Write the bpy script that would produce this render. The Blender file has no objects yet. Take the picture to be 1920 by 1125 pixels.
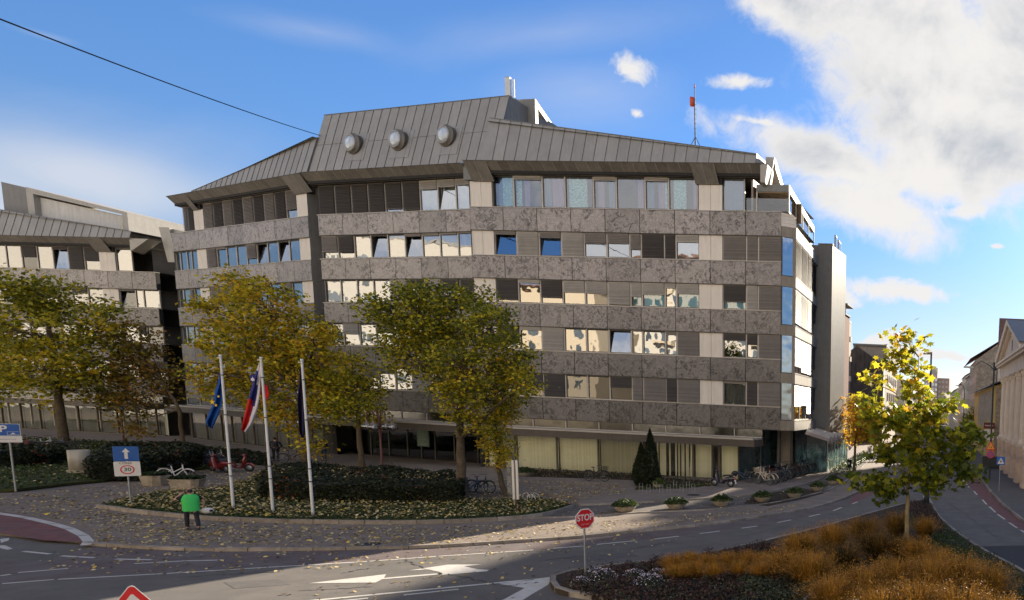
import bpy, math, random
import numpy as np
from mathutils import Vector, Matrix
from mathutils.geometry import tessellate_polygon
R = math.radians
random.seed(7)
scene = bpy.context.scene
C = scene.collection

# ------------------------------------------------------------------ camera
F, PX, PY, PI_, RO, H = 1249.93, 1865.74, 916.64, -.11202, .04338, 6.4
cam_data = bpy.data.cameras.new('camera')
cam = bpy.data.objects.new('camera', cam_data)
C.objects.link(cam)
cam_data.sensor_fit = 'HORIZONTAL'
cam_data.sensor_width = 36
cam_data.lens = F / 1920 * 36
cam_data.shift_x = -(PX - 960) / 1920
cam_data.shift_y = (PY - 562.5) / 1920
cam_data.clip_start = .1
cam_data.clip_end = 6000
_cr, _sr, _cp, _sp = math.cos(RO), math.sin(RO), math.cos(PI_), math.sin(PI_)
r0, f0, u0 = Vector((1, 0, 0)), Vector((0, _cp, _sp)), Vector((0, -_sp, _cp))
rt, upv = r0 * _cr + u0 * _sr, -r0 * _sr + u0 * _cr
cam.matrix_world = Matrix(((rt.x, upv.x, -f0.x, 0), (rt.y, upv.y, -f0.y, 0), (rt.z, upv.z, -f0.z, H), (0, 0, 0, 1)))
scene.camera = cam
scene.render.resolution_x = 1024
scene.render.resolution_y = 600

SUN_EL, SUN_AZ = 22, 75          # azimuth counted from +x towards +y
SKY = .05
SUN = 4.0
scene.view_settings.view_transform = 'Standard'
scene.view_settings.look = 'None'
scene.view_settings.exposure = 1.93
scene.view_settings.gamma = 1

def ray(px, py):
    U = (px - PX) / F; V = -(py - PY) / F
    u = U * _cr - V * _sr; v = U * _sr + V * _cr
    return Vector((u, _cp - v * _sp, _sp + v * _cp))

def G(px, py, z=0.):
    r = ray(px, py); t = (z - H) / r.z
    return Vector((r.x * t, r.y * t, z))

def AY(px, py, y):
    r = ray(px, py); t = y / r.y
    return Vector((r.x * t, y, H + r.z * t))

# ------------------------------------------------------------------ world
world = bpy.data.worlds.new('World'); scene.world = world
world.use_nodes = True
wt = world.node_tree; wt.nodes.clear()
def WN(t, **k):
    n = wt.nodes.new(t)
    for a, b in k.items(): setattr(n, a, b)
    return n
def wmath(op, a, b=None, c=None, clamp=False):
    n = WN('ShaderNodeMath', operation=op); n.use_clamp = clamp
    for i, v in enumerate((a, b, c)):
        if v is None: continue
        if isinstance(v, (int, float)): n.inputs[i].default_value = v
        else: wt.links.new(v, n.inputs[i])
    return n.outputs[0]
def wsmooth(x, a, b):
    n = WN('ShaderNodeMapRange', interpolation_type='SMOOTHSTEP')
    wt.links.new(x, n.inputs[0]); n.inputs[1].default_value = a; n.inputs[2].default_value = b
    return n.outputs[0]
sky = WN('ShaderNodeTexSky', sky_type='NISHITA')
sky.sun_disc = False
sky.sun_elevation = R(SUN_EL); sky.sun_rotation = R(90 - SUN_AZ)
sky.altitude = 300; sky.air_density = 1.0; sky.dust_density = .35; sky.ozone_density = 2.6
tc = WN('ShaderNodeTexCoord')
sep = WN('ShaderNodeSeparateXYZ'); wt.links.new(tc.outputs['Generated'], sep.inputs[0])
dx, dy, dz = sep.outputs
dyp = wmath('MAXIMUM', dy, .02)
X = wmath('DIVIDE', dx, dyp); Z = wmath('DIVIDE', dz, dyp)
comb = WN('ShaderNodeCombineXYZ')
wt.links.new(X, comb.inputs[0]); wt.links.new(Z, comb.inputs[1])
def wnoise(scale, detail=8, rough=.6, vec=None, off=0, sx=1, sy=1, dist=0):
    m = WN('ShaderNodeMapping'); m.inputs['Scale'].default_value = (sx, sy, 1); m.inputs['Location'].default_value = (off, off * .7, 0)
    wt.links.new(vec or comb.outputs[0], m.inputs[0])
    n = WN('ShaderNodeTexNoise'); n.inputs['Scale'].default_value = scale; n.inputs['Detail'].default_value = detail
    n.inputs['Roughness'].default_value = rough; n.inputs['Distortion'].default_value = dist
    wt.links.new(m.outputs[0], n.inputs['Vector'])
    return n.outputs['Fac']
nA = wnoise(5.5, 12, .60, dist=.35)
nB = wnoise(24, 10, .66, off=3.1, dist=.6)
nC = wnoise(4.2, 10, .55, off=7.7, sx=.5, dist=.4)
nz = wmath('ADD', wmath('MULTIPLY', wmath('SUBTRACT', nA, .5), 2.5), wmath('MULTIPLY', wmath('SUBTRACT', nB, .5), 1.3))
def blob(px, py, rx, ry, rot=0):
    r = ray(px, py); cx, cz = r.x / r.y, r.z / r.y
    k = 1 / F
    a = wmath('SUBTRACT', X, cx); b = wmath('SUBTRACT', Z, cz)
    c_, s_ = math.cos(R(rot)), math.sin(R(rot))
    a2 = wmath('ADD', wmath('MULTIPLY', a, c_ / (rx * k)), wmath('MULTIPLY', b, s_ / (rx * k)))
    b2 = wmath('ADD', wmath('MULTIPLY', a, -s_ / (ry * k)), wmath('MULTIPLY', b, c_ / (ry * k)))
    return wmath('SUBTRACT', 1, wmath('SQRT', wmath('ADD', wmath('MULTIPLY', a2, a2), wmath('MULTIPLY', b2, b2))))
def union(l):
    o = l[0]
    for x in l[1:]: o = wmath('SMOOTH_MAX', o, x, .15)
    return o
big = union([blob(1660, 20, 340, 120, -12), blob(1800, 150, 320, 140), blob(1820, 250, 320, 130), blob(1560, 300, 260, 62, -16),
             blob(1640, 390, 190, 80, -18), blob(1990, 130, 360, 260), blob(1760, 320, 220, 90, -5), blob(1880, 300, 140, 80, 10), blob(1480, 10, 150, 60, -25)])
small = union([blob(1180, 128, 68, 34, -16), blob(1700, 545, 175, 30, -3), blob(1750, 664, 120, 17, -4), blob(1650, 640, 60, 22, 15),
               blob(1385, 152, 75, 20, 3), blob(1195, 212, 24, 14), blob(1420, 228, 90, 16, -8), blob(1870, 462, 18, 7),
               blob(1560, 560, 60, 26), blob(1800, 395, 90, 26, 8)])
mb = wsmooth(wmath('ADD', big, wmath('MULTIPLY', nz, .50)), -.02, .56)
ms = wmath('MULTIPLY', wsmooth(wmath('ADD', small, wmath('MULTIPLY', nz, 1.0)), .12, .75), .97)
haze = union([blob(-120, 420, 760, 260, 10), blob(150, 330, 420, 120, -8)])
mh = wmath('MULTIPLY', wsmooth(wmath('ADD', haze, wmath('MULTIPLY', wmath('SUBTRACT', nC, .5), .7)), 0.0, .9), .60)
veil = wmath('MULTIPLY', wsmooth(wmath('ADD', union([blob(1050, 60, 420, 70, 8), blob(600, 60, 260, 40, -8), blob(80, 65, 120, 14, -12), blob(1100, 170, 260, 90), blob(1700, 620, 420, 170)]),
             wmath('MULTIPLY', wmath('SUBTRACT', nC, .5), 1.7)), .1, 1.6), .30)
front = wmath('MAXIMUM', wmath('MAXIMUM', mb, ms), wmath('MAXIMUM', mh, veil))
front = wmath('MULTIPLY', front, wsmooth(dy, .03, .25))
# bright clouds added above and behind the viewer to light the facade
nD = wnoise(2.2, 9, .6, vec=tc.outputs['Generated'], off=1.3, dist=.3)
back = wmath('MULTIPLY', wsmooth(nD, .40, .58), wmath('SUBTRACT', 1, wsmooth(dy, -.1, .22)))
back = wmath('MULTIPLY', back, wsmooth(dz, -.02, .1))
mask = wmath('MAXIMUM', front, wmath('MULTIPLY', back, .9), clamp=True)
# cloud body: bright thin rims, grey-blue cores
core = wsmooth(wmath('ADD', big, wmath('MULTIPLY', nz, .38)), .15, 1.0)
shade = wmath('MULTIPLY', core, wsmooth(wmath('ADD', nC, wmath('MULTIPLY', wmath('SUBTRACT', nA, .5), .8)), .40, .72))
cmix = WN('ShaderNodeMix', data_type='RGBA')
wt.links.new(shade, cmix.inputs[0])
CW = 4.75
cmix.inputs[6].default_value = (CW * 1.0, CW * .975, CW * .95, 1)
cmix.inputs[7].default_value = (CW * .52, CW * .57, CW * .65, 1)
tint = WN('ShaderNodeMix', data_type='RGBA', blend_type='MULTIPLY'); tint.inputs[0].default_value = 1
lowm = WN('ShaderNodeMix', data_type='RGBA'); wt.links.new(wsmooth(dz, .02, .34), lowm.inputs[0]); lowm.inputs[6].default_value = (.47, .50, .60, 1); lowm.inputs[7].default_value = (.44, .64, .88, 1)
wt.links.new(sky.outputs[0], tint.inputs[6]); wt.links.new(lowm.outputs[2], tint.inputs[7])
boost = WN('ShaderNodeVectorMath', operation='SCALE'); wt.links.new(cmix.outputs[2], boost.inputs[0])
wt.links.new(wmath('ADD', 1.0, wmath('MULTIPLY', wmath('SUBTRACT', 1, wsmooth(dy, -.15, .3)), .55)), boost.inputs['Scale'])  # clouds out of view made brighter still, lifting light on the facade
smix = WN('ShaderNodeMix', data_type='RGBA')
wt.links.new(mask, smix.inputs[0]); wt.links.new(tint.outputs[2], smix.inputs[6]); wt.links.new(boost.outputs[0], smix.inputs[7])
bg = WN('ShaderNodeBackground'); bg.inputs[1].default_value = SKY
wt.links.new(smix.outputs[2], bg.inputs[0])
wo = WN('ShaderNodeOutputWorld'); wt.links.new(bg.outputs[0], wo.inputs[0])

# ------------------------------------------------------------------ sun
sd = bpy.data.lights.new('sun', 'SUN'); sd.energy = SUN; sd.angle = R(.5); sd.color = (1, .88, .70)
so = bpy.data.objects.new('sun', sd); C.objects.link(so)
_sv = Vector((math.cos(R(SUN_EL)) * math.cos(R(SUN_AZ)), math.cos(R(SUN_EL)) * math.sin(R(SUN_AZ)), math.sin(R(SUN_EL))))
so.rotation_euler = _sv.to_track_quat('Z', 'Y').to_euler()
so.location = (0, 0, 60)

# ------------------------------------------------------------------ materials
MATS = {}
def _new(name):
    m = bpy.data.materials.new(name); m.use_nodes = True
    nt = m.node_tree; nt.nodes.clear()
    out = nt.nodes.new('ShaderNodeOutputMaterial')
    return m, nt, out
def M(name, col, rough=.7, metal=0., var=.12, scale=2., bump=0., bscale=30., island=0., spec=.5, streak=0., coat=0., dirt=None, dscale=.6, damt=.5, detail=6):
    """procedural principled material: noise-varied colour, optional bump, per-piece variation and vertical streaks"""
    if name in MATS: return MATS[name]
    m, nt, out = _new(name)
    N = nt.nodes.new; L = nt.links.new
    b = N('ShaderNodeBsdfPrincipled'); L(b.outputs[0], out.inputs[0])
    b.inputs['Roughness'].default_value = rough; b.inputs['Metallic'].default_value = metal
    b.inputs['Specular IOR Level'].default_value = spec; b.inputs['Coat Weight'].default_value = coat
    geo = N('ShaderNodeNewGeometry')
    def noise(sc, det=detail, ro=.6, mapping=None):
        n = N('ShaderNodeTexNoise'); n.inputs['Scale'].default_value = sc; n.inputs['Detail'].default_value = det; n.inputs['Roughness'].default_value = ro
        if mapping:
            mp = N('ShaderNodeMapping'); mp.inputs['Scale'].default_value = mapping; L(geo.outputs['Position'], mp.inputs[0]); L(mp.outputs[0], n.inputs['Vector'])
        else: L(geo.outputs['Position'], n.inputs['Vector'])
        return n.outputs['Fac']
    fac = noise(scale)
    mr = N('ShaderNodeMapRange'); L(fac, mr.inputs[0]); mr.inputs[1].default_value = .3; mr.inputs[2].default_value = .7
    mr.inputs[3].default_value = 1 - var; mr.inputs[4].default_value = 1 + var
    val = mr.outputs[0]
    def mul(a, bb):
        n = N('ShaderNodeMath'); n.operation = 'MULTIPLY'; L(a, n.inputs[0]); L(bb, n.inputs[1]); return n.outputs[0]
    if island:
        m2 = N('ShaderNodeMapRange'); L(geo.outputs['Random Per Island'], m2.inputs[0]); m2.inputs[3].default_value = 1 - island; m2.inputs[4].default_value = 1 + island
        val = mul(val, m2.outputs[0])
    if streak:
        s = noise(1., 5, .65, (5, 5, .35))
        m3 = N('ShaderNodeMapRange'); L(s, m3.inputs[0]); m3.inputs[1].default_value = .35; m3.inputs[2].default_value = .7
        m3.inputs[3].default_value = 1; m3.inputs[4].default_value = 1 - streak; val = mul(val, m3.outputs[0])
    vs = N('ShaderNodeVectorMath'); vs.operation = 'SCALE'; vs.inputs[0].default_value = col[:3]; L(val, vs.inputs['Scale'])
    colo = vs.outputs[0]
    if dirt:
        d = noise(dscale, 8, .65)
        m4 = N('ShaderNodeMapRange'); L(d, m4.inputs[0]); m4.inputs[1].default_value = .45; m4.inputs[2].default_value = .7; m4.inputs[4].default_value = damt
        mx = N('ShaderNodeMix'); mx.data_type = 'RGBA'; L(m4.outputs[0], mx.inputs[0]); L(colo, mx.inputs[6]); mx.inputs[7].default_value = (*dirt, 1)
        colo = mx.outputs[2]
    L(colo, b.inputs['Base Color'])
    if bump:
        bn = N('ShaderNodeBump'); bn.inputs['Strength'].default_value = bump; bn.inputs['Distance'].default_value = .02
        L(noise(bscale, 4), bn.inputs['Height']); L(bn.outputs[0], b.inputs['Normal'])
    MATS[name] = m
    return m

# ------------------------------------------------------------------ mesh builder
class MB:
    def __init__(s): s.v = []; s.f = []; s.m = []; s.mats = []; s.smooth = []
    def mi(s, mat):
        if mat is None: return 0
        if mat not in s.mats: s.mats.append(mat)
        return s.mats.index(mat)
    def face(s, pts, mat=None, smooth=False):
        b = len(s.v); s.v += [tuple(p) for p in pts]; s.f.append(tuple(range(b, b + len(pts)))); s.m.append(s.mi(mat)); s.smooth.append(smooth)
    def grid(s, rows, mat=None, smooth=True, closed=False):
        b = len(s.v); n = len(rows[0]); mi = s.mi(mat)
        for r in rows: s.v += [tuple(p) for p in r]
        for i in range(len(rows) - 1):
            for j in range(n if closed else n - 1):
                k = (j + 1) % n
                s.f.append((b + i * n + j, b + i * n + k, b + (i + 1) * n + k, b + (i + 1) * n + j)); s.m.append(mi); s.smooth.append(smooth)
    def cap(s, pts, mat=None):
        s.face(pts, mat)
    def hexa(s, p, mat=None):          # 8 points: bottom 4 ccw, top 4 ccw
        b = len(s.v); s.v += [tuple(q) for q in p]; mi = s.mi(mat)
        for f in ((3, 2, 1, 0), (4, 5, 6, 7), (0, 1, 5, 4), (1, 2, 6, 5), (2, 3, 7, 6), (3, 0, 4, 7)):
            s.f.append(tuple(b + i for i in f)); s.m.append(mi); s.smooth.append(False)
    def box(s, x0, x1, y0, y1, z0, z1, mat=None, fn=None):
        p = [(x0, y0, z0), (x1, y0, z0), (x1, y1, z0), (x0, y1, z0), (x0, y0, z1), (x1, y0, z1), (x1, y1, z1), (x0, y1, z1)]
        if fn: p = [fn(*q) for q in p]
        s.hexa(p, mat)
    def prism(s, poly, z0, z1, mat=None, side=None, bottom=False):
        tris = tessellate_polygon([[Vector((p[0], p[1], 0)) for p in poly]])
        b = len(s.v); n = len(poly); mi = s.mi(mat); si = s.mi(side or mat)
        s.v += [(p[0], p[1], z1) for p in poly] + [(p[0], p[1], z0) for p in poly]
        for t in tris:
            a, c, d = [Vector((poly[i][0], poly[i][1], 0)) for i in t]
            t = t if (c - a).cross(d - a).z > 0 else t[::-1]
            s.f.append(tuple(b + i for i in t)); s.m.append(mi); s.smooth.append(False)
        area = sum(poly[i][0] * poly[(i + 1) % n][1] - poly[(i + 1) % n][0] * poly[i][1] for i in range(n))
        if z1 > z0:
            for i in range(n):
                j = (i + 1) % n
                q = (b + n + i, b + n + j, b + j, b + i)
                s.f.append(q if area > 0 else q[::-1]); s.m.append(si); s.smooth.append(False)
    def tube(s, pts, rad, seg=8, mat=None, caps=True, smooth=True, closed=False):
        pts = [Vector(p) for p in pts]
        if not isinstance(rad, (list, tuple)): rad = [rad] * len(pts)
        rows = []; prev = None; n = len(pts)
        for i, p in enumerate(pts):
            if closed: d = pts[(i + 1) % n] - pts[i - 1]
            else: d = pts[min(i + 1, n - 1)] - pts[max(i - 1, 0)]
            if d.length < 1e-9: d = Vector((0, 0, 1))
            d.normalize()
            if prev is None:
                a = Vector((0, 0, 1)) if abs(d.z) < .9 else Vector((1, 0, 0)); x = d.cross(a).normalized()
            else:
                x = (prev - d * prev.dot(d))
                x = x.normalized() if x.length > 1e-6 else d.orthogonal().normalized()
            prev = x; y = d.cross(x)
            rows.append([p + (x * math.cos(2 * math.pi * k / seg) + y * math.sin(2 * math.pi * k / seg)) * rad[i] for k in range(seg)])
        if closed: rows.append(rows[0])
        s.grid(rows, mat, smooth, closed=True)
        if caps and not closed: s.face(rows[0][::-1], mat); s.face(rows[-1], mat)
    def lathe(s, prof, c=(0, 0, 0), seg=16, mat=None, smooth=True, fn=None):
        rows = []
        for r, z in prof:
            row = [(c[0] + r * math.cos(2 * math.pi * k / seg), c[1] + r * math.sin(2 * math.pi * k / seg), c[2] + z) for k in range(seg)]
            if fn: row = [fn(p) for p in row]
            rows.append(row)
        s.grid(rows, mat, smooth, closed=True)
    def ell(s, c, r, seg=12, rings=8, mat=None, fn=None):
        prof = []
        rows = []
        for i in range(rings + 1):
            th = math.pi * i / rings
            row = []
            for k in range(seg):
                ph = 2 * math.pi * k / seg
                p = Vector((c[0] + r[0] * math.sin(th) * math.cos(ph), c[1] + r[1] * math.sin(th) * math.sin(ph), c[2] - r[2] * math.cos(th)))
                row.append(fn(p) if fn else p)
            rows.append(row)
        s.grid(rows, mat, True, closed=True)
    def build(s, name, mat=None, parent=None, **tags):
        me = bpy.data.meshes.new(name)
        me.from_pydata(s.v, [], s.f)
        if s.mats:
            for m in s.mats: me.materials.append(m)
            me.polygons.foreach_set('material_index', s.m)
        elif mat: me.materials.append(mat)
        me.polygons.foreach_set('use_smooth', s.smooth)
        me.update()
        o = bpy.data.objects.new(name, me); C.objects.link(o)
        if parent is not None: o.parent = parent
        tag(o, **tags)
        return o
def tag(o, label=None, cat=None, group=None, kind=None):
    if label: o['label'] = label
    if cat: o['category'] = cat
    if group: o['group'] = group
    if kind: o['kind'] = kind
    return o
def empty(name, loc=(0, 0, 0), rz=0, **tags):
    o = bpy.data.objects.new(name, None); o.empty_display_size = .3
    C.objects.link(o); o.location = loc; o.rotation_euler = (0, 0, rz)
    return tag(o, **tags)
def copy_tree(o, parent=None):
    c = o.copy(); C.objects.link(c)
    if parent is not None: c.parent = parent
    for ch in o.children: copy_tree(ch, c)
    return c
def dup(o, loc, rz=0, label=None, group=None, scale=None):
    c = copy_tree(o); c.location = loc; c.rotation_euler = (0, 0, rz)
    if label: c['label'] = label
    if group: c['group'] = group
    if scale: c.scale = (scale,) * 3 if isinstance(scale, (int, float)) else scale
    return c
def text_mesh(name, s, size, mat, parent, loc, rot, depth=.004, align='CENTER', sx=1., bold=0.):
    cu = bpy.data.curves.new(name, 'FONT'); cu.body = s; cu.size = size; cu.align_x = align; cu.align_y = 'CENTER'; cu.extrude = depth; cu.offset = bold
    t = bpy.data.objects.new('tmp', cu)
    C.objects.link(t)
    dg = bpy.context.evaluated_depsgraph_get()
    me = bpy.data.meshes.new_from_object(t.evaluated_get(dg))
    bpy.data.objects.remove(t)
    me.materials.clear(); me.materials.append(mat)
    o = bpy.data.objects.new(name, me); C.objects.link(o); o.parent = parent
    o.location = loc; o.rotation_euler = rot; o.scale = (sx, 1, 1)
    return o
# ------------------------------------------------------------------ ground, roads, pavements
asphalt = M('asphalt', (.125, .112, .100), .85, var=.16, scale=1.2, bump=.35, bscale=90, dirt=(.085, .077, .07), dscale=.25, damt=.55, spec=.3)
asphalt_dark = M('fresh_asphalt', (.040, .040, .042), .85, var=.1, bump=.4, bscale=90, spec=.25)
red_lane = M('red_lane_paint', (.17, .075, .070), .85, var=.25, scale=2, bump=.2, bscale=90, dirt=(.12, .10, .095), dscale=1.2, damt=.7, spec=.2)
paving = M('pavement_asphalt', (.200, .160, .130), .88, var=.16, scale=1., bump=.3, bscale=80, dirt=(.13, .113, .10), dscale=.35, damt=.6, spec=.25)
paving2 = M('walk_asphalt', (.22, .178, .148), .88, var=.14, scale=1.4, bump=.3, bscale=80, dirt=(.13, .115, .105), dscale=.5, damt=.5, spec=.25)
soil = M('soil', (.055, .042, .032), .95, var=.4, scale=5, bump=.8, bscale=40, spec=.1)
kerbm = M('kerb_stone', (.27, .235, .20), .85, var=.15, scale=4, island=.22, bump=.4, bscale=40, dirt=(.12, .095, .07), dscale=1.5, damt=.6, spec=.2)
paint = M('road_paint', (.50, .475, .43), .75, var=.1, scale=6, dirt=(.36, .34, .32), dscale=2.5, damt=.5, spec=.3)
turf = M('turf', (.045, .055, .018), .95, var=.5, scale=3, bump=.8, bscale=50, spec=.1, dirt=(.075, .055, .025), dscale=2, damt=.8)

def st(mb, name, mat=None): return mb.build(name, mat, kind='structure')
g = MB(); g.face([(-900, -300, 0), (900, -300, 0), (900, 2500, 0), (-900, 2500, 0)], asphalt)
st(g, 'ground')

def pxl(l, z=0): return [tuple(G(x, y, z)[:2]) for x, y in l]
# main kerb between road and lower pavement (left -> right)
K1 = [(169, 1021), (224, 1025), (312, 1029.5), (406, 1033), (500, 1032), (617, 1031), (740, 1028), (800, 1027), (891, 1021), (1000, 1014), (1094, 1008), (1187, 998), (1265, 991), (1344, 983), (1469, 963), (1531, 952), (1600, 929), (1640, 899)]
KB = [(187.5, 956), (276, 968), (365, 977), (500, 984), (660, 986.5), (812, 986.5), (940, 980), (993, 975.5), (1031, 969), (1075, 955)]
K4 = [(993, 975.5), (1115, 972), (1192, 965), (1299, 961), (1358, 957.5), (1440, 948), (1495, 937), (1554, 922), (1585, 905), (1612, 882), (1632, 862)]
K3 = [(1084, 952.5), (1146, 950), (1244, 944.5), (1335, 939), (1400, 933), (1450, 925), (1515, 911), (1560, 889), (1585, 872)]
k1 = pxl(K1); kb = pxl(KB); k4 = pxl(K4); k3 = pxl(K3)
k1 = [(-62, 24.2), (-48, 23.9), (-40, 24.0)] + k1[0:]     # the kerb runs on to the left behind the red cycle crossing
far = (-6.2, 230)
def smooth_poly(p, n=3):
    for _ in range(n):
        q = [p[0]]
        for a, b in zip(p, p[1:]):
            q += [(a[0] * .75 + b[0] * .25, a[1] * .75 + b[1] * .25), (a[0] * .25 + b[0] * .75, a[1] * .25 + b[1] * .75)]
        p = q + [p[-1]]
    return p
k1 = [k1[3]] + k1[4:]
k1s = smooth_poly(k1, 2); kbs = smooth_poly(kb, 2); k4s = smooth_poly(k4, 2); k3s = smooth_poly(k3, 2)
k1s = k1s + [(-9.4, 75), (-11.5, 110), (-22, 230)]
k4s = k4s + [(-11.9, 78), (-13.6, 110), (-24, 230)]
k3s = k3s + [(-14.6, 78), (-15.6, 95), (-25.5, 230)]
# whole raised area up to the buildings
area = MB()
outer = [(-140, 26.8), (-60, 26.6), (-44.5, 26.2), (-39, 25.6), (-35.8, 25.0)] + k1s + [(-60, 230), (-160, 200), (-160, 60)]
area.prism(outer, 0, .10, paving)
st(area, 'pavement')
# upper walk, 10 cm higher, north of the planter strip, and the plaza in front of the entrance
walk = MB()
gb = [kb[0]] + [tuple(G(x, y, 0)[:2]) for x, y in ((215, 948), (300, 931), (400, 925), (470, 908))]
w = k3s + [(-60, 229), (-150, 199), (-150, 60), (-54, 49), (-41, 41.5), (-34, 41.), (-29, 41.6), (-25.6, 40.6)]
walk.prism(w, .09, .20, paving2)
st(walk, 'walkway')
strip = MB()
sp = k4s[1:] + k3s[::-1]
strip.prism(sp, .09, .13, M('strip_asphalt', (.145, .125, .11), .9, var=.25, scale=1.5, bump=.4, bscale=70, dirt=(.07, .065, .06), dscale=.8, damt=.8, spec=.2))
st(strip, 'planter_strip')
dirtp = MB()
dirtp.prism([tuple(G(x, y, .1)[:2]) for x, y in ((1394, 963 - 18), (1440, 949), (1495, 938), (1545, 925), (1500, 915), (1410, 932))], .12, .137, soil)
# kerb stones
def kerb(mb, line, w=.16, z0=0., z1=.15, step=1., side=1, seed=0, gap=.012):
    rnd = random.Random(seed)
    pts = [Vector(p) for p in line]; L_ = [0]
    for a, b in zip(pts, pts[1:]): L_.append(L_[-1] + (b - a).length)
    def pos(s):
        s = max(0, min(s, L_[-1] - 1e-6)); i = max(j for j in range(len(L_) - 1) if L_[j] <= s)
        t = (s - L_[i]) / max(L_[i + 1] - L_[i], 1e-9); d = (pts[i + 1] - pts[i]).normalized()
        return pts[i].lerp(pts[i + 1], t), Vector((-d.y, d.x)) * side
    s = 0; lim = min(L_[-1], 130)
    while s < lim - .1:
        e = min(s + step, lim)
        a, na = pos(s + gap); b, nb = pos(e - gap); dz = rnd.uniform(-.008, .008); do = rnd.uniform(-.01, .01)
        na, nb = na * 1., nb * 1.
        P = [a + na * do, b + nb * do, b + nb * (w + do), a + na * (w + do)]
        area2 = sum(P[i].x * P[(i + 1) % 4].y - P[(i + 1) % 4].x * P[i].y for i in range(4))
        if area2 < 0: P = P[::-1]
        mb.hexa([(p.x, p.y, z0) for p in P] + [(p.x, p.y, z1 + dz) for p in P], kerbm)
        s = e
kb_ = MB()
kerb(kb_, k1s, .18, -.02, .125, 1.0, side=-1, seed=1)
kerb(kb_, k4s, .14, .05, .165, 1.0, side=-1, seed=2)
kerb(kb_, k3s, .14, .10, .235, 1.0, side=-1, seed=3)
st(kb_, 'kerb')
bedkerb = MB(); kerb(bedkerb, kbs, .14, .05, .29, 1.0, side=-1, seed=4)
st(bedkerb, 'kerb')
# low lawn bed with flagpoles
bed_poly = kbs + [tuple(G(x, y, 0)[:2]) for x, y in ((1060, 950), (1010, 942), (900, 946), (866, 944), (760, 915), (640, 890), (500, 885), (470, 906), (400, 926), (300, 931), (225, 947))]
bed = MB(); bed.prism(bed_poly, .09, .24, turf); st(bed, 'lawn')
# left lawn (behind the parking sign)
lawn_l = pxl([(-60, 929), (27, 927), (91, 919), (142, 913), (193, 908), (251, 901), (300, 893), (400, 882), (470, 868), (420, 845), (330, 838)]) + [(-92, 62), (-130, 60)]
l2 = MB(); l2.prism(lawn_l, .15, .27, turf); st(l2, 'lawn')
# planting soil along the shop front and the tree pit
sf = pxl([(950, 897), (1180, 905), (1330, 917), (1345, 909), (1200, 897), (960, 884)])
s3 = MB(); s3.prism(sf, .15, .235, soil); st(s3, 'flower_bed')
s4 = MB(); s4.prism(pxl([(1190, 924), (1300, 920), (1345, 912), (1200, 912)]), .15, .245, turf); st(s4, 'lawn')

# ---- road markings: each polygon lies flat on the asphalt
mk = MB()
def mark(poly, z=.008, m=paint, mb=None):
    (mb or mk).prism(pxl(poly), z, z, m)
def dash(a, b, w=.13, z=.008):
    A, B = G(*a), G(*b); d = (B - A); n = Vector((-d.y, d.x, 0)).normalized() * w / 2
    mk.prism([tuple((A + n)[:2]), tuple((B + n)[:2]), tuple((B - n)[:2]), tuple((A - n)[:2])], z, z, paint)
rl = MB()
line_pts = [(0, 1095), (101, 1087), (305, 1076), (500, 1064), (573, 1060), (688, 1053), (818, 1043.5), (917, 1037), (1000, 1031.5), (1094, 1024), (1192, 1014), (1273, 1005.5), (1350, 996), (1420, 986.5), (1483, 975), (1537, 964), (1578, 951.5)]
red_poly = [G(x, y) for x, y in [(-120, 1103)] + line_pts] + [Vector(p).to_3d() for p in reversed(k1s[1:-6])] + [G(100, 1052), G(0, 1048), G(-120, 1040)]
rl.prism([tuple(p[:2]) for p in red_poly], .004, .004, M('worn_lane_paint', (.125, .095, .090), .85, var=.2, scale=1.2, bump=.3, bscale=80, dirt=(.13, .12, .115), dscale=.6, damt=.9, spec=.25))
rl.prism(pxl([(-100, 955), (0, 963), (47, 970), (99, 982), (130, 991), (156, 1004), (166, 1015), (161, 1022), (80, 1018), (0, 1004), (-100, 990)]), .104, .104, red_lane)
st(rl, 'cycle_lane')
for a, b in zip(line_pts[:9], line_pts[1:9]):
    a2 = (a[0] + (b[0] - a[0]) * .04, a[1] + (b[1] - a[1]) * .04); dash(a2, b, .12)
for a, b in (((1031, 1028.7), (1094, 1024)), ((1119, 1021), (1192, 1014)), ((1226.6, 1011), (1273, 1005.6)), ((1312, 1000.6), (1350, 996)), ((1390, 990.6), (1420, 986.6)), ((1458, 980), (1483, 975)), ((1517, 968.7), (1537.5, 964)), ((1562, 958), (1578, 951.6)), ((1598, 945), (1608, 941))):
    dash(a, b, .14)
for a, b in (((44, 1034), (94, 1039)), ((115, 1042.5), (177, 1046)), ((217, 1048.5), (284, 1050)), ((252, 1057), (346, 1052)), ((346, 1052), (409, 1050.5)), ((34, 1074), (128, 1066)), ((0, 1080), (20, 1077))):
    dash(a, b, .13)
mark([(0, 1011), (18, 1009), (16, 1014), (2, 1018)]); mark([(0, 1023), (10, 1023), (24, 1029), (14, 1031), (0, 1028)])
cu = [(-60, 955), (0, 963), (47, 970), (99, 982), (130, 991), (156, 1004), (166, 1015), (161, 1022)]
for a, b in zip(cu, cu[1:]):
    A, B = G(*a, .1), G(*b, .1); d = (B - A); A -= d * .03; B += d * .03; n = Vector((-d.y, d.x, 0)).normalized() * .13
    mk.prism([tuple((A + n)[:2]), tuple((B + n)[:2]), tuple((B - n)[:2]), tuple((A - n)[:2])], .108, .108, paint)
mark([(578, 1094), (704, 1092.5), (716, 1086.5), (829, 1077), (829, 1074.5), (720, 1084), (724, 1077)])
mark([(766, 1070), (840, 1059), (905, 1058.5), (870, 1062), (897, 1068), (917, 1068.5), (914, 1071.5), (830, 1078), (818, 1076.5), (828, 1073.5), (803, 1068)])
dash((600, 1125), (1000, 1086.5), .16); dash((400, 1146), (598, 1125), .16)
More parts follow.
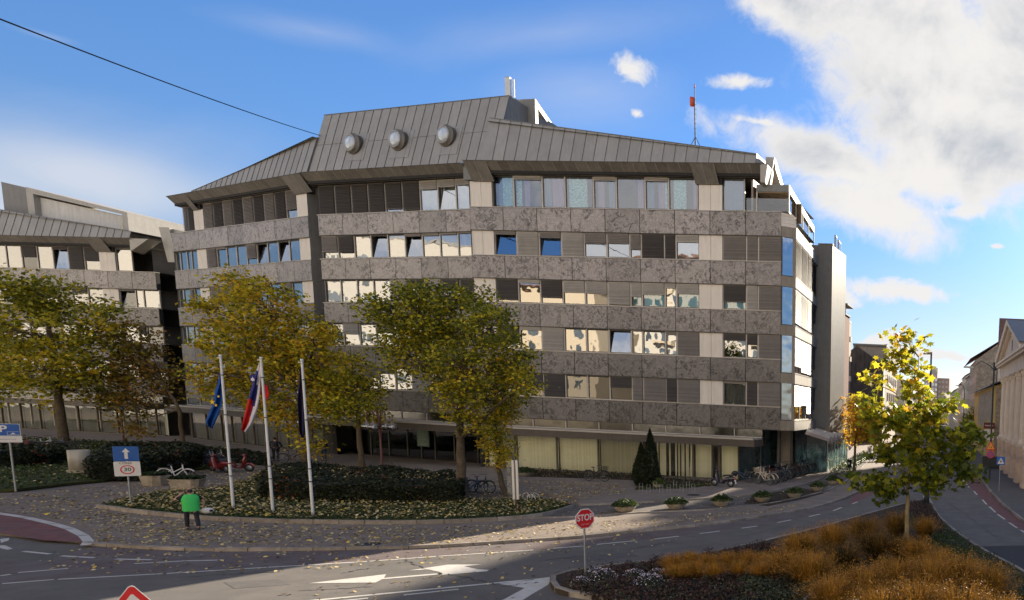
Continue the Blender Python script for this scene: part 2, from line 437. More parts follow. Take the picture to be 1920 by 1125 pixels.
dash((757, 1116), (860, 1105), .14); dash((560, 1135), (690, 1122), .14)
mark([(935, 1095), (1000, 1086), (1074, 1077.5), (1033, 1086), (1029, 1096), (1000, 1113), (979, 1126), (930, 1132), (943, 1125), (984, 1103)])
# right-hand carriageway
for a, b in (((1804, 897), (1808, 903)), ((1812, 908), (1817, 914)), ((1826, 921), (1832, 928)), ((1842, 937), (1850, 946)), ((1855, 950), (1867, 961)), ((1870, 964), (1884, 974)), ((1892, 980), (1907, 990)), ((1914, 994), (1930, 1004))):
    dash(a, b, .13)
mk.prism(pxl([(1749, 955), (1740, 938), (1736, 928), (1731, 930), (1741, 958), (1752, 984)]), .008, .008, paint)
# zebra stripes far down the street
for i in range(9):
    x = -8.4 + i * 1.05
    mk.prism([(x, 78), (x + .5, 78), (x + .5 - .3, 82), (x - .3, 82)], .008, .008, paint)
for y in range(92, 220, 7):
    x = -4.6 - (y - 63) * .1
    mk.prism([(x, y), (x + .12, y), (x - .2, y + 3), (x - .32, y + 3)], .008, .008, paint)
mk.build('road_marking', kind='structure')
rr = MB()
rr.prism(pxl([(1790, 884), (1806, 897), (1821, 915), (1841, 936), (1862, 956), (1893, 979), (1930, 1003), (1960, 1000), (1907, 967), (1881, 947), (1857, 921), (1837, 895), (1817, 872)]), .004, .004, red_lane)
rr.prism(pxl([(1590, 948), (1612, 938), (1640, 925), (1660, 912), (1640, 905), (1600, 929)]), .0045, .0045, red_lane)
st(rr, 'cycle_lane')
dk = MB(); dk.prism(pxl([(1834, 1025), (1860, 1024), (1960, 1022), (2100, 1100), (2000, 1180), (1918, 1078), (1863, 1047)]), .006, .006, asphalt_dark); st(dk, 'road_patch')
# right pavement
kr = pxl([(1960, 1006), (1907, 968), (1881, 947), (1858, 922), (1837, 895), (1817, 872), (1800, 851)]) + [(-3.6, 120), (-13, 230)]
rp = MB(); rp.prism([(25, 36)] + kr + [(25, 230)], 0, .14, M('right_pavement', (.115, .105, .10), .88, var=.2, scale=1., bump=.35, bscale=80, dirt=(.08, .074, .07), dscale=.5, damt=.7, spec=.25))
st(rp, 'pavement')
kk = MB(); kerb(kk, kr, .14, -.02, .165, 1., side=1, seed=6); st(kk, 'kerb')

# ---- traffic island with planting
isl_px_near = [(1745, 939), (1751, 953), (1762, 973), (1785, 994), (1811, 1014), (1837, 1031), (1863, 1046), (1918, 1075), (1990, 1120)]
isl_px_far = [(1738, 938), (1700, 946), (1650, 960), (1590, 978), (1520, 998), (1430, 1020), (1330, 1042), (1230, 1057), (1150, 1066), (1074, 1076), (1046, 1081), (1034, 1086), (1030, 1095), (1036, 1108), (1050, 1117), (1103, 1124), (1180, 1138), (1320, 1165)]
near = pxl(isl_px_near); farp = pxl(isl_px_far)
isl = farp[::-1] + near
isl_s = smooth_poly(isl, 2)
island_poly = isl_s + [(4.0, 14.5), (-2, 12.5)]
im = MB(); im.prism(island_poly, 0, .16, soil); st(im, 'island_bed')
ki = MB(); kerb(ki, isl_s, .16, -.02, .19, .9, side=-1, seed=5); st(ki, 'kerb')

# cracks in the asphalt
ck = MB(); rnd = random.Random(12)
for (x0_, y0_, x1_, y1_) in ((760, 1050, 800, 1068), (840, 1076, 930, 1096), (940, 1100, 1010, 1092), (640, 1075, 690, 1066), (1010, 1052, 1130, 1038), (1180, 1030, 1260, 1016), (330, 1083, 520, 1072), (560, 1108, 700, 1100), (1400, 1004, 1480, 985), (1790, 950, 1870, 1008), (1760, 930, 1800, 958)):
    a, b_ = G(x0_, y0_), G(x1_, y1_); n = 12; prev = a
    for i in range(1, n + 1):
        q = a.lerp(b_, i / n) + Vector((rnd.uniform(-.10, .10), rnd.uniform(-.10, .10), 0)); d = (q - prev); m_ = Vector((-d.y, d.x, 0)).normalized() * rnd.uniform(.012, .03)
        ck.face([(prev - m_).to_tuple()[:2] + (.010,), (q - m_).to_tuple()[:2] + (.010,), (q + m_).to_tuple()[:2] + (.010,), (prev + m_).to_tuple()[:2] + (.010,)]); prev = q
ck.build('road_crack', M('crack_tar', (.035, .033, .032), .7), kind='structure')
pt = MB()
for poly in ([(1060, 1046), (1180, 1036), (1200, 1044), (1075, 1056)], [(420, 1092), (520, 1086), (545, 1096), (440, 1104)], [(1560, 985), (1620, 972), (1640, 978), (1580, 992)]): pt.prism(pxl(poly), .0055, .0055)
pt.build('road_patch', M('old_patch', (.085, .076, .07), .85, var=.2, bump=.4, bscale=80), kind='structure')
# manholes
mh = MB()
for (x, y, r) in ((690, 1021, .38), (1300, 931, .4), (1765, 976, .32)):
    p = G(x, y, .1 if y < 1000 and x > 1700 else .1)
    z = .206 if x == 1300 else (.106 if x < 1000 else .006)
    mh.lathe([(r, 0), (r, .008), (r - .05, .008), (r - .05, .004), (0, .004)], (p.x, p.y, z), 20, M('cast_iron', (.05, .045, .042), .6, metal=.6, bump=.8, bscale=60))
mh.build('manhole_cover', kind='structure')
dirtp.build('soil_patch', soil, kind='structure')
# ------------------------------------------------------------------ materials of the office building
def stone_mat():
    m, nt, out = _new('marbled_stone')
    N = nt.nodes.new; L = nt.links.new
    b = N('ShaderNodeBsdfPrincipled'); L(b.outputs[0], out.inputs[0]); b.inputs['Roughness'].default_value = .42; b.inputs['Specular IOR Level'].default_value = .45
    geo = N('ShaderNodeNewGeometry')
    sc = N('ShaderNodeVectorMath'); sc.operation = 'SCALE'; sc.inputs[0].default_value = (37., 19., 53.); L(geo.outputs['Random Per Island'], sc.inputs['Scale'])
    ad = N('ShaderNodeVectorMath'); ad.operation = 'ADD'; L(geo.outputs['Position'], ad.inputs[0]); L(sc.outputs[0], ad.inputs[1])
    def noise(s, d, r, dist=0):
        n = N('ShaderNodeTexNoise'); n.inputs['Scale'].default_value = s; n.inputs['Detail'].default_value = d; n.inputs['Roughness'].default_value = r; n.inputs['Distortion'].default_value = dist
        L(ad.outputs[0], n.inputs['Vector']); return n.outputs['Fac']
    def ramp(x, a, bb, o0=0., o1=1.):
        n = N('ShaderNodeMapRange'); n.interpolation_type = 'SMOOTHSTEP'; L(x, n.inputs[0]); n.inputs[1].default_value = a; n.inputs[2].default_value = bb; n.inputs[3].default_value = o0; n.inputs[4].default_value = o1; return n.outputs[0]
    def math_(op, a, c):
        n = N('ShaderNodeMath'); n.operation = op
        for i, v in enumerate((a, c)):
            if isinstance(v, (int, float)): n.inputs[i].default_value = v
            else: L(v, n.inputs[i])
        return n.outputs[0]
    big = noise(.75, 4, .5, .6)
    vein = noise(2.3, 12, .72, 1.5)
    fine = noise(7, 8, .7, 1.)
    patch = ramp(big, .38, .56)
    veins = ramp(vein, .455, .585)
    veins = math_('MULTIPLY', veins, math_('ADD', math_('MULTIPLY', patch, .75), .25))
    veins = math_('MULTIPLY', veins, ramp(fine, .32, .55))
    mx = N('ShaderNodeMix'); mx.data_type = 'RGBA'; L(veins, mx.inputs[0])
    base = N('ShaderNodeMix'); base.data_type = 'RGBA'; L(ramp(fine, .35, .65), base.inputs[0])
    base.inputs[6].default_value = (.255, .222, .202, 1); base.inputs[7].default_value = (.39, .345, .315, 1)
    L(base.outputs[2], mx.inputs[6]); mx.inputs[7].default_value = (.062, .051, .048, 1)
    v2 = N('ShaderNodeMapRange'); L(geo.outputs['Random Per Island'], v2.inputs[0]); v2.inputs[3].default_value = .78; v2.inputs[4].default_value = 1.14
    fin = N('ShaderNodeVectorMath'); fin.operation = 'SCALE'; L(mx.outputs[2], fin.inputs[0]); L(v2.outputs[0], fin.inputs['Scale'])
    # stone colour darkens gradually towards the lower storeys
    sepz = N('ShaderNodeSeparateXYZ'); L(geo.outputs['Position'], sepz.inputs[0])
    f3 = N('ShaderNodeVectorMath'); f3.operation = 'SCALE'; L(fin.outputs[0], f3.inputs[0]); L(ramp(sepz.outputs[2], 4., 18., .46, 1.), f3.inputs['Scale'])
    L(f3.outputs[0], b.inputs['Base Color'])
    MATS['stone'] = m
    return m
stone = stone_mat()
metal_roof = M('roof_metal', (.295, .282, .265), .55, metal=.1, var=.08, scale=.8, island=.06, streak=.14, spec=.35)
seam_m = M('roof_seam', (.12, .112, .105), .6)
metal_fascia = M('fascia_metal', (.185, .165, .140), .5, metal=.15, var=.14, scale=1.2, island=.16, streak=.3, spec=.4)
metal_grey = M('grey_metal', (.17, .165, .155), .5, metal=.2, var=.1, island=.06, streak=.2)
metal_brown = M('brown_metal', (.25, .205, .155), .5, metal=.2, var=.12, island=.1, streak=.25)
metal_light = M('light_metal', (.36, .335, .295), .5, metal=.1, var=.08, island=.05, streak=.15)
alu = M('window_frame', (.42, .38, .33), .45, metal=.3, var=.08)
alu_dark = M('dark_frame', (.075, .068, .06), .5, metal=.3, var=.1)
cream = M('cream_panel', (.70, .625, .535), .6, var=.05, scale=1, island=.04, streak=.12)
dark_gap = M('dark_joint', (.02, .018, .016), .9)
blind = M('blind_slats', (.25, .22, .195), .5, metal=.15, var=.08, island=.12)
blind_l = M('pale_blind_slats', (.42, .385, .34), .5, metal=.15, var=.08, island=.12)
blind_d = M("dark_blind_slats", (.09, .078, .07), .5, metal=.15, var=.08, island=.15)
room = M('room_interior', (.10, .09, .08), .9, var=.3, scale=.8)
slab = M('ceiling_slab', (.35, .33, .3), .9)
def glass_mat(name, tint=(.55, .6, .62), refl=.36, wav=.018, wsc=1.1, rough=.015, rcol=(.95, .97, 1.)):
    m, nt, out = _new(name); N = nt.nodes.new; L = nt.links.new
    g = N('ShaderNodeBsdfGlossy'); g.inputs['Roughness'].default_value = rough; g.inputs['Color'].default_value = (*rcol, 1)
    t = N('ShaderNodeBsdfTransparent'); t.inputs['Color'].default_value = (*tint, 1)
    geo = N('ShaderNodeNewGeometry')
    sc = N('ShaderNodeVectorMath'); sc.operation = 'SCALE'; sc.inputs[0].default_value = (7., 11., 5.); L(geo.outputs['Random Per Island'], sc.inputs['Scale'])
    ad = N('ShaderNodeVectorMath'); ad.operation = 'ADD'; L(geo.outputs['Position'], ad.inputs[0]); L(sc.outputs[0], ad.inputs[1])
    n = N('ShaderNodeTexNoise'); n.inputs['Scale'].default_value = wsc; n.inputs['Detail'].default_value = 1; L(ad.outputs[0], n.inputs['Vector'])
    b = N('ShaderNodeBump'); b.inputs['Strength'].default_value = wav; b.inputs['Distance'].default_value = .3; L(n.outputs['Fac'], b.inputs['Height']); L(b.outputs[0], g.inputs['Normal'])
    fr = N('ShaderNodeFresnel'); fr.inputs['IOR'].default_value = 1.5
    mr = N('ShaderNodeMapRange'); L(fr.outputs[0], mr.inputs[0]); mr.inputs[3].default_value = refl; mr.inputs[4].default_value = 1.
    mx = N('ShaderNodeMixShader'); L(mr.outputs[0], mx.inputs[0]); L(t.outputs[0], mx.inputs[1]); L(g.outputs[0], mx.inputs[2]); L(mx.outputs[0], out.inputs[0])
    MATS[name] = m; return m
glass = glass_mat('window_glass')
blind_sd = M('beige_blind_slats', (.20, .18, .15), .6, var=.1, island=.12)
glass_low = glass_mat('top_storey_glass', (.8, .86, .9), .17)
glass_teal = glass_mat('teal_glass', (.35, .62, .62), .25, .05)
glass_clear = glass_mat('clear_glass', (.95, .97, .95), .09, .02)
glass_dark = glass_mat('dark_glass', (.4, .42, .43), .10, .02)
cur_teal = M('teal_curtain', (.34, .56, .58), .9, var=.45, scale=9, spec=.1)
cur_violet = M('violet_curtain', (.30, .21, .34), .9, var=.1)
cur_white = M('white_curtain', (.6, .6, .56), .9, var=.05)
cur_blue = M('blue_curtain', (.13, .21, .32), .9, var=.1)
cur_aqua = M('aqua_blind', (.10, .38, .42), .8, var=.06)
cur_green = M('green_curtain', (.12, .16, .09), .9, var=.1)

FL = 3.7; ZT = 20.99; BH = 1.81; MOD = 2.855 / 3
class Sec:
    def __init__(s, x, y, a):
        s.o = Vector((x, y, 0)); s.a = a; s.d = Vector((math.cos(a), math.sin(a), 0)); s.n = Vector((-math.sin(a), math.cos(a), 0))
    def __call__(s, t, n, z): return s.o + s.d * t + s.n * n + Vector((0, 0, z))
    def t(s, px, py, n=0):
        r = ray(px, py); Cc = Vector((0, 0, H)); k = (n - (Cc - s.o).dot(s.n)) / r.dot(s.n); return (Cc + r * k - s.o).dot(s.d)
    def hit(s, px, py, n=0):
        r = ray(px, py); Cc = Vector((0, 0, H)); k = (n - (Cc - s.o).dot(s.n)) / r.dot(s.n); w = Cc + r * k - s.o; return w.dot(s.d), w.z
S1 = Sec(-82.138 - 2.855 * math.cos(.38454), 68.759 + 2.855 * math.sin(.38454), -.38454)     # 9 panels
S2 = Sec(-59.685, 59.63, -.23898)      # 6 panels
S3 = Sec(-42.736, 54.98, -.08888)      # 9 panels
S4 = Sec(-16.164, 53.191, 1.65277)     # side towards the street
SC = Sec(-17.14, 52.70, math.atan2(53.191 - 52.70, -16.164 + 17.14))

office = empty('office_building', (-40, 56, 0), label='large grey office block with brown marbled stone bands, metal mansard roof and three round skylights', cat='office building')
_off_inv = Matrix.Translation((-40, 56, 0)).inverted()
def part(mb, name, mat, parent, **k):
    """build a mesh given in world coordinates under a parent at a known location"""
    o = mb.build(name, mat, parent, **k)
    loc = Vector((0, 0, 0)); p = parent
    while p is not None: loc += p.location; p = p.parent
    o.data.transform(Matrix.Translation(-loc))
    return o

def band(sec, n_pan, z1, parent, bh=BH, n0=0., ends=(0, 0), t0=0.):
    mb = MB(); w = 2.855; g_ = .028
    for i in range(n_pan):
        a, b_ = t0 + i * w, t0 + (i + 1) * w
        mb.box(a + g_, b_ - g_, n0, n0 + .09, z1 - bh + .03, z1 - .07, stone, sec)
    A, B = t0 + ends[0], t0 + n_pan * w + ends[1]
    mb.box(A + .01, B - .01, n0 + .045, n0 + .34, z1 - bh + .01, z1 - .05, dark_gap, sec)
    mb.box(A, B, n0 - .035, n0 + .36, z1 - .05, z1, alu, sec)          # coping
    mb.box(A, B, n0 - .015, n0 + .36, z1 - bh - .02, z1 - bh + .015, alu_dark, sec)
    return part(mb, 'stone_band', None, parent)

SLP = .122
def slats(mb, sec, t0, t1, z0, z1, n, mat, pitch=None):
    z = z1; pitch = pitch or SLP
    mb.box(t0, t1, n - .02, n + .06, z1 - .07, z1, mat, sec)
    mb.face([sec(t0, n + .05, z0 + .02), sec(t1, n + .05, z0 + .02), sec(t1, n + .05, z1 - .02), sec(t0, n + .05, z1 - .02)], mat)
    z -= .12
    while z > z0 + .06:
        mb.face([sec(t0, n - .05, z - .075), sec(t1, n - .05, z - .075), sec(t1, n + .04, z + .035), sec(t0, n + .04, z + .035)], mat)
        z -= pitch
    mb.box(t0, t1, n - .025, n + .025, z0, z0 + .03, mat, sec)

def window(sec, t0, t1, z0, z1, st_, parent, n0=.2, stuff=None):
    """st_: (blind fraction, blind material, curtain material, pane glass, opened)"""
    bf, bm, cm, gm, op = st_
    own = stuff is None
    fr = MB() if own else stuff[0]
    fw = .055
    fr.box(t0, t0 + fw, n0 - .03, n0 + .08, z0, z1, alu, sec); fr.box(t1 - fw, t1, n0 - .03, n0 + .08, z0, z1, alu, sec)
    fr.box(t0 + fw, t1 - fw, n0 - .03, n0 + .08, z0, z0 + fw, alu, sec); fr.box(t0 + fw, t1 - fw, n0 - .03, n0 + .08, z1 - fw, z1, alu_dark, sec)
    a, b_, c, d = t0 + fw, t1 - fw, z0 + fw, z1 - fw
    # sash
    s = .05
    for q in ((a, a + s, c, d), (b_ - s, b_, c, d), (a + s, b_ - s, c, c + s), (a + s, b_ - s, d - s, d)):
        fr.box(q[0], q[1], n0 + .01, n0 + .06, q[2], q[3], alu_dark, sec)
    w = fr_o = None
    if own: fr_o = part(fr, 'window', None, parent)
    pn = MB() if own else stuff[1]
    tilt = .10 if op else 0.
    off = -.22 if op else 0
    P = [sec(a + s, n0 + .03, c + s), sec(b_ - s, n0 + .03, c + s), sec(b_ - s, n0 + .03 + (.22 if op else 0), d - s), sec(a + s, n0 + .03 + (.22 if op else 0), d - s)]
    pn.face(P, gm)
    if own: part(pn, 'pane', None, fr_o)
    if cm:
        cu_ = MB() if own else stuff[3]
        segs = cm if isinstance(cm, tuple) else ((0., 1., cm),)
        for (f0, f1, cmat) in segs:
            k = max(4, int(14 * (f1 - f0))); rows = [[], []]
            for i in range(k + 1):
                t = a + (b_ - a) * (f0 + (f1 - f0) * i / k); nn = n0 + .20 + .035 * (i % 2)
                rows[0].append(sec(t, nn, c)); rows[1].append(sec(t, nn, d))
            cu_.grid(rows, cmat, False)
        if own: part(cu_, 'curtain', None, fr_o)
    if bf > 0:
        bl = MB() if own else stuff[2]
        slats(bl, sec, t0 + .07, t1 - .07, z1 - (z1 - z0 - .04) * bf, z1 - .01, n0 - .09, bm)
        if own: part(bl, 'blind', None, fr_o)

g0 = glass
NB = (0, None, None)
def W(bf=0, bm=None, cm=None, gm=None, op=0): return (bf, bm or blind, cm, gm or glass, op)
L_, D_ = blind_l, blind_d
# ---- right-hand section: 27 modules of .952 m; window spans in modules
spans = [(2, 4), (4, 6), (6, 8), (8, 10), (10, 12), (12, 14), (14, 15), (15, 17), (17, 18), (18, 20), (22, 24), (24, 25), (25, 27)]
rowsS3 = {
 1: [W(.14, op=1), W(1, L_), W(.25, op=1, cm=cur_blue), W(1, L_), W(.45), W(.42), W(.65), W(1, D_), W(1, D_), W(.3, L_, cur_white), W(1), W(1), W(1)],
 2: [W(.9, D_), W(.15, L_), W(.75, D_, op=0), W(.5, L_), W(.52, L_), W(.95, L_), W(.6, L_, cur_aqua, glass_low), W(.5, L_, cur_aqua, glass_low), W(.2, L_), W(.42, L_, cur_aqua, glass_low), W(.7, D_, cur_aqua, glass_low), W(1, L_), W(1)],
 3: [W(.7, D_), W(.15, L_), W(1, L_), W(0, op=0), W(0, cm=cur_white), W(0, op=1), W(.05), W(0), W(.15, cm=cur_blue), W(1), W(.3, D_), W(.45, D_), W(1)],
 4: [W(.6, D_, gm=glass_dark), W(.75, D_, gm=glass_dark), W(1, D_), W(0, cm=cur_white, gm=glass_dark), W(0, gm=glass_dark), W(.5, D_, gm=glass_dark), W(1), W(1), W(1, D_), W(1), W(.1, cm=cur_white, gm=glass_dark), W(1, D_), W(1)],
}
# S3 rows 3/4 list has merged spans; pad to the same length
for k in rowsS3:
    while len(rowsS3[k]) < len(spans): rowsS3[k].insert(-3, W(1))
def beige(sec, m0, z0, z1, parent, k=2, n0=.10):
    mb = MB()
    for i in range(k):
        mb.box((m0 + i) * MOD + .012, (m0 + i + 1) * MOD - .012, n0, n0 + .1, z0, z1, cream, sec)
    mb.box(m0 * MOD, (m0 + k) * MOD, n0 + .04, n0 + .2, z0 + .001, z1 - .001, dark_gap, sec)
    part(mb, 'cream_panel', None, parent)

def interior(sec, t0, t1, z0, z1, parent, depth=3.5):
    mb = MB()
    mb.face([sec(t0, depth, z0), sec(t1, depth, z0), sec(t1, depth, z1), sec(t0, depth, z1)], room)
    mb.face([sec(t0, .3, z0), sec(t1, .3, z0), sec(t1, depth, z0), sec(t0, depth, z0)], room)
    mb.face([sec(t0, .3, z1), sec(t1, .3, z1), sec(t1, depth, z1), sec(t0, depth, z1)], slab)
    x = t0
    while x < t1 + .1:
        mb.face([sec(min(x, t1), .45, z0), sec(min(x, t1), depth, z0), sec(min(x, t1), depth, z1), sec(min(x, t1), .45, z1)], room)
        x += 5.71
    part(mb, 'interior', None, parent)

for k in range(5):
    band(S3, 9, ZT - FL * k, office)
    band(S2, 6, ZT - FL * k, office, bh=1.75, n0=.12, ends=(-.05, 0))
    band(S1, 9, ZT - FL * k, office)
for k in range(1, 5):
    z0, z1 = ZT - FL * k, ZT - FL * (k - 1) - BH - .02
    for (a, b_), s_ in zip(spans, rowsS3[k]): window(S3, a * MOD, b_ * MOD, z0, z1, s_, office)
    beige(S3, 0, z0, z1, office); beige(S3, 20, z0, z1, office)
    interior(S3, 2 * MOD, 25.6, z0, z1, office)
# top storey of the right section
mb = MB(); mb.box(1.6, 2.2, .40, .6, ZT, 23.6, dark_gap, S3); mb.box(1.85, 2.02, .1, .4, ZT, 23.6, alu_dark, S3); part(mb, 'jamb', None, office)
z0, z1 = ZT, 23.4
tops = [(925.3, 964), (964, 1017.3), (1017.3, 1060), (1060, 1113.3), (1113.3, 1156), (1156, 1210), (1210, 1254), (1254, 1309.3)]
cts = [((.35, 1, cur_teal), (0, .35, cur_blue)), ((0, .2, cur_teal), (.3, .5, cur_violet)), ((.35, 1, cur_violet), (0, .3, cur_blue)), ((.05, .72, cur_teal),), ((.1, .4, cur_violet), (.6, .95, cur_blue)), ((.7, .9, cur_violet),), ((.0, .3, cur_blue), (.5, .8, cur_violet), (.8, 1, cur_teal)), ((.1, .55, cur_teal), (.8, 1, cur_violet))]
for i, ((a, b_), cm) in enumerate(zip(tops, cts)):
    window(S3, S3.t(a, 365, .2), S3.t(b_, 365, .2), z0, z1, W(.12 if i in (1, 4, 6) else 0, L_, cm, glass_low), office)
window(S3, S3.t(1354.5, 365, .2), S3.t(1397, 365, .2), z0, z1, W(0, None, cur_blue, glass_low), office)
beige(S3, 0, z0, 22.92, office); beige(S3, 20, z0, 22.92, office)
interior(S3, 2 * MOD, 23.1, z0, z1, office)
# middle section
rowsS2 = {
 0: [W(1, D_, cur_green), W(.98, D_, cur_green), W(1, D_), W(1, D_), W(.9, D_), W(.95, D_, cur_green), W(.3, L_, cur_white), W(.25, L_, op=1, cm=cur_white), W(.2, L_, cur_white)],
 1: [W(.72), W(.75, D_), W(0), W(0, op=1), W(0), W(.12, op=1), W(.1), W(.08), W(.04)],
 2: [W(0, cm=None), W(0), W(0), W(0), W(1, L_), W(.4, D_), W(1, L_), W(.5, D_), W(1, D_)],
 3: [W(0), W(.5, L_), W(0), W(.4), W(.1), W(0), W(.3), W(0), W(1)],
 4: [W(.6, L_), W(.9, L_), W(.5), W(.3), W(0), W(1, L_), W(0), W(0), W(0)],
}
for k in range(5):
    z0 = ZT - FL * k; z1 = 23.4 if k == 0 else ZT - FL * (k - 1) - 1.75 - .02
    for i in range(9):
        window(S2, i * 2 * MOD, (i + 1) * 2 * MOD, z0, z1, rowsS2[k][i], office, n0=.32)
    interior(S2, 0, 17.1, z0, z1, office)
# left section: windows too many for one thing's parts go into one object
stf = [MB(), MB(), MB(), MB()]
rnd = random.Random(5)
spans1 = [(0, 1), (1, 2.5), (2.5, 3.5), (3.5, 5)] + [(7 + 2 * i, 9 + 2 * i) for i in range(9)]
rows1 = {0: [1, 1, 1, 1, 1, 1, 1, 1, 1, 1, 1, 1, .7], 1: [0, 0, 0, 0, .95, .1, 0, 0, .7, 0, 0, 0, 0]}
for k in range(0, 5):
    z0 = ZT - FL * k; z1 = 23.4 if k == 0 else ZT - FL * (k - 1) - BH - .02
    for i, (a, b_) in enumerate(spans1):
        if k == 0 and i < 2: continue
        fr_ = rows1[k][i] if k in rows1 else rnd.choice((0, 0, 0, .3, 0, 1))
        window(S1, a * MOD, b_ * MOD, z0, z1, W(fr_, D_ if k == 0 and i % 2 else blind, None, op=(k == 1 and i in (9, 11))), office, stuff=stf)
    zb = 22.92 if k == 0 else z1
    beige(S1, 5, z0, zb, office); beige(S1, 25, z0, zb, office)
    interior(S1, 0 if k else 2.4, 25.7, z0, z1, office)
for m_, nm in zip(stf, ('window_frames', 'panes', 'blinds', 'curtains')):
    if m_.f: part(m_, nm, None, office, kind='stuff')

# ---- returns between the sections, side wall
mb = MB()
A = S1(25.695, 0, 0); B = S2(0, .12, 0)
def vquad(mb, p, q, z0, z1, mat): mb.face([(p.x, p.y, z0), (q.x, q.y, z0), (q.x, q.y, z1), (p.x, p.y, z1)], mat)
z = 0
for za, zb in ((0, 4.3), (4.3, 8), (8, 11.7), (11.7, 15.4), (15.4, 19.1), (19.1, 23.2)):
    q1 = S1(25.70, .02, 0); q2 = S1(25.70, .75, 0); q3 = S2(-.06, .45, 0); q4 = S2(-.06, .14, 0)
    vquad(mb, q1, q2, za + .01, zb, metal_grey); vquad(mb, q2, q3, za + .01, zb, metal_grey); vquad(mb, q3, q4, za + .01, zb, metal_grey)
part(mb, 'side_cladding', None, office)
mb = MB(); vquad(mb, S2(17.13, .5, 0), S3(-.005, .36, 0), 0, 23.2, metal_grey); vquad(mb, S3(-.005, .36, 0), S3(-.005, .02, 0), 0, 23.2, metal_grey); part(mb, 'side_cladding', None, office)
mb = MB(); vquad(mb, S1(0, .05, 0), S1(-.5, 14, 0), 0, 20.9, metal_grey); part(mb, 'side_cladding', None, office)

# ---- eaves
ZE, ZF, ZD = 24.17, 23.4, 22.9
seam_l = M('fascia_seam', (.33, .29, .24), .5)
def eave(sec, t0, t1, drops, parent, n_in=0.12, ret=(0, 0)):
    mb = MB(); step = .93; n = max(1, round((t1 - t0) / step)); w = (t1 - t0) / n
    for i in range(n):
        a, b_ = t0 + i * w + .012, t0 + (i + 1) * w - .012
        zb = ZF
        for d0, d1 in drops:
            if (a + b_) / 2 > d0 and (a + b_) / 2 < d1: zb = ZD
        no = -.80 + (ZE - zb) / (ZE - ZF) * .78 * .92 if zb == ZF else -.02
        mb.hexa([sec(a, no, zb), sec(b_, no, zb), sec(b_, no + .08, zb), sec(a, no + .08, zb), sec(a, -.80, ZE), sec(b_, -.80, ZE), sec(b_, -.70, ZE), sec(a, -.70, ZE)], metal_fascia)
        mb.box(a - .012, b_ + .012, no + .05, .3, zb, zb + .03, dark_gap, sec)
        mb.hexa([sec(b_, no - .015, zb), sec(b_ + .024, no - .015, zb), sec(b_ + .024, no + .05, zb), sec(b_, no + .05, zb), sec(b_, -.815, ZE), sec(b_ + .024, -.815, ZE), sec(b_ + .024, -.72, ZE), sec(b_, -.72, ZE)], seam_l)
    for d0, d1 in drops: mb.box(d0 + .05, min(d1, t1) - .05, .02, .32, ZD, ZF + .3, dark_gap, sec)
    mb.box(t0, t1, -.3, .4, ZF + .02, ZE, dark_gap, sec)
    mb.face([sec(t0, -.76, ZE - .02), sec(t1, -.76, ZE - .02), sec(t1, .02, ZF + .01), sec(t0, .02, ZF + .01)][::-1], dark_gap)
    mb.box(t0 - .01, t1 + .01, -.84, -.6, ZE, ZE + .035, alu_dark, sec)
    for t in (t0, t1):
        mb.face([sec(t, -.8, ZE), sec(t, .25, ZE), sec(t, .25, ZF), sec(t, -.02, ZF)], metal_fascia)
    part(mb, 'eave_fascia', None, parent)
eave(S3, .35, 24.4, [(.3, 2.0), (19.2, 21.0)], office)
eave(S2, -.2, 17.2, [], office)
eave(S1, 2.2, 26.6, [(4.6, 6.4), (23.9, 26.6)], office)

# ---- roof slopes with standing seams; sheets follow top profile
TL = .27
def roof_slope(sec, t0, t1, topf, parent, lean=0., step=.93, botf=None, name='roof_slope', zb=ZE + .03):
    mb = MB(); n = max(1, round((t1 - t0) / step)); w = (t1 - t0) / n
    for i in range(n):
        a, b_ = t0 + i * w, t0 + (i + 1) * w
        za, zc = topf(a), topf(b_)
        lo = botf(a) if botf else zb; lo2 = botf(b_) if botf else zb
        if za <= lo + .02 and zc <= lo2 + .02: continue
        P = lambda t, z, o=0: sec(t + lean * (z - ZE), -.8 + TL * (z - ZE) + o, z)
        mb.hexa([P(a + .01, lo), P(b_ - .01, lo2), P(b_ - .01, lo2, .05), P(a + .01, lo, .05), P(a + .01, za), P(b_ - .01, zc), P(b_ - .01, zc, .05), P(a + .01, za, .05)], metal_roof)
        mb.hexa([P(b_ - .012, lo2, -.035), P(b_ + .012, lo2, -.035), P(b_ + .012, lo2, .0), P(b_ - .012, lo2, 0.), P(b_ - .012, zc, -.035), P(b_ + .012, zc, -.035), P(b_ + .012, zc, 0.), P(b_ - .012, zc, 0.)], seam_m)
    # backing
    P = lambda t, z, o=0: sec(t + lean * (z - ZE), -.8 + TL * (z - ZE) + o, z)
    nb = n
    for i in range(nb):
        a, b_ = t0 + i * w, t0 + (i + 1) * w
        mb.face([P(a, zb, .04), P(b_, zb, .04), P(b_, topf(b_) - .01, .04), P(a, topf(a) - .01, .04)], dark_gap)
    # top coping
    for i in range(nb):
        a, b_ = t0 + i * w, t0 + (i + 1) * w
        za, zc = topf(a), topf(b_)
        mb.hexa([P(a, za, -.04), P(b_, zc, -.04), P(b_, zc, .25), P(a, za, .25), P(a, za + .05, -.04), P(b_, zc + .05, -.04), P(b_, zc + .05, .25), P(a, za + .05, .25)], metal_grey)
    return part(mb, name, None, parent)
P2_ = lambda t, z, o=0: S2(t, -.8 + TL * (z - ZE) + o, z)
r3 = lambda t: 27.57 + (24.92 - 27.57) * (t - 2.95) / (23.95 - 2.95)
roof_slope(S3, 1.9, 24.0, lambda t: min(r3(t), 27.8), office)
RT = lambda t: 29.3 + .3 * (t - 1.3) / 19.3
roof_slope(S2, .8, 20.6, RT, office)
r1 = lambda t: 24.25 + (27.25 - 24.25) * (t - 7.4) / (28.3 - 7.4)
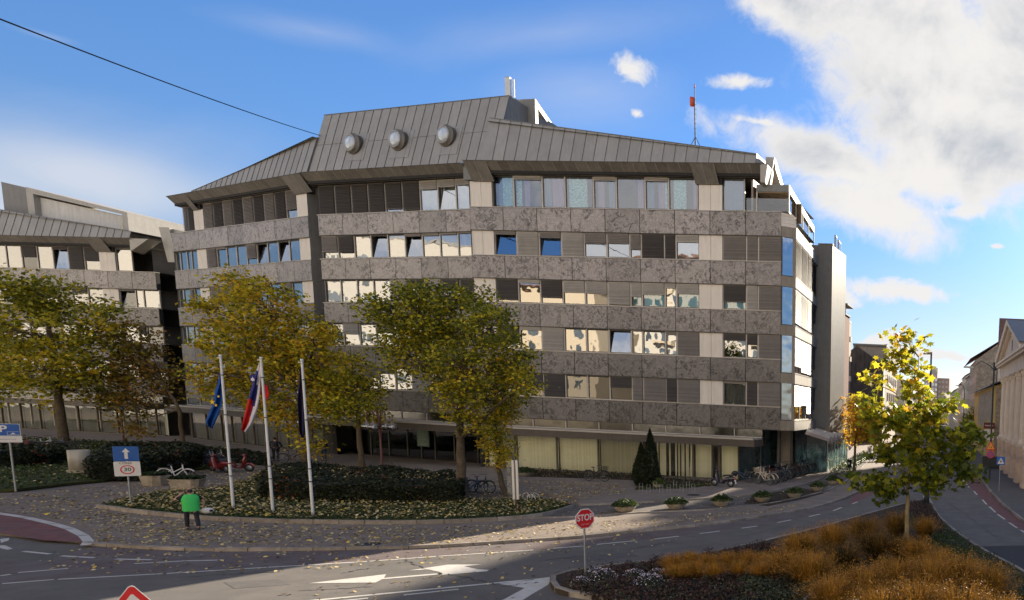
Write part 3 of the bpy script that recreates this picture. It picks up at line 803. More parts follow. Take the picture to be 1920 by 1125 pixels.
roof_slope(S1, 7.4, 28.0, r1, office)
mb = MB()
for (za_, ta_, tb_) in ((26.55, .9, 20.4),): mb.hexa([P2_(ta_, za_, -.02), P2_(tb_, za_ + .15, -.02), P2_(tb_, za_ + .15, .01), P2_(ta_, za_, .01), P2_(ta_, za_ + .03, -.02), P2_(tb_, za_ + .18, -.02), P2_(tb_, za_ + .18, .01), P2_(ta_, za_ + .03, .01)], seam_m)
for tc_ in (5.84, 10.7, 15.7):
    mb.hexa([P2_(tc_ - 1.1, 24.95, -.03), P2_(tc_ + .9, 24.95, -.03), P2_(tc_ + .9, 24.95, .02), P2_(tc_ - 1.1, 24.95, .02), P2_(tc_ - 1.1, 27.3, -.03), P2_(tc_ + .9, 27.3, -.03), P2_(tc_ + .9, 27.3, .02), P2_(tc_ - 1.1, 27.3, .02)], metal_roof)
part(mb, 'flashing', None, office)
# flat roof decks and the big roof body's ends
mb = MB()
P2 = lambda t, z, o=0: S2(t, -.8 + TL * (z - ZE) + o, z)
mb.face([P2(20.6, 24.2), P2(20.6, 29.6), S2(21.0, 9, 28.3), S2(21.0, 9, 24.2)], metal_grey)
mb.face([P2(.8, 24.2), P2(.8, 29.3), S2(.4, 10, 29.3), S2(.4, 10, 24.2)][::-1], metal_grey)
mb.face([P2(.8, 29.3), P2(20.6, 29.6), S2(21., 9, 28.3), S2(.4, 10, 29.3)], metal_grey)
mb.face([S3(1.9, -.1, 27.4), S3(24, -.7, 24.85), S3(23, 14, 24.3), S3(1.9, 14, 26.5)], metal_grey)
mb.face([S1(7.4, -.7, 24.2), S1(28, -.3, 27.2), S1(28, 12, 27.2), S1(7.4, 12, 24.2)], metal_grey)
mb.face([S3(24., -.75, 24.2), S3(24., -.66, 24.95), S3(24.05, 1.6, 24.9), S3(24.05, 1.6, 24.2)], metal_light)
mb.box(-.4, .45, .0, 1.4, 23.0, 24.5, metal_grey, S3)
mb.box(16.7, 17.6, .34, .9, 23.0, 24.15, metal_grey, S2)
part(mb, 'roof_deck', None, office)
# body behind the facades (keeps the light out)
mb = MB()
fp = [S1(0, 3.6, 0), S1(25, 3.6, 0), S2(1, 3.7, 0), S2(17, 3.7, 0), S3(0, 3.6, 0), S3(22.5, 3.6, 0), S4(4, 3.6, 0), S4(9.7, 3.6, 0), S4(9.7, 30, 0), S1(0, 25, 0)]
mb.prism([tuple(p[:2]) for p in fp], 0, 24.0, metal_grey)
part(mb, 'core_wall', None, office)

# ---- skylights
for (px_, py_) in ((668, 272), (752, 265), (842, 257)):
    # plane hit
    r = ray(px_, py_); Cc = Vector((0, 0, H)); A_ = r.dot(S2.n) - TL * r.z; B_ = -.8 + TL * (H - ZE) - (Cc - S2.o).dot(S2.n)
    w = Cc + r * (B_ / A_)
    ax = Vector((S2.n.x * -1, S2.n.y * -1, .05)).normalized()       # horizontal drum axis pointing out
    ax = (ax + S2.d * -.05).normalized()
    x_ = ax.cross(Vector((0, 0, 1))).normalized(); y_ = x_.cross(ax)
    def fn(p, w=w, ax=ax, x_=x_, y_=y_): return w + x_ * p[0] + y_ * p[1] + ax * (p[2] - .1)
    mb = MB()
    mb.lathe([(.80, -.9), (.80, .30), (.85, .32), (.85, .40), (.70, .40), (.70, .52), (.66, .56), (.60, .56), (.58, .50)], seg=36, mat=metal_fascia, fn=fn)
    sk = part(mb, 'skylight', None, office)
    db = MB(); rows = []
    db.lathe([(.58, .52)] + [(.58 * math.cos(a), .52 + .24 * math.sin(a)) for a in [R(q) for q in range(10, 90, 10)]] + [(.001, .76)], seg=28, mat=M('dome_glass', (.42, .47, .52), .08, var=.03, coat=1., spec=.8), fn=fn)
    part(db, 'dome', None, sk)
    rg = MB(); rg.lathe([(.60, .48), (.68, .57), (.66, .61), (.61, .61), (.58, .56)], seg=28, mat=metal_light, fn=fn); part(rg, 'ring', None, sk)

# ---- louvre box beside the big roof
mb = MB()
bx = Sec(*S2(20.9, 2.2, 0)[:2], -.12)
f0_ = AY(985, 190, bx.o.y); f1_ = AY(1003, 185, bx.o.y)
x0b, x1b = f0_.x, f1_.x; yb = bx.o.y
dd = Vector((-.08, .997, 0)); Lb = 5.2
def Bp(x, s, z): return Vector((x, yb, z)) + dd * s
zt0 = f1_.z; zt1 = zt0 - 2.1
mb.face([Bp(x0b - .6, 0, 24.5), Bp(x1b, 0, 24.5), Bp(x1b, 0, zt0), Bp(x0b - .6, 0, zt0 - .12)], metal_grey)
mb.face([Bp(x1b, 0, 24.5), Bp(x1b, .35, 24.5), Bp(x1b, .35, zt0 - .1), Bp(x1b, 0, zt0)], metal_light)
mb.face([Bp(x1b, 0, zt0), Bp(x1b, Lb, zt1), Bp(x1b, Lb, zt1 - .45), Bp(x1b, 0, zt0 - .45)], metal_light)
mb.face([Bp(x1b, .35, zt0 - .4), Bp(x1b - .5, .35, zt0 - .9), Bp(x1b - .5, Lb, zt1 - .9), Bp(x1b, Lb, zt1 - .45)], metal_brown)
mb.face([Bp(x0b - .6, 0, zt0 - .12), Bp(x1b, 0, zt0), Bp(x1b, Lb, zt1), Bp(x0b - .6, Lb, zt1)], metal_grey)
mb.face([Bp(x1b - .5, .35, 24.5), Bp(x1b - .5, Lb, 24.5), Bp(x1b - .5, Lb, zt1 - .9), Bp(x1b - .5, .35, zt0 - .9)], dark_gap)
box_o = part(mb, 'rooftop_housing', None, office)
lv = MB(); z = 24.6
while z < zt0 - 1.0:
    lv.face([Bp(x1b - .46, .4, z), Bp(x1b - .46, Lb, z), Bp(x1b - .36, Lb, z + .07), Bp(x1b - .36, .4, z + .07)], metal_light); z += .16
part(lv, 'louvre', None, box_o)

# ---- corner (chamfer) and side face
for k in range(5):
    zb = ZT - FL * k - BH
    mb = MB(); Lc = math.hypot(53.191 - 52.70, -16.164 + 17.14)
    mb.box(0, Lc, 0, .1, zb - .01, zb + .76, metal_brown, SC)
    part(mb, 'corner_band', None, office)
    if k:
        zt_ = ZT - FL * (k - 1) - BH - .01
        mb = MB()
        mb.box(0, .10, .05, .2, zb + .76, zt_, alu_dark, SC); mb.box(Lc - .22, Lc, .03, .2, zb + .76, zt_, metal_brown, SC)
        mb.box(.1, Lc - .22, .05, .2, zb + .76, zb + .84, alu_dark, SC)
        wo_ = part(mb, 'window', None, office)
        pn = MB(); pn.face([SC(.1, .12, zb + .84), SC(Lc - .22, .12, zb + .84), SC(Lc - .22, .12, zt_), SC(.1, .12, zt_)], glass_mat('corner_glass', (.3, .33, .35), .5, .10, .9) if 'corner_glass' not in MATS else MATS['corner_glass'])
        part(pn, 'pane', None, wo_)
        bk = MB(); bk.face([SC(-.1, .9, zb + .5), SC(Lc + .2, .9, zb + .5), SC(Lc + .2, .9, zt_ + .3), SC(-.1, .9, zt_ + .3)], room); part(bk, 'interior', None, wo_)
    SLP = .098
    # side bands: three bright panels, then set-back bay with shaft shadow in its colour
    mb = MB()
    for i in range(3): mb.box(i * 2.45 + .012, (i + 1) * 2.45 - .012, 0, .1, zb - .01, zb + .76, metal_light, S4)
    mb.box(7.36, 10.0, .12, .22, zb - .01, zb + .76, metal_grey, S4)
    mb.box(0, 7.36, -.03, .12, zb + .76, zb + .80, alu, S4)
    part(mb, 'side_band', None, office)
    if k:
        zt_ = ZT - FL * (k - 1) - BH - .01
        bls = {1: (1, 1, 1, 1), 2: (.93, .95, .96, .5), 3: (.82, .93, .95, .7), 4: (.62, .6, .85, .7)}[k]
        for i, (a, b_) in enumerate(((.1, 2.45), (2.45, 4.9), (4.9, 7.3), (7.45, 10.))):
            n0 = .16 if i < 3 else .4
            window(S4, a, b_, zb + .80, zt_, W(bls[i], (blind if i != 1 else blind_sd) if i < 3 else blind_d), office, n0=n0)
        interior(S4, .3, 10., zb + .8, zt_, office, depth=2.6)
SLP = .122
mb = MB()
# projecting shaft
SW = Sec(*S4(10.0, 0, 0)[:2], -.09)
a0 = AY(1531, 600, SW.o.y).x - SW.o.x; a1 = AY(1559.5, 600, SW.o.y).x - SW.o.x
zt_s = AY(1545, 459, SW.o.y).z
for z in range(7):
    za, zb = 4.1 + z * (zt_s - 4.1) / 7, 4.1 + (z + 1) * (zt_s - 4.1) / 7
    mb.box(-.15, a1 * .62, 0, .1, za + .01, zb - .01, metal_brown, SW); mb.box(a1 * .62 + .02, a1, 0, .1, za + .01, zb - .01, metal_brown, SW)
mb.box(-.3, a1 - .02, .05, 4, 4.1, zt_s - .02, metal_grey, SW)
mb.box(-.2, a1 + .03, -.03, .3, zt_s, zt_s + .12, metal_brown, SW)
part(mb, 'service_shaft', None, office)
mb = MB()
cA = SW(a1, 0, 0); SX = Sec(cA.x, cA.y, 1.6525)
for i, (a, b_, zt2) in enumerate(((0, 1.1, zt_s), (1.1, 2.2, zt_s))):
    zz = 4.4
    while zz < zt2 - .1:
        z2 = min(zz + 3.7, zt2); mb.box(a + .012, b_ - .012, 0, .1, zz + .01, z2 - .01, M('bright_marble', (.46, .43, .40), .5, var=.3, scale=4, dirt=(.09, .07, .065), dscale=2.6, damt=.95), SX); zz = z2
mb.box(0, 2.2, .05, 6, 4.4, zt_s - .1, metal_grey, SX)
mb.box(2.22, 5.0, .0, 6, 4.4, zt_s - 5.6, MATS['bright_marble'], SX)
wl = part(mb, 'marble_wall', None, office)
for k in range(5):
    zc = 5.6 + k * 3.7
    for (a, b_) in ((1.2, 2.0), (3.0, 4.4)):
        if a > 5 and k > 3: continue
        q = MB(); q.box(a, b_, -.10, .03, zc, zc + 1.9, alu_dark, SX); wo_ = part(q, 'window', None, office)
        q = MB(); q.face([SX(a + .08, -.11, zc + .08), SX(b_ - .08, -.11, zc + .08), SX(b_ - .08, -.11, zc + 1.8), SX(a + .08, -.11, zc + 1.8)], glass_dark); part(q, 'pane', None, wo_)

# ---- roof terrace on the right corner
mb = MB(); mb.box(23.3, 26.0, 3.1, 3.3, ZT, 22.5, M('terrace_wood', (.10, .065, .04), .8, var=.3), S3); mb.box(23.25, 23.35, .4, 3.1, ZT, 22.9, MATS['terrace_wood'], S3); part(mb, 'terrace_wall', None, office)
mb = MB(); TA = S3(26.28, 0, 0); tz = 22.42
TB = G(1527, 425, 22.95)
tdir = Vector((TB.x - TA.x, TB.y - TA.y, 0)); TLn = min(tdir.length, 14); tdir.normalize()
ST = Sec(TA.x, TA.y, math.atan2(tdir.y, tdir.x))
inn = -S3.d
def TP(s, i, z): return Vector((TA.x, TA.y, 0)) + tdir * s + inn * i + Vector((0, 0, z))
mb.box(0, TLn, 0, 2.6, tz, tz + .52, metal_light, TP)
mb.box(-.02, -.0, 0, 2.6, tz, tz + .50, metal_grey, TP)
mb.box(.1, TLn - .1, .1, 2.5, tz - .05, tz - .003, M('terrace_soffit', (.42, .30, .18), .7, var=.15, island=.1), TP)
part(mb, 'terrace_roof', None, office)
mb = MB()
for i in range(5):
    s = .06 + i * (TLn - .15) / 4
    mb.box(s, s + .07, 0, .09, ZT + .02, tz, metal_light, TP)
mb.box(0, TLn, -.01, .08, ZT - .1, ZT + .05, metal_light, TP)
mb.box(0, .07, 2.5, 2.6, ZT, tz, alu, TP)
tf = part(mb, 'terrace_frame', None, office)
mb = MB()
for i in range(4):
    s = .13 + i * (TLn - .15) / 4; s2 = .06 + (i + 1) * (TLn - .15) / 4
    mb.face([TP(s, .04, ZT + .05), TP(s2, .04, ZT + .05), TP(s2, .04, ZT + 1.05), TP(s, .04, ZT + 1.05)], glass_clear)
mb.face([S3(24.2, .05, ZT), S3(26.3, .05, ZT), S3(26.3, .05, ZT + .95), S3(24.2, .05, ZT + .95)], glass_clear)
mb.face([S3(S3.t(1399, 380), .05, ZT), S3(24.2, .05, ZT), S3(24.2, .05, ZT + .95), S3(S3.t(1399, 380), .05, ZT + .95)], glass_clear)
part(mb, 'balustrade', None, office)
mb = MB()   # terrace deck, back wall, corner cladding under it
mb.face([S3(23, .1, ZT - .02), S3(26.2, .1, ZT - .02), S4(9, .3, ZT - .02), S4(9, 4, ZT - .02)], slab)
mb.box(23.15, 23.3, .3, 8, ZT, 23.4, metal_brown, S3)
for i in range(4):
    za = ZT - 1.06 + i * .25
    mb.hexa([SC(-.02, .0, za), SC(Lc + .02 - .0, .0, za), SC(Lc, .3, za), SC(-.02, .3, za), SC(-.02, .0, za + .235), SC(Lc - i * .1, .0, za + .235), SC(Lc - i * .1, .3, za + .235), SC(-.02, .3, za + .235)], cream)
part(mb, 'terrace_deck', None, office)
mb = MB()    # white sloping upstands behind the eave at the right end
e0 = S3(24.45, .3, 0); q = Sec(e0.x, e0.y, 1.64)
zA = 24.9
mb.hexa([q(-.9, -.05, 22.9), q(0, .0, 22.7), q(0, .3, 22.7), q(-.9, .3, 22.9), q(-1.0, -.25, ZE), q(0, -.3, ZE), q(0, .3, ZE), q(-1., .3, ZE)], metal_light)
mb.hexa([q(.0, -.12, 22.75), q(.45, -.12, 22.75), q(.45, .2, 22.75), q(.0, .2, 22.75), q(.15, -.45, 25.1), q(.6, -.45, 25.1), q(.6, .2, 25.1), q(.15, .2, 25.1)], metal_light)
mb.hexa([q(.5, -.45, 24.4), q(4, -.45, 22.9), q(4, .2, 22.9), q(.5, .2, 24.4), q(.5, -.45, 25.1), q(4, -.45, 23.5), q(4, .2, 23.5), q(.5, .2, 25.1)], metal_light)
mb.hexa([q(.5, 0.1, 22.7), q(4, 0.1, 22.7), q(4, .2, 22.7), q(.5, .2, 22.7), q(.5, .1, 24.6), q(4, .1, 23.1), q(4, .2, 23.1), q(.5, .2, 24.6)], metal_brown)
part(mb, 'parapet', None, office)

# ---- ground floor: canopy, clerestory, shop front
glass_cl = glass_mat('dusty_clerestory_glass', (.25, .28, .27), .05, .03, rough=.12)
def canopy(sec, t0, t1, parent, nd=-1.5, z0=3.05, z1=3.7):
    mb = MB()
    mb.box(t0, t1, nd, nd + .1, z0, z1 - .12, M('canopy_metal', (.085, .07, .058), .5, metal=.2, var=.15, streak=.2), sec)
    mb.box(t0, t1, nd - .05, .1, z1 - .12, z1, alu, sec)
    mb.box(t0 + .02, t1 - .02, nd + .1, .1, z0 + .3, z1 - .121, dark_gap, sec)
    mb.box(t1, t1 + .08, nd + .01, .1, z0, z1 - .13, MATS['canopy_metal'], sec)
    part(mb, 'canopy', None, parent)
    mb = MB(); t = t0; i = 0
    while t < min(t1, t0 + 100) - .2:
        e = min(t + 2.855, t1)
        mb.box(t, t + .07, .02, .12, z1, ZT - 4 * FL - BH, alu, sec)
        mb.box(t, e, .02, .1, z1, z1 + .06, alu, sec)
        t = e; i += 1
    cf = part(mb, 'clerestory', None, parent)
    mb = MB(); mb.face([sec(t0, .08, z1), sec(t1, .08, z1), sec(t1, .08, 4.4), sec(t0, .08, 4.4)], glass_cl); part(mb, 'pane', None, cf)
canopy(S3, 1.9, 24.2, office); canopy(S2, -.2, 18.5, office, nd=-2.2); canopy(S1, 0, 25.9, office)
vb = M('vertical_blind', (.90, .86, .66), .8, var=.05, scale=1., island=.08)
frame_dk = M('shopfront_frame', (.16, .13, .10), .5, metal=.2)
def shopfront(sec, t0, t1, bays, parent, gm=glass_clear, seed=0, zt=3.3):
    rnd = random.Random(seed)
    t = t0
    for w_, kind in bays:
        e = min(t + w_, t1)
        mb = MB(); mb.box(t, t + .09, .02, .16, .18, zt, frame_dk, sec); mb.box(t + .09, e, .04, .14, .18, .26, frame_dk, sec)
        f_ = part(mb, 'shop_window', None, parent)
        mb = MB(); mb.face([sec(t + .09, .1, .26), sec(e, .1, .26), sec(e, .1, zt), sec(t + .09, .1, zt)], gm); part(mb, 'pane', None, f_)
        mb = MB()
        if kind == 'closed':
            x = t + .12
            while x < e - .02: mb.face([sec(x, .32 + .02 * rnd.random(), .28), sec(min(x + .125, e), .34, .28), sec(min(x + .125, e), .34, zt), sec(x, .32, zt)], vb); x += .127
        elif kind == 'open':
            x = t + .12
            while x < e - .02: mb.face([sec(x, .30, .28), sec(x + .07, .40, .28), sec(x + .07, .40, zt), sec(x, .30, zt)], vb); x += .135
        elif kind == 'bunch':
            x = t + .12
            while x < e - .3:
                if rnd.random() < .62: mb.face([sec(x, .33, .28), sec(x + .11, .36, .28), sec(x + .12, .36, zt), sec(x, .33, zt)], vb)
                x += .13
            mb.face([sec(e - .5, .42, .28), sec(e - .38, .42, .28), sec(e - .12, .42, zt), sec(e - .24, .42, zt)], vb)
        if mb.f: part(mb, 'vertical_blinds', None, f_)
        t = e
    mb = MB()
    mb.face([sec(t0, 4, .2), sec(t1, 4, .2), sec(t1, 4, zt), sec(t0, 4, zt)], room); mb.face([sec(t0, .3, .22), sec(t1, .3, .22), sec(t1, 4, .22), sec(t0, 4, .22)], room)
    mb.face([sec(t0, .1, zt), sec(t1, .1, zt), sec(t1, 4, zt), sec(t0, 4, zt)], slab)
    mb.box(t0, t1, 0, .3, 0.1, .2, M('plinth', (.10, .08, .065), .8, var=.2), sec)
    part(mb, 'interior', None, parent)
shopfront(S3, .4, 22.2, [(1.3, 'closed'), (1.3, 'open'), (3.7, 'closed'), (3.6, 'closed'), (3.9, 'open'), (.9, 'closed'), (3.3, 'bunch'), (1.6, 'closed'), (.6, 'none'), (3.0, 'closed'), (.12, 'none'), (.9, 'closed')], office, seed=2)
shopfront(S1, .4, 25.6, [(3.2, 'closed'), (3.2, 'closed')] + [(2.1, 'closed')] * 9, office, gm=glass_dark, seed=4)
# entrance in the middle section: recessed, dark
mb = MB()
for t in (2.2, 4.4, 6.6, 8.2, 9.8, 12.0, 14.6): mb.box(t, t + .1, 1.6, 1.72, .2, 3.4, alu_dark, S2)
mb.box(0, 17, 1.6, 1.7, 2.5, 2.6, alu_dark, S2)
en = part(mb, 'entrance', None, office)
mb = MB(); mb.face([S2(0, 1.66, .2), S2(17.1, 1.66, .2), S2(17.1, 1.66, 3.4), S2(0, 1.66, 3.4)], glass_dark); part(mb, 'pane', None, en)
mb = MB(); mb.face([S2(0, 3.5, .2), S2(17.1, 3.5, .2), S2(17.1, 3.5, 3.4), S2(0, 3.5, 3.4)], M('lobby_dark', (.03, .026, .022), .9)); mb.face([S2(0, -.1, 3.4), S2(17.1, -.1, 3.4), S2(17.1, 3.5, 3.4), S2(0, 3.5, 3.4)], MATS['lobby_dark']); part(mb, 'lobby', None, en)
mb = MB(); ta = S2.t(781, 830, 1.3); mb.box(ta, ta + 1.35, 1.35, 1.42, 1.35, 2.85, M('notice_board', (.11, .17, .13), .6, var=.1), S2)
nbd = part(mb, 'notice_board', None, office)
mb = MB()
for i in range(9): mb.box(ta + .12, ta + 1.1 - .15 * (i % 3), 1.345, 1.352, 1.5 + i * .145, 1.53 + i * .145, M('notice_text', (.3, .38, .32), .7), S2)
part(mb, 'notice_lines', None, nbd)
# corner undercroft: column, pipe, teal glass
mb = MB()
cc = S3(24.9, .9, 0)
c0 = Sec(S3(24.55, .35, 0).x, S3(24.55, .35, 0).y, S3.a)
qx = AY(1464, 850, 58).x; mb.box(qx, qx + .80, 58, 58.8, .15, 4.36, metal_brown)
part(mb, 'column', None, office)
mb = MB(); p = Vector((AY(1459, 850, 57.6).x, 57.6, 0)); mb.tube([(p.x, p.y, .2), (p.x, p.y, 4.4)], .11, 10, metal_fascia); part(mb, 'downpipe', None, office)
mb = MB()
fa = S3(22.2, .1, 0); fb = S3(22.6, 6.6, 0); fc = S3(23.9, 6.8, 0); fd = S4(6.2, 1.2, 0); fe = S4(9.4, .9, 0); fg = SX(.2, .3, 0); fh = SX(14, .3, 0)
def murral():
    m, nt, out = _new('painted_glass'); N = nt.nodes.new; L = nt.links.new
    b = N('ShaderNodeBsdfPrincipled'); L(b.outputs[0], out.inputs[0]); b.inputs['Roughness'].default_value = .12; b.inputs['Specular IOR Level'].default_value = .7
    geo = N('ShaderNodeNewGeometry'); n = N('ShaderNodeTexNoise'); n.inputs['Scale'].default_value = 1.3; n.inputs['Detail'].default_value = 10; n.inputs['Roughness'].default_value = .7; n.inputs['Distortion'].default_value = .5; mp = N('ShaderNodeMapping'); mp.inputs['Scale'].default_value = (1, 1, .6); L(geo.outputs['Position'], mp.inputs[0]); L(mp.outputs[0], n.inputs['Vector'])
    cr = N('ShaderNodeValToRGB'); L(n.outputs['Fac'], cr.inputs[0]); e = cr.color_ramp.elements
    e[0].position = .36; e[0].color = (.035, .05, .05, 1); e[1].position = .66; e[1].color = (.50, .60, .57, 1)
    x = e.new(.45); x.color = (.06, .11, .105, 1); x = e.new(.53); x.color = (.13, .26, .25, 1); x = e.new(.58); x.color = (.24, .34, .31, 1)
    sp = N('ShaderNodeSeparateXYZ'); L(geo.outputs['Position'], sp.inputs[0]); mr = N('ShaderNodeMapRange'); L(sp.outputs[2], mr.inputs[0]); mr.inputs[1].default_value = 2.1; mr.inputs[2].default_value = 3.2
    mx = N('ShaderNodeMix'); mx.data_type = 'RGBA'; L(mr.outputs[0], mx.inputs[0]); L(cr.outputs[0], mx.inputs[6]); mx.inputs[7].default_value = (.10, .105, .11, 1); L(mx.outputs[2], b.inputs['Base Color'])
    return m
mural = murral()
for p, q_ in ((fd, fe), (fe, fg), (fg, fh)): vquad(mb, p, q_, .2, 4.35, mural)
part(mb, 'painted_glazing', None, office)
mb = MB()
for p, q_ in ((fa, fb), (fb, fc), (fc, fd)): vquad(mb, p, q_, .2, 4.35, M('recess_glazing', (.045, .06, .055), .15, var=.5, scale=.7, spec=.9, dirt=(.07, .12, .10), dscale=.8, damt=.7))
part(mb, 'recess_glazing', None, office)
mb = MB()
for p, q_ in ((fa, fb), (fd, fe), (fg, fh)):
    L2 = (q_ - p).length; n = max(2, int(L2 / 1.8))
    for i in range(n + 1): w = p.lerp(q_, i / n); mb.box(w.x - .03, w.x + .03, w.y - .03, w.y + .03, .2, 4.35, alu_dark)
part(mb, 'glazing_bars', None, office)
mb = MB()
mb.face([S3(17, .05, 4.37), S3(25.7, .05, 4.37), S4(.2, 0.05, 4.37), S4(26, .05, 4.37), S4(26, 6, 4.37), S3(17, 6, 4.37)], M('soffit', (.12, .10, .08), .8))
part(mb, 'soffit', None, office)
# ------------------------------------------------------------------ neighbouring wing on the left
wing = empty('office_wing', (-100, 72, 0), label='lower grey office block with marbled bands behind the yellowing trees, left of the main block', cat='office building')
wa = -.0892
WS = Sec(-88.34 - 25.7 * math.cos(wa), 71.07 - 25.7 * math.sin(wa), wa)
zt_save = ZT
ZT = 17.29
for k in range(4): band(WS, 9, ZT - FL * k, wing)
stf = [MB(), MB(), MB(), MB()]
for k in range(0, 4):
    z0 = ZT - FL * k; z1 = 19.7 if k == 0 else ZT - FL * (k - 1) - BH - .02
    for i, (a, b_) in enumerate([(4, 6), (6, 8), (8, 10), (10, 12), (12, 14), (14, 16), (16, 18), (18, 20)] + [(22, 24), (24, 25), (25, 27)]):
        if k == 0 and i > 8: continue
        window(WS, a * MOD, b_ * MOD, z0, z1, W((0, .15, 0, .5, .08, 0, 1, .1, 0, .3, 0, .6)[(i * 5 + k * 3) % 12], D_, None, glass if (i + k) % 3 else glass_dark, 1 if (i * 3 + k) % 5 == 0 else 0), wing)
    beige(WS, 20, z0, 19.2 if k == 0 else z1, wing)
    interior(WS, 2, 25.6, z0, z1, wing)
_ze, _zf, _zd = ZE, ZF, ZD
ZE, ZF, ZD = ZE - FL, ZF - FL, ZD - FL
eave(WS, -4, 24.4, [(-4, 2.0), (19.2, 21.0)], wing)
rw = lambda t: 27.57 - FL + (24.92 - 27.57) * (t - 2.95) / (23.95 - 2.95)
roof_slope(WS, -4, 24.2, lambda t: min(rw(t), 24.4), wing, zb=ZE + .03)
mb = MB()
mb.face([WS(-4, -.1, rw(-1)), WS(24.2, -.7, rw(24)), WS(24.2, 14, rw(24)), WS(-4, 14, rw(-1))], metal_grey)
mb.prism([tuple(WS(a, b_, 0)[:2]) for a, b_ in ((-4, 3.6), (25.5, 3.6), (25.5, 24), (-4, 24))], 0, ZE - .3, metal_grey)
part(mb, 'core_wall', None, wing)
mb = MB()     # long dormer on the roof, pale frame with a recessed wall
q0 = AY(56, 390, 74.5); q1 = AY(237, 420, 74.5); ztA = AY(50, 351, 74.5).z; ztB = AY(230, 397, 74.5).z
def DP(u, n, v): # u 0..1 along, v 0..1 from bottom to sloping top
    p = q0.lerp(q1, u); zt_ = ztA + (ztB - ztA) * u; zb_ = 20.6
    return Vector((p.x + .05 * n, p.y + n, zb_ + (zt_ - zb_) * v))
mb.box(0, 1, .5, 5, 0, .86, M('dormer_wall', (.62, .59, .54), .7, var=.06, streak=.2), DP)
mb.box(-.02, 1.02, 0, 5, .9, 1, metal_light, DP)
mb.box(-.02, .05, 0, 5, 0, .9, metal_light, DP); mb.box(.96, 1.02, 0, 5, 0, .9, metal_light, DP)
mb.box(-.3, -.02, .2, 5, 0, .98, metal_grey, DP)
mb.box(.88, .96, .45, .6, .1, .84, glass_dark, DP)
part(mb, 'dormer', None, wing)
mb = MB()
e0 = WS(24.4, .3, 0); q = Sec(e0.x, e0.y, 1.5)
mb.hexa([q(-.9, .25, 19.3), q(0, .3, 19.1), q(0, .5, 19.1), q(-.9, .5, 19.3), q(-1.0, -.25 - 1.6, ZE), q(0, -1.9, ZE), q(0, .3, ZE), q(-1., .3, ZE)], metal_light)
mb.hexa([q(.0, -3.4, 18.4), q(.3, -3.4, 18.4), q(.3, -2.4, 18.4), q(.0, -2.4, 18.4), q(.0, -2.9, 21.9), q(.3, -2.9, 21.9), q(.3, -1.7, 21.9), q(.0, -1.7, 21.9)], metal_light)
mb.hexa([q(.3, -9, 20.1), q(.6, -9, 20.1), q(.6, -2.4, 21.2), q(.3, -2.4, 21.2), q(.3, -9, 20.8), q(.6, -9, 20.8), q(.6, -2.4, 21.9), q(.3, -2.4, 21.9)], metal_light)
part(mb, 'parapet', None, wing)
mb = MB()     # link between both blocks
lk = Sec(WS(25.7, 3, 0).x, WS(25.7, 3, 0).y, -.05)
for k in range(4):
    zz = 15.49 - FL * k
    mb.box(0, 9, 0, .2, zz, zz + 1.0, metal_grey, lk); mb.box(0, 9, .3, 6, zz - 2.7, zz, glass_dark, lk)
    for i in range(5): mb.box(i * 1.9, i * 1.9 + .12, .1, .25, zz - 2.7, zz, alu_dark, lk)
mb.box(-.2, 9, .5, 10, 0, 17.5, metal_grey, lk)
part(mb, 'link_wing', None, wing)
canopy(WS, 0, 25, wing)
shopfront(WS, 0, 25, [(2.4, 'closed')] * 11, wing, gm=glass_dark, seed=9)
ZT = zt_save; ZE, ZF, ZD = _ze, _zf, _zd

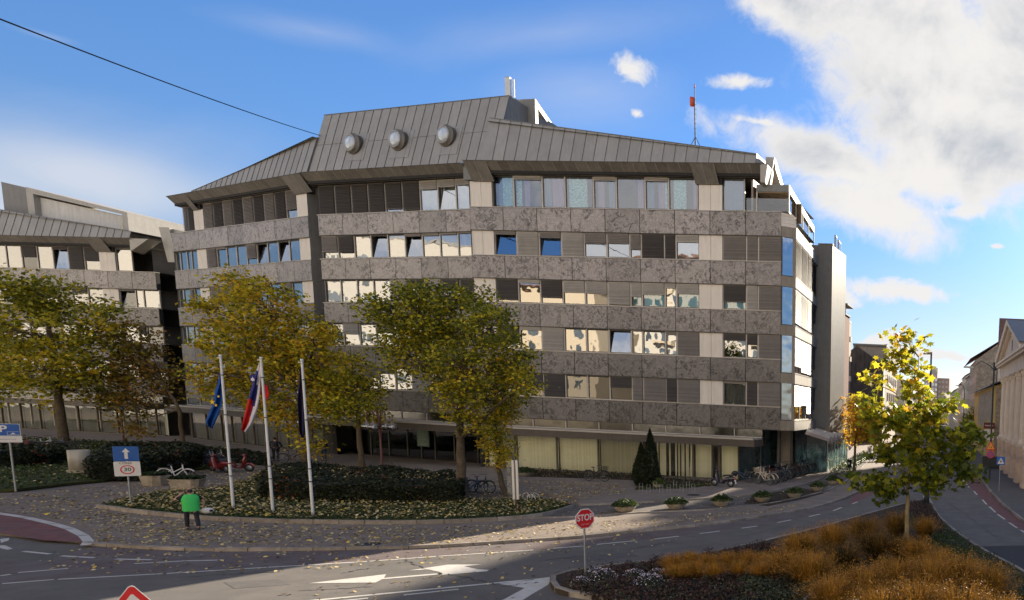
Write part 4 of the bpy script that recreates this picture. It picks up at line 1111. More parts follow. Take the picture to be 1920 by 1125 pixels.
# ------------------------------------------------------------------ generic town house
def house(name, label, o, ang, L, D, h, floors, cols, wallm, roofm, cat='building', roof='ridge', rise=3., winm=None, winw=1.0, winh=1.7, parent_loc=None, base=3.5, sill=None, eave_=.35, chim=0, side_windows=0, z00=0):
    """facade runs from o along ang for L metres; the house lies on its left side (direction +90 deg); the facade faces -90 deg"""
    S = Sec(o[0], o[1], ang)
    root = empty(name, (o[0], o[1], 0), label=label, cat=cat)
    mb = MB(); mb.box(0, L, 0, D, z00, h, wallm, S); mb.box(0, L, -.12, 0, h - .45, h - .1, wallm, S); mb.box(0, L, -.07, 0, base - .1, base + .1, wallm, S); mb.box(0, L, -.05, 0, 0, .7, wallm, S)
    part(mb, 'wall', None, root)
    mb = MB()
    e = eave_
    if roof == 'ridge':
        p = [S(-.1, -e, h - .1), S(L + .1, -e, h - .1), S(L + .1, D + e, h - .1), S(-.1, D + e, h - .1)]; r = [S(-.1, D / 2, h + rise), S(L + .1, D / 2, h + rise)]
        up = Vector((0, 0, .16))
        for A_, B_, C_, D2 in ((p[0], p[1], r[1], r[0]), (p[2], p[3], r[0], r[1])):
            mb.hexa([A_, B_, C_, D2, A_ + up, B_ + up, C_ + up, D2 + up], roofm)
        rf = part(mb, 'roof', None, root)
        mb = MB()
        mb.face([S(0, 0, h - .1), S(0, D / 2, h + rise), S(0, D, h - .1)], wallm); part(mb, 'gable', None, root); mb = MB(); mb.face([S(L, 0, h - .1), S(L, D / 2, h + rise), S(L, D, h - .1)][::-1], wallm)
        part(mb, 'gable', None, root)
    else:
        mb.box(-.1, L + .1, -.15, D + .1, h, h + .25, roofm, S); rf = part(mb, 'roof', None, root)
    for i in range(chim):
        mb = MB(); t = L * (.3 + .4 * i); mb.box(t, t + .9, D * .4, D * .4 + .6, h + rise * .5, h + rise + 1.0, brick, S); mb.box(t - .06, t + .96, D * .4 - .06, D * .4 + .66, h + rise + 1., h + rise + 1.12, metal_grey, S); part(mb, 'chimney', None, rf)
    fh = (h - base - .4) / max(floors, 1); cw = L / cols
    for k in range(floors + 1):
        for i in range(cols):
            if k == 0: zc0, zc1 = .5, base - .6
            else: zc0 = base + (k - 1) * fh + (fh - winh) * .45; zc1 = zc0 + winh
            t = (i + .5) * cw; w_ = winw if k else winw * 1.5
            mb = MB(); f_ = .12
            for q in ((t - w_ / 2 - f_, t - w_ / 2, zc0 - f_, zc1 + f_), (t + w_ / 2, t + w_ / 2 + f_, zc0 - f_, zc1 + f_), (t - w_ / 2, t + w_ / 2, zc0 - f_, zc0), (t - w_ / 2, t + w_ / 2, zc1, zc1 + f_), (t - .03, t + .03, zc0, zc1), (t - w_ / 2, t - .03, zc0 + (zc1 - zc0) * .62, zc0 + (zc1 - zc0) * .62 + .05)):
                mb.box(q[0], q[1], -.08, .02, q[2], q[3], winm or trim, S)
            wo_ = part(mb, 'window', None, root)
            mb = MB(); mb.face([S(t - w_ / 2, -.015, zc0), S(t + w_ / 2, -.015, zc0), S(t + w_ / 2, -.015, zc1), S(t - w_ / 2, -.015, zc1)], house_glass); part(mb, 'pane', None, wo_)
    return root
brick = M('red_brick', (.27, .095, .06), .85, var=.2, scale=5, island=.1, bump=.6, bscale=25)
def brick_mat(name, c1, c2, mortar, sc=3.5):
    m, nt, out = _new(name); N = nt.nodes.new; L = nt.links.new
    b = N('ShaderNodeBsdfPrincipled'); L(b.outputs[0], out.inputs[0]); b.inputs['Roughness'].default_value = .9
    geo = N('ShaderNodeNewGeometry'); sp = N('ShaderNodeSeparateXYZ'); L(geo.outputs['Position'], sp.inputs[0])
    ad = N('ShaderNodeMath'); ad.operation = 'ADD'; L(sp.outputs[0], ad.inputs[0]); L(sp.outputs[1], ad.inputs[1])
    cb = N('ShaderNodeCombineXYZ'); L(ad.outputs[0], cb.inputs[0]); L(sp.outputs[2], cb.inputs[1])
    br = N('ShaderNodeTexBrick'); br.inputs['Scale'].default_value = sc; br.inputs['Color1'].default_value = (*c1, 1); br.inputs['Color2'].default_value = (*c2, 1); br.inputs['Mortar'].default_value = (*mortar, 1)
    L(cb.outputs[0], br.inputs['Vector']); L(br.outputs[0], b.inputs['Base Color']); MATS[name] = m; return m
brickw = brick_mat('brick_wall', (.17, .055, .035), (.12, .04, .028), (.16, .12, .10))
trim = M('window_trim', (.42, .38, .33), .7, var=.08)
house_glass = glass_mat('house_glass', (.06, .065, .07), .45, .10, 1.5)
tiles = M('roof_tiles', (.16, .075, .05), .85, var=.3, scale=4, bump=.8, bscale=14, dirt=(.07, .05, .04), dscale=1, damt=.6)
slate = M('dark_sheet_roof', (.085, .09, .10), .5, metal=.2, var=.15, streak=.2)
plaster_y = M('ochre_plaster', (.62, .40, .09), .9, var=.1, dirt=(.30, .22, .12), dscale=.5, damt=.5, streak=.2)
plaster_w = M('old_cream_plaster', (.64, .57, .47), .9, var=.12, dirt=(.25, .21, .17), dscale=.6, damt=.7, streak=.2)
plaster_g = M('grey_plaster', (.48, .44, .39), .9, var=.15, dirt=(.17, .15, .14), dscale=.6, damt=.7, streak=.25)
plaster_p = M('pink_plaster', (.58, .43, .35), .9, var=.1, dirt=(.3, .2, .15), dscale=.6, damt=.6, streak=.2)
plaster_c = M('pale_plaster', (.66, .62, .54), .9, var=.06, streak=.1)
old_stone = M('peeling_stone_wall', (.36, .29, .21), .9, var=.35, scale=2.5, bump=.7, bscale=10, dirt=(.17, .13, .10), dscale=1.2, damt=.9)

# ---- left street side beyond the office
root = empty('gabled_hall', (-22, 119, 0), label='dark fire-wall building with a pointed gable past the office block', cat='building')
xa, xb = AY(1575, 680, 119).x, AY(1657, 685, 119).x; xp = AY(1607, 648, 119).x
za, zb, zp = AY(1583, 672, 119).z, AY(1657, 685, 119).z, AY(1607, 648, 119).z
darkwall = M('dark_rendered_wall', (.065, .058, .06), .9, var=.2, scale=.8, streak=.45, dirt=(.11, .10, .10), dscale=.4, damt=.5)
mb = MB(); n = 14
fr_ = [Vector((xa, 119, 0)), Vector((xb, 119, 0)), Vector((xb, 119, zb)), Vector((xp, 119, zp)), Vector((xa, 119, za))]
bk = [p + Vector((-1.0, 8, 0)) for p in fr_]
mb.face(fr_, darkwall)
for i in range(5): mb.face([fr_[i], fr_[(i + 1) % 5], bk[(i + 1) % 5], bk[i]], plaster_g if i == 1 else tiles)
mb.face(bk[::-1], darkwall); part(mb, 'wall', None, root)
mb = MB()
for i in range(10):
    x = xa + (xb - xa) * (i + .5) / 10; zt_ = zp - (zp - zb) * abs(x - xp) / (xb - xp) if x > xp else zp - (zp - za) * abs(x - xp) / (xp - xa)
    mb.box(x - .06, x + .06, 118.9, 119, 0, zt_ - .2, darkwall)
part(mb, 'ribs', None, root)
def block(name, label, pts, z0, z1, mat, roofm=None, cat='building'):
    cx = sum(p[0] for p in pts) / len(pts); cy = sum(p[1] for p in pts) / len(pts)
    r = empty(name, (cx, cy, 0), label=label, cat=cat); mb = MB(); mb.prism(pts, z0, z1, mat, mat); part(mb, 'wall', None, r)
    mb = MB(); q = [(cx + (p[0] - cx) * 1.02, cy + (p[1] - cy) * 1.02) for p in pts]; mb.prism(q, z1, z1 + .35, roofm or metal_grey); part(mb, 'roof', None, r)
    return r
x0, x1 = AY(1600, 655, 128).x, AY(1662, 655, 128).x; zt_ = AY(1660, 650, 128).z
r = block('apartment_building', 'beige flat-roofed building rising behind the dark gable wall', [(x0, 128), (x1, 128), (x1 - 2.4, 158), (x0 - 2.4, 158)], 0, zt_, M('beige_render', (.36, .30, .23), .9, var=.12, streak=.25, dirt=(.2, .16, .12), dscale=.4, damt=.5))
mb = MB(); mb.tube([(x1 - .1, 127.9, 8), (x1 - .1, 127.9, zt_ - 2), (x1 + .15, 127.7, zt_ - 1)], .1, 6, metal_grey); part(mb, 'downpipe', None, r)
for k in range(4):
    for i in range(5):
        y = 131 + i * 5.2; x = x1 - 2.4 * (y - 128) / 30; zc = 4.5 + k * 3.4
        mb = MB(); mb.box(x - .05, x + .09, y, y + 1.6, zc, zc + 1.8, trim); wo_ = part(mb, 'window', None, r)
        mb = MB(); mb.face([(x + .1, y + .15, zc + .1), (x + .1, y + 1.45, zc + .1), (x + .1, y + 1.45, zc + 1.7), (x + .1, y + .15, zc + 1.7)], house_glass); part(mb, 'pane', None, wo_)
# brick tower with roof terrace
x0, x1 = AY(1556, 620, 100).x, AY(1584, 620, 100).x; zt_ = AY(1590, 590, 100).z
r = empty('brick_tower', ((x0 + x1) / 2, 102, 0), label='red brick stair tower with a railed roof terrace behind the marble wall', cat='tower')
mb = MB(); mb.box(x0, x1, 100, 103, 0, zt_, brickw); part(mb, 'wall', None, r)
mb = MB(); mb.box(x0 - .2, x1 + .15, 99.8, 103.2, zt_, zt_ + .2, metal_grey)
for i in range(9): xx = x0 + (x1 - x0) * i / 8; mb.box(xx, xx + .05, 99.9, 99.95, zt_ + .2, zt_ + 1.1, metal_light)
mb.box(x0, x1 + .1, 99.9, 99.95, zt_ + 1.05, zt_ + 1.12, metal_light); mb.box(x0, x1 + .1, 99.88, 99.93, zt_ + .6, zt_ + .64, metal_light); part(mb, 'railing', None, r)
mb = MB(); mb.box(x0 - .3, x1 + .4, 99.8, 104, zt_ + 1.4, zt_ + 1.6, alu_dark); mb.box(x1, x1 + .1, 100, 100.1, zt_ + .1, zt_ + 1.4, alu_dark); mb.box(x1 - .9, x1 - .86, 100, 100.05, zt_ + 1.6, zt_ + 3.1, metal_light); part(mb, 'terrace_canopy', None, r)
x0, x1 = AY(1580, 640, 112).x, AY(1596, 640, 112).x; zt_ = AY(1596, 602, 112).z
r = block('beige_tower', 'narrow beige tower block between the brick tower and the sky', [(x0 - 2, 112), (x1 - .6, 112), (x1 - .9, 116), (x0 - 2, 116)], 0, zt_, MATS['beige_render'])
for k in range(5): mb = MB(); mb.box(x1 - 2.2, x1 + .1, 111.2, 112, zt_ - 3.4 - k * 3.2, zt_ - 2.6 - k * 3.2, plaster_w); part(mb, 'balcony', None, r)
# rest of the left street side
house('town_house', 'white plastered house with light windows beyond the beige block, left street side', (-22.0, 163), 1.67, 40, 10, 13, 4, 10, plaster_c, tiles, rise=2)
house('town_house', 'low distant house closing the left street side', (-26.5, 206), 1.67, 60, 12, 11, 3, 12, plaster_w, tiles, rise=3)

# ---- right street side.  Frontage line x = 2 - .1*(y-63); houses are listed from near to far
def fx(y): return 2.2 - .1 * (y - 63)
ra = math.atan2(1, -.1)
# temple-fronted villa
tm = M('temple_stone', (.66, .545, .44), .8, var=.1, scale=1.5, streak=.15, dirt=(.34, .26, .2), dscale=.6, damt=.4)
tmc = M('column_stone', (.74, .62, .50), .75, var=.07, scale=1.5, streak=.12)
rust = M('rusticated_base', (.58, .43, .32), .85, var=.14, scale=1.2, island=.1, bump=.4, bscale=12)
y0, y1 = 54.0, 84.0
TS = Sec(fx(y0), y0, ra)                 # t runs away from the camera, +n points to the left (street); so facade n=0, body n<0
T = lambda t, n, z: TS(t, n, z)
villa = empty('classical_villa', (fx(66), 66, 0), label='ornate cream villa with tall columns and triangular pediment at the right edge', cat='building')
mb = MB(); mb.box(0, 30, -16, -.9, 0, 12.0, tm, T)
for i in range(16):
    z = .2 + i * .28
    if z > 4.2: break
    t = -.2
    while t < 30: mb.box(t + .01, min(t + 1.6, 30) - .01, -1.0, -.62, z, z + .265, rust, T); t += 1.6
part(mb, 'wall', None, villa)
mb = MB(); mb.box(-.3, 30.3, -1.2, .15, 10.6, 11.0, tm, T); mb.box(-.3, 30.3, -1.2, .10, 11.0, 12.0, tm, T); mb.box(-.5, 30.5, -1.2, .55, 12.0, 12.25, tmc, T); mb.box(-.6, 30.6, -1.2, .75, 12.25, 12.5, tmc, T)
part(mb, 'entablature', None, villa)
cts_ = [3.0, 6.5, 10.0, 13.5, 17.0, 20.5, 24.0, 27.5]
cts_ = [y - y0 for y in (57.5, 62.0, 66.5, 71.0, 75.5, 80.0)]
for t in cts_:
    c = T(t, -.15, 0)
    mb = MB()
    for i in range(7): mb.box(t - .62, t + .62, -.95, .42, .15 + i * .47, .15 + i * .47 + .455, rust, T)
    mb.box(t - .72, t + .72, -.95, .55, .0, .5, rust, T)
    mb.box(t - .7, t + .7, -.95, .5, 3.44, 3.7, tmc, T)
    pd = part(mb, 'pedestal', None, villa)
    mb = MB()
    prof = [(.52, 3.7), (.55, 3.78), (.5, 3.9), (.44, 3.95), (.43, 4.2), (.44, 6.5), (.40, 9.6), (.38, 9.75), (.42, 9.8), (.40, 9.85), (.46, 10.1), (.52, 10.35), (.6, 10.5)]
    mb.lathe(prof, (c.x, c.y, 0), 20, tmc)
    cl_ = part(mb, 'column', None, villa)
    mb = MB(); mb.box(t - .6, t + .6, -.75, .5, 10.5, 10.6, tmc, T)
    for a in range(8):
        an = a * math.pi / 4; mb.ell((c.x + .45 * math.cos(an), c.y + .45 * math.sin(an), 10.25), (.13, .13, .2), 6, 5, tmc)
    part(mb, 'capital', None, cl_)
for a, b_ in zip(cts_, cts_[1:]):
    m_ = (a + b_) / 2
    mb = MB()
    arch = [(m_ - .75, 5.0), (m_ + .75, 5.0), (m_ + .75, 8.6)] + [(m_ + .75 * math.cos(R(q)), 8.6 + .75 * math.sin(R(q))) for q in range(20, 180, 20)] + [(m_ - .75, 8.6)]
    mb.face([T(t, -.86, z) for t, z in arch], M('tall_window_recess', (.12, .10, .085), .5, var=.1))
    for z in (5.0, 6.1, 7.3): mb.box(m_ - .75, m_ + .75, -.85, -.8, z, z + .07, tmc, T)
    mb.box(m_ - .03, m_ + .03, -.85, -.8, 5, 9.2, tmc, T)
    wo_ = part(mb, 'window', None, villa)
    mb = MB()
    for s in (-1, 1): mb.face([T(m_ + s * .75, -.8, 6.15), T(m_ + s * .05, -.45, 6.15), T(m_ + s * .05, -.75, 7.2)], alu_dark)
    part(mb, 'casement', None, wo_)
    mb = MB(); mb.box(m_ - .7, m_ + .7, -.7, -.6, 1.0, 3.0, alu_dark, T); wo_ = part(mb, 'window', None, villa)
    mb = MB(); mb.face([T(m_ - .6, -.595, 1.1), T(m_ + .6, -.595, 1.1), T(m_ + .6, -.595, 2.9), T(m_ - .6, -.595, 2.9)], house_glass); part(mb, 'pane', None, wo_)
# pediment over the portico
mb = MB(); t0_, t1_ = 29.9, 7.5; tp = (t0_ + t1_) / 2; hp = 16.3
mb.face([T(t1_, .05, 12.5), T(t0_, .05, 12.5), T(tp, .05, hp - .3)][::-1], tm)
for a, b_ in ((t0_, tp), (t1_, tp)):
    mb.hexa([T(a, .1, 12.5), T(a, .75, 12.5), T(b_, .75, hp - .4), T(b_, .1, hp - .4), T(a, .1, 12.95), T(a, .85, 12.95), T(b_, .85, hp + .05), T(b_, .1, hp + .05)], tmc)
    k = 22
    for i in range(k):
        u = (i + .5) / k; t = a + (b_ - a) * u; z = 12.5 + (hp - .55 - 12.5) * u - .12
        mb.box(t - .14, t + .14, .05, .5, z - .12, z + .05, tmc, T)
mb.box(tp - .25, tp + .25, .04, .1, 13.2, 14.3, alu_dark, T)
part(mb, 'pediment', None, villa)
mb = MB()
up = Vector((0, 0, .12))
for A_, B_, C_, D2 in ((T(t0_ + .3, .8, 12.9), T(tp, .8, hp), T(tp, -12, hp), T(t0_ + .3, -12, 12.9)), (T(t1_ - .3, .8, 12.9), T(tp, .8, hp), T(tp, -12, hp), T(t1_ - .3, -12, 12.9))):
    mb.hexa([A_, B_, C_, D2, A_ + up, B_ + up, C_ + up, D2 + up], slate)
mb.hexa([T(-.6, .7, 12.5), T(7, .7, 12.5), T(7, -7, 14.5), T(-.6, -7, 14.5), T(-.6, .7, 12.6), T(7, .7, 12.6), T(7, -7, 14.6), T(-.6, -7, 14.6)], slate)
part(mb, 'roof', None, villa)

def rhouse(label, y0, y1, h, floors, cols, wm, rm, D=11, rise=3.4, chim=0, off=0, name='town_house', **k):
    # facade faces the street (-x): run from far to near so that the body lies on +x
    return house(name, label, (fx(y1) + off, y1), math.atan2(-1, .1), y1 - y0, D, h, floors, cols, wm, rm, rise=rise, chim=chim, **k)
r = rhouse('low ochre house with a dark drooping eave next to the columned villa', 85, 127, 10.0, 1, 8, plaster_y, slate, rise=2.2, D=10, off=-.4, base=4.2, eave_=.8)
mb = MB(); mb.box(.02, 10, -.04, .04, .1, 9.8, old_stone, Sec(fx(85) - .4, 84.9, 0)); mb.box(-.06, .02, 4, 30, 4.5, 9.7, old_stone, Sec(fx(85) - .42, 84.9, .0997)); 
part(mb, 'party_wall', None, r)
mb = MB(); xx = fx(92) + 1.6
mb.box(xx - 1.4, xx + 3.2, 98, 103, 10.2, 13.0, M('dormer_timber', (.06, .04, .03), .8)); mb.box(xx - 1.8, xx + 3.6, 97.6, 103.4, 13.0, 13.3, slate)
part(mb, 'dormer', None, r)
r = rhouse('tall brown house with peeling gable wall behind the ochre house', 129, 150, 16.6, 4, 6, plaster_p, tiles, rise=5.0, D=13, off=-.2, eave_=1.2)
mb = MB(); S_ = Sec(fx(129) - .1, 128.93, 0)
mb.face([S_(0, 0, 0), S_(13, 0, 0), S_(13, 0, 16.5), S_(6.5, 0, 21.4), S_(0, 0, 16.5)], old_stone); part(mb, 'party_wall', None, r)
rhouse('grey three-storey house with tile roof, third up the right street side', 151, 168, 14.6, 3, 5, plaster_g, tiles, rise=3.5, chim=1)
rhouse('cream house with a small chimney, fourth up the right street side', 169, 190, 15.6, 3, 6, plaster_w, tiles, rise=3.5, chim=1)
rhouse('pink house far up the right street side', 191, 215, 14.8, 3, 7, plaster_p, tiles, rise=3)
rhouse('pale distant house far up the right street side', 216, 250, 14, 3, 9, plaster_c, tiles, rise=3)
rhouse('last distant grey house on the right street side', 251, 310, 14.5, 3, 12, plaster_g, tiles, rise=3)
# house behind the villa with chimney
S_ = AY(1900, 600, 96)
r = house('villa_backbuilding', 'brown tiled house behind the villa, only its roof and chimney showing', (S_.x - 1.9, 96), 0, 13, 12, 16, 4, 5, plaster_w, tiles, rise=4.5, cat='building', chim=2)
# tall apartment tower far away
yt = 420
x0, x1 = AY(1733, 720, yt).x, AY(1779, 720, yt).x; zt_ = AY(1745, 700, yt).z
tw = empty('apartment_tower', ((x0 + x1) / 2, yt, 0), label='distant apartment tower at the end of the street, grid of windows', cat='tower block')
hz = M('tower_render', (.36, .32, .31), .9, var=.08); 
mb = MB(); mb.box(x0, x0 + (x1 - x0) * .52, yt, yt + 14, 0, zt_, hz); mb.box(x0 + (x1 - x0) * .25, x0 + (x1 - x0) * .52, yt + 1, yt + 8, zt_, zt_ + 3.4, hz); mb.box(x0 + (x1 - x0) * .52, x1, yt + 3, yt + 16, 0, zt_ - 2.5, M('tower_brown', (.30, .22, .19), .9)); part(mb, 'wall', None, tw)
mb = MB()
for k in range(int(zt_ / 3) - 1):
    for i in range(4): xx = x0 + .8 + i * (x1 - x0) * .13; mb.box(xx, xx + 1.2, yt - .1, yt + .02, 4 + k * 3, 5.6 + k * 3, house_glass)
    for i in range(3): xx = x0 + (x1 - x0) * .56 + i * (x1 - x0) * .15; mb.box(xx, xx + 1.3, yt + 2.9, yt + 3.02, 3 + k * 3, 4.5 + k * 3, trim)
part(mb, 'windows', None, tw, kind='stuff')
block('street_end_building', 'low buildings closing the far end of the street', [(-60, 330), (-34, 330), (-34, 350), (-60, 350)], 0, 14, plaster_c, tiles)
block('street_end_building', 'brownish distant building at the street end, right of the far tower', [(-33.5, 340), (-10, 340), (-10, 352), (-33.5, 352)], 0, 12, plaster_p, tiles)

# ---- across the square, behind the viewer (they light and mirror in the facade)
back_win = M('dull_window', (.08, .10, .12), .3, var=.2, island=.5); back_c = M('sunlit_cream_render', (.50, .42, .31), .9, var=.05); back_w = M('sunlit_white_render', (.52, .48, .42), .9, var=.05)
for i, (x0, x1, y, h, m_, lb) in enumerate(((-150, -92, -14, 27, back_c, 'cream apartment block behind the viewer, far left'), (-88, -50, -20, 34, back_w, 'white apartment block behind the viewer'), (-46, -16, -17, 30, back_c, 'cream corner block behind the viewer'), (-12, 26, -24, 33, back_w, 'white block behind the viewer on the right'))):
    r = empty('apartment_block', ((x0 + x1) / 2, y, 0), label=lb, cat='apartment block')
    mb = MB(); mb.box(x0, x1, y - 14, y, 0, h, m_); part(mb, 'wall', None, r)
    mb = MB(); mb.box(x0 - .6, x1 + .6, y - 14.5, y + .8, h, h + .5, tiles); part(mb, 'roof', None, r)
    mb = MB(); x = x0 + 2
    while x < x1 - 2:
        for k in range(int((h - 4) / 3.4)): mb.box(x, x + 1.5, y, y + .06, 4.4 + k * 3.4, 6.3 + k * 3.4, back_win)
        x += 3.4
    part(mb, 'windows', None, r, kind='stuff')
    mb = MB(); x = x0 + 5
    while x < x1 - 6:
        for k in range(int((h - 4) / 3.4)): mb.box(x, x + 4.2, y + .02, y + 1.3, 3.6 + k * 3.4, 4.5 + k * 3.4, back_w if m_ is back_c else back_c)
        x += 10.2
    part(mb, 'balconies', None, r, kind='stuff')
r = block('apartment_block', 'white slanting apartment block beyond the left edge, mirrored in the windows', [(-112, 2), (-150, 44), (-162, 34), (-124, -8)], 0, 33, back_w)
mb = MB(); dd_ = Vector((-38, 42, 0)).normalized(); nn_ = Vector((.74, .67, 0)); t = 3
while t < 52:
    for k in range(8):
        a_ = Vector((-112, 2, 0)) + dd_ * t + nn_ * .06; b2 = a_ + dd_ * 1.6; mb.face([(a_.x, a_.y, 4 + k * 3.4), (b2.x, b2.y, 4 + k * 3.4), (b2.x, b2.y, 5.8 + k * 3.4), (a_.x, a_.y, 5.8 + k * 3.4)], back_win)
    t += 4.2
part(mb, 'windows', None, r, kind='stuff')
block('apartment_block', 'second white slanting block far beyond the left edge', [(-172, -6), (-206, 56), (-220, 48), (-186, -14)], 0, 34, back_w)
# unseen blocks added on the right, shaped to cast shade across the street
block('shadow_block', 'tall unseen shading block added beyond the right edge of the view', [(21, 160), (70, 166), (70, 180), (21, 176)], 0, 61.2, plaster_g)
block('shadow_block', 'lower unseen shading block added beside the tall one beyond the right edge of the view', [(15.0, 160), (20.9, 160), (20.9, 176), (15.0, 176)], 0, 52.5, plaster_g)
# ------------------------------------------------------------------ foliage
def leaf_mat(name, stops, trans=.35, rough=.55):
    m, nt, out = _new(name); N = nt.nodes.new; L = nt.links.new
    at = N('ShaderNodeAttribute'); at.attribute_name = 'hue'
    geo = N('ShaderNodeNewGeometry')
    ma = N('ShaderNodeMath'); ma.operation = 'MULTIPLY_ADD'; L(geo.outputs['Random Per Island'], ma.inputs[0]); ma.inputs[1].default_value = .34; ma.inputs[2].default_value = -.17
    ad = N('ShaderNodeMath'); ad.operation = 'ADD'; L(ma.outputs[0], ad.inputs[0]); L(at.outputs['Fac'], ad.inputs[1])
    cr = N('ShaderNodeValToRGB'); L(ad.outputs[0], cr.inputs[0])
    e = cr.color_ramp.elements; e[0].position = stops[0][0]; e[0].color = (*stops[0][1], 1); e[1].position = stops[-1][0]; e[1].color = (*stops[-1][1], 1)
    for p, c in stops[1:-1]: x = e.new(p); x.color = (*c, 1)
    mr = N('ShaderNodeMapRange'); L(geo.outputs['Random Per Island'], mr.inputs[0]); mr.inputs[3].default_value = .65; mr.inputs[4].default_value = 1.35
    vs = N('ShaderNodeVectorMath'); vs.operation = 'SCALE'; L(cr.outputs[0], vs.inputs[0]); L(mr.outputs[0], vs.inputs['Scale'])
    b = N('ShaderNodeBsdfPrincipled'); L(vs.outputs[0], b.inputs['Base Color']); b.inputs['Roughness'].default_value = rough; b.inputs['Specular IOR Level'].default_value = .3
    t = N('ShaderNodeBsdfTranslucent'); v2 = N('ShaderNodeVectorMath'); v2.operation = 'SCALE'; L(vs.outputs[0], v2.inputs[0]); v2.inputs['Scale'].default_value = 1.5; L(v2.outputs[0], t.inputs['Color'])
    mx = N('ShaderNodeMixShader'); mx.inputs[0].default_value = trans; L(b.outputs[0], mx.inputs[1]); L(t.outputs[0], mx.inputs[2]); L(mx.outputs[0], out.inputs[0])
    MATS[name] = m; return m
lm_tree = leaf_mat('autumn_leaves', [(0, (.07, .095, .012)), (.3, (.15, .165, .016)), (.52, (.33, .29, .020)), (.75, (.52, .39, .02)), (1, (.50, .24, .02))])
lm_brown = leaf_mat('browning_leaves', [(0, (.09, .085, .018)), (.4, (.19, .14, .03)), (.7, (.30, .18, .03)), (1, (.34, .15, .03))])
lm_plane = leaf_mat('plane_leaves', [(0, (.045, .075, .010)), (.4, (.13, .15, .012)), (.7, (.34, .30, .015)), (1, (.42, .20, .02))], trans=.5)
lm_yellow = leaf_mat('golden_leaves', [(0, (.22, .20, .02)), (.5, (.42, .28, .02)), (1, (.48, .20, .025))], trans=.5)
lm_hedge = leaf_mat('hedge_leaves', [(0, (.012, .018, .007)), (.5, (.03, .036, .012)), (.85, (.07, .04, .015)), (1, (.35, .07, .02))], trans=.2)
lm_green = leaf_mat('bedding_leaves', [(0, (.02, .035, .01)), (.5, (.05, .08, .02)), (1, (.10, .13, .03))], trans=.25)
lm_thuja = leaf_mat('conifer_leaves', [(0, (.008, .013, .006)), (1, (.03, .04, .014))], trans=.1)
lm_fallen = leaf_mat('fallen_leaves', [(0, (.14, .08, .03)), (.4, (.36, .27, .10)), (.75, (.50, .42, .24)), (1, (.55, .38, .05))], trans=.1, rough=.7)
bark = M('bark', (.115, .085, .058), .95, var=.35, scale=5, bump=1., bscale=16, spec=.1, dirt=(.06, .055, .03), dscale=1.5, damt=.7)
bark_pale = M('plane_bark', (.26, .20, .10), .85, var=.3, scale=7, bump=.4, bscale=20, dirt=(.11, .085, .045), dscale=3.5, damt=.9)

class Leaves:
    """many separate leaf faces in one mesh with a per-face hue value"""
    def __init__(s): s.v = []; s.n = []; s.h = []
    def quad(s, c, size, nrm, hue, asp=.7, rs=np.random):
        pass
def leaf_cloud(name, centers, sizes, hues, mat, parent, shape='diamond', up=.35, seed=0, fold=.25):
    rs = np.random.RandomState(seed); n = len(centers)
    c = np.asarray(centers, float); sz = np.asarray(sizes, float)[:, None]
    nr = rs.normal(size=(n, 3)); nr[:, 2] = np.abs(nr[:, 2]) + up; nr /= np.linalg.norm(nr, axis=1)[:, None]
    a = rs.normal(size=(n, 3)); x = a - (a * nr).sum(1)[:, None] * nr; x /= np.linalg.norm(x, axis=1)[:, None]; y = np.cross(nr, x)
    if shape == 'diamond': tpl = [(-.5, 0, 0), (0, -.36, fold * .2), (.5, 0, 0), (0, .36, fold * .2)]
    elif shape == 'maple': tpl = [(-.5, 0, 0), (-.22, -.20, .05), (-.12, -.50, .0), (.12, -.26, .06), (.42, -.40, 0), (.30, -.10, .06), (.62, 0, 0), (.30, .10, .06), (.42, .40, 0), (.12, .26, .06), (-.12, .50, 0), (-.22, .20, .05)]
    elif shape == 'blade': tpl = [(0, -.02, 0), (0, .02, 0), (1, 0, 0)]
    k = len(tpl); V = np.empty((n, k, 3))
    for i, (p, q, r) in enumerate(tpl): V[:, i] = c + (x * p + y * q + nr * r) * sz
    me = bpy.data.meshes.new(name)
    me.vertices.add(n * k); me.vertices.foreach_set('co', V.reshape(-1))
    me.loops.add(n * k); me.loops.foreach_set('vertex_index', np.arange(n * k, dtype=np.int32))
    me.polygons.add(n); me.polygons.foreach_set('loop_start', np.arange(0, n * k, k, dtype=np.int32)); me.polygons.foreach_set('loop_total', np.full(n, k, dtype=np.int32))
    me.update(calc_edges=True)
    at = me.attributes.new('hue', 'FLOAT', 'FACE'); at.data.foreach_set('value', np.asarray(hues, np.float32))
    me.materials.append(mat)
    o = bpy.data.objects.new(name, me); C.objects.link(o)
    if parent is not None:
        o.parent = parent
    return o

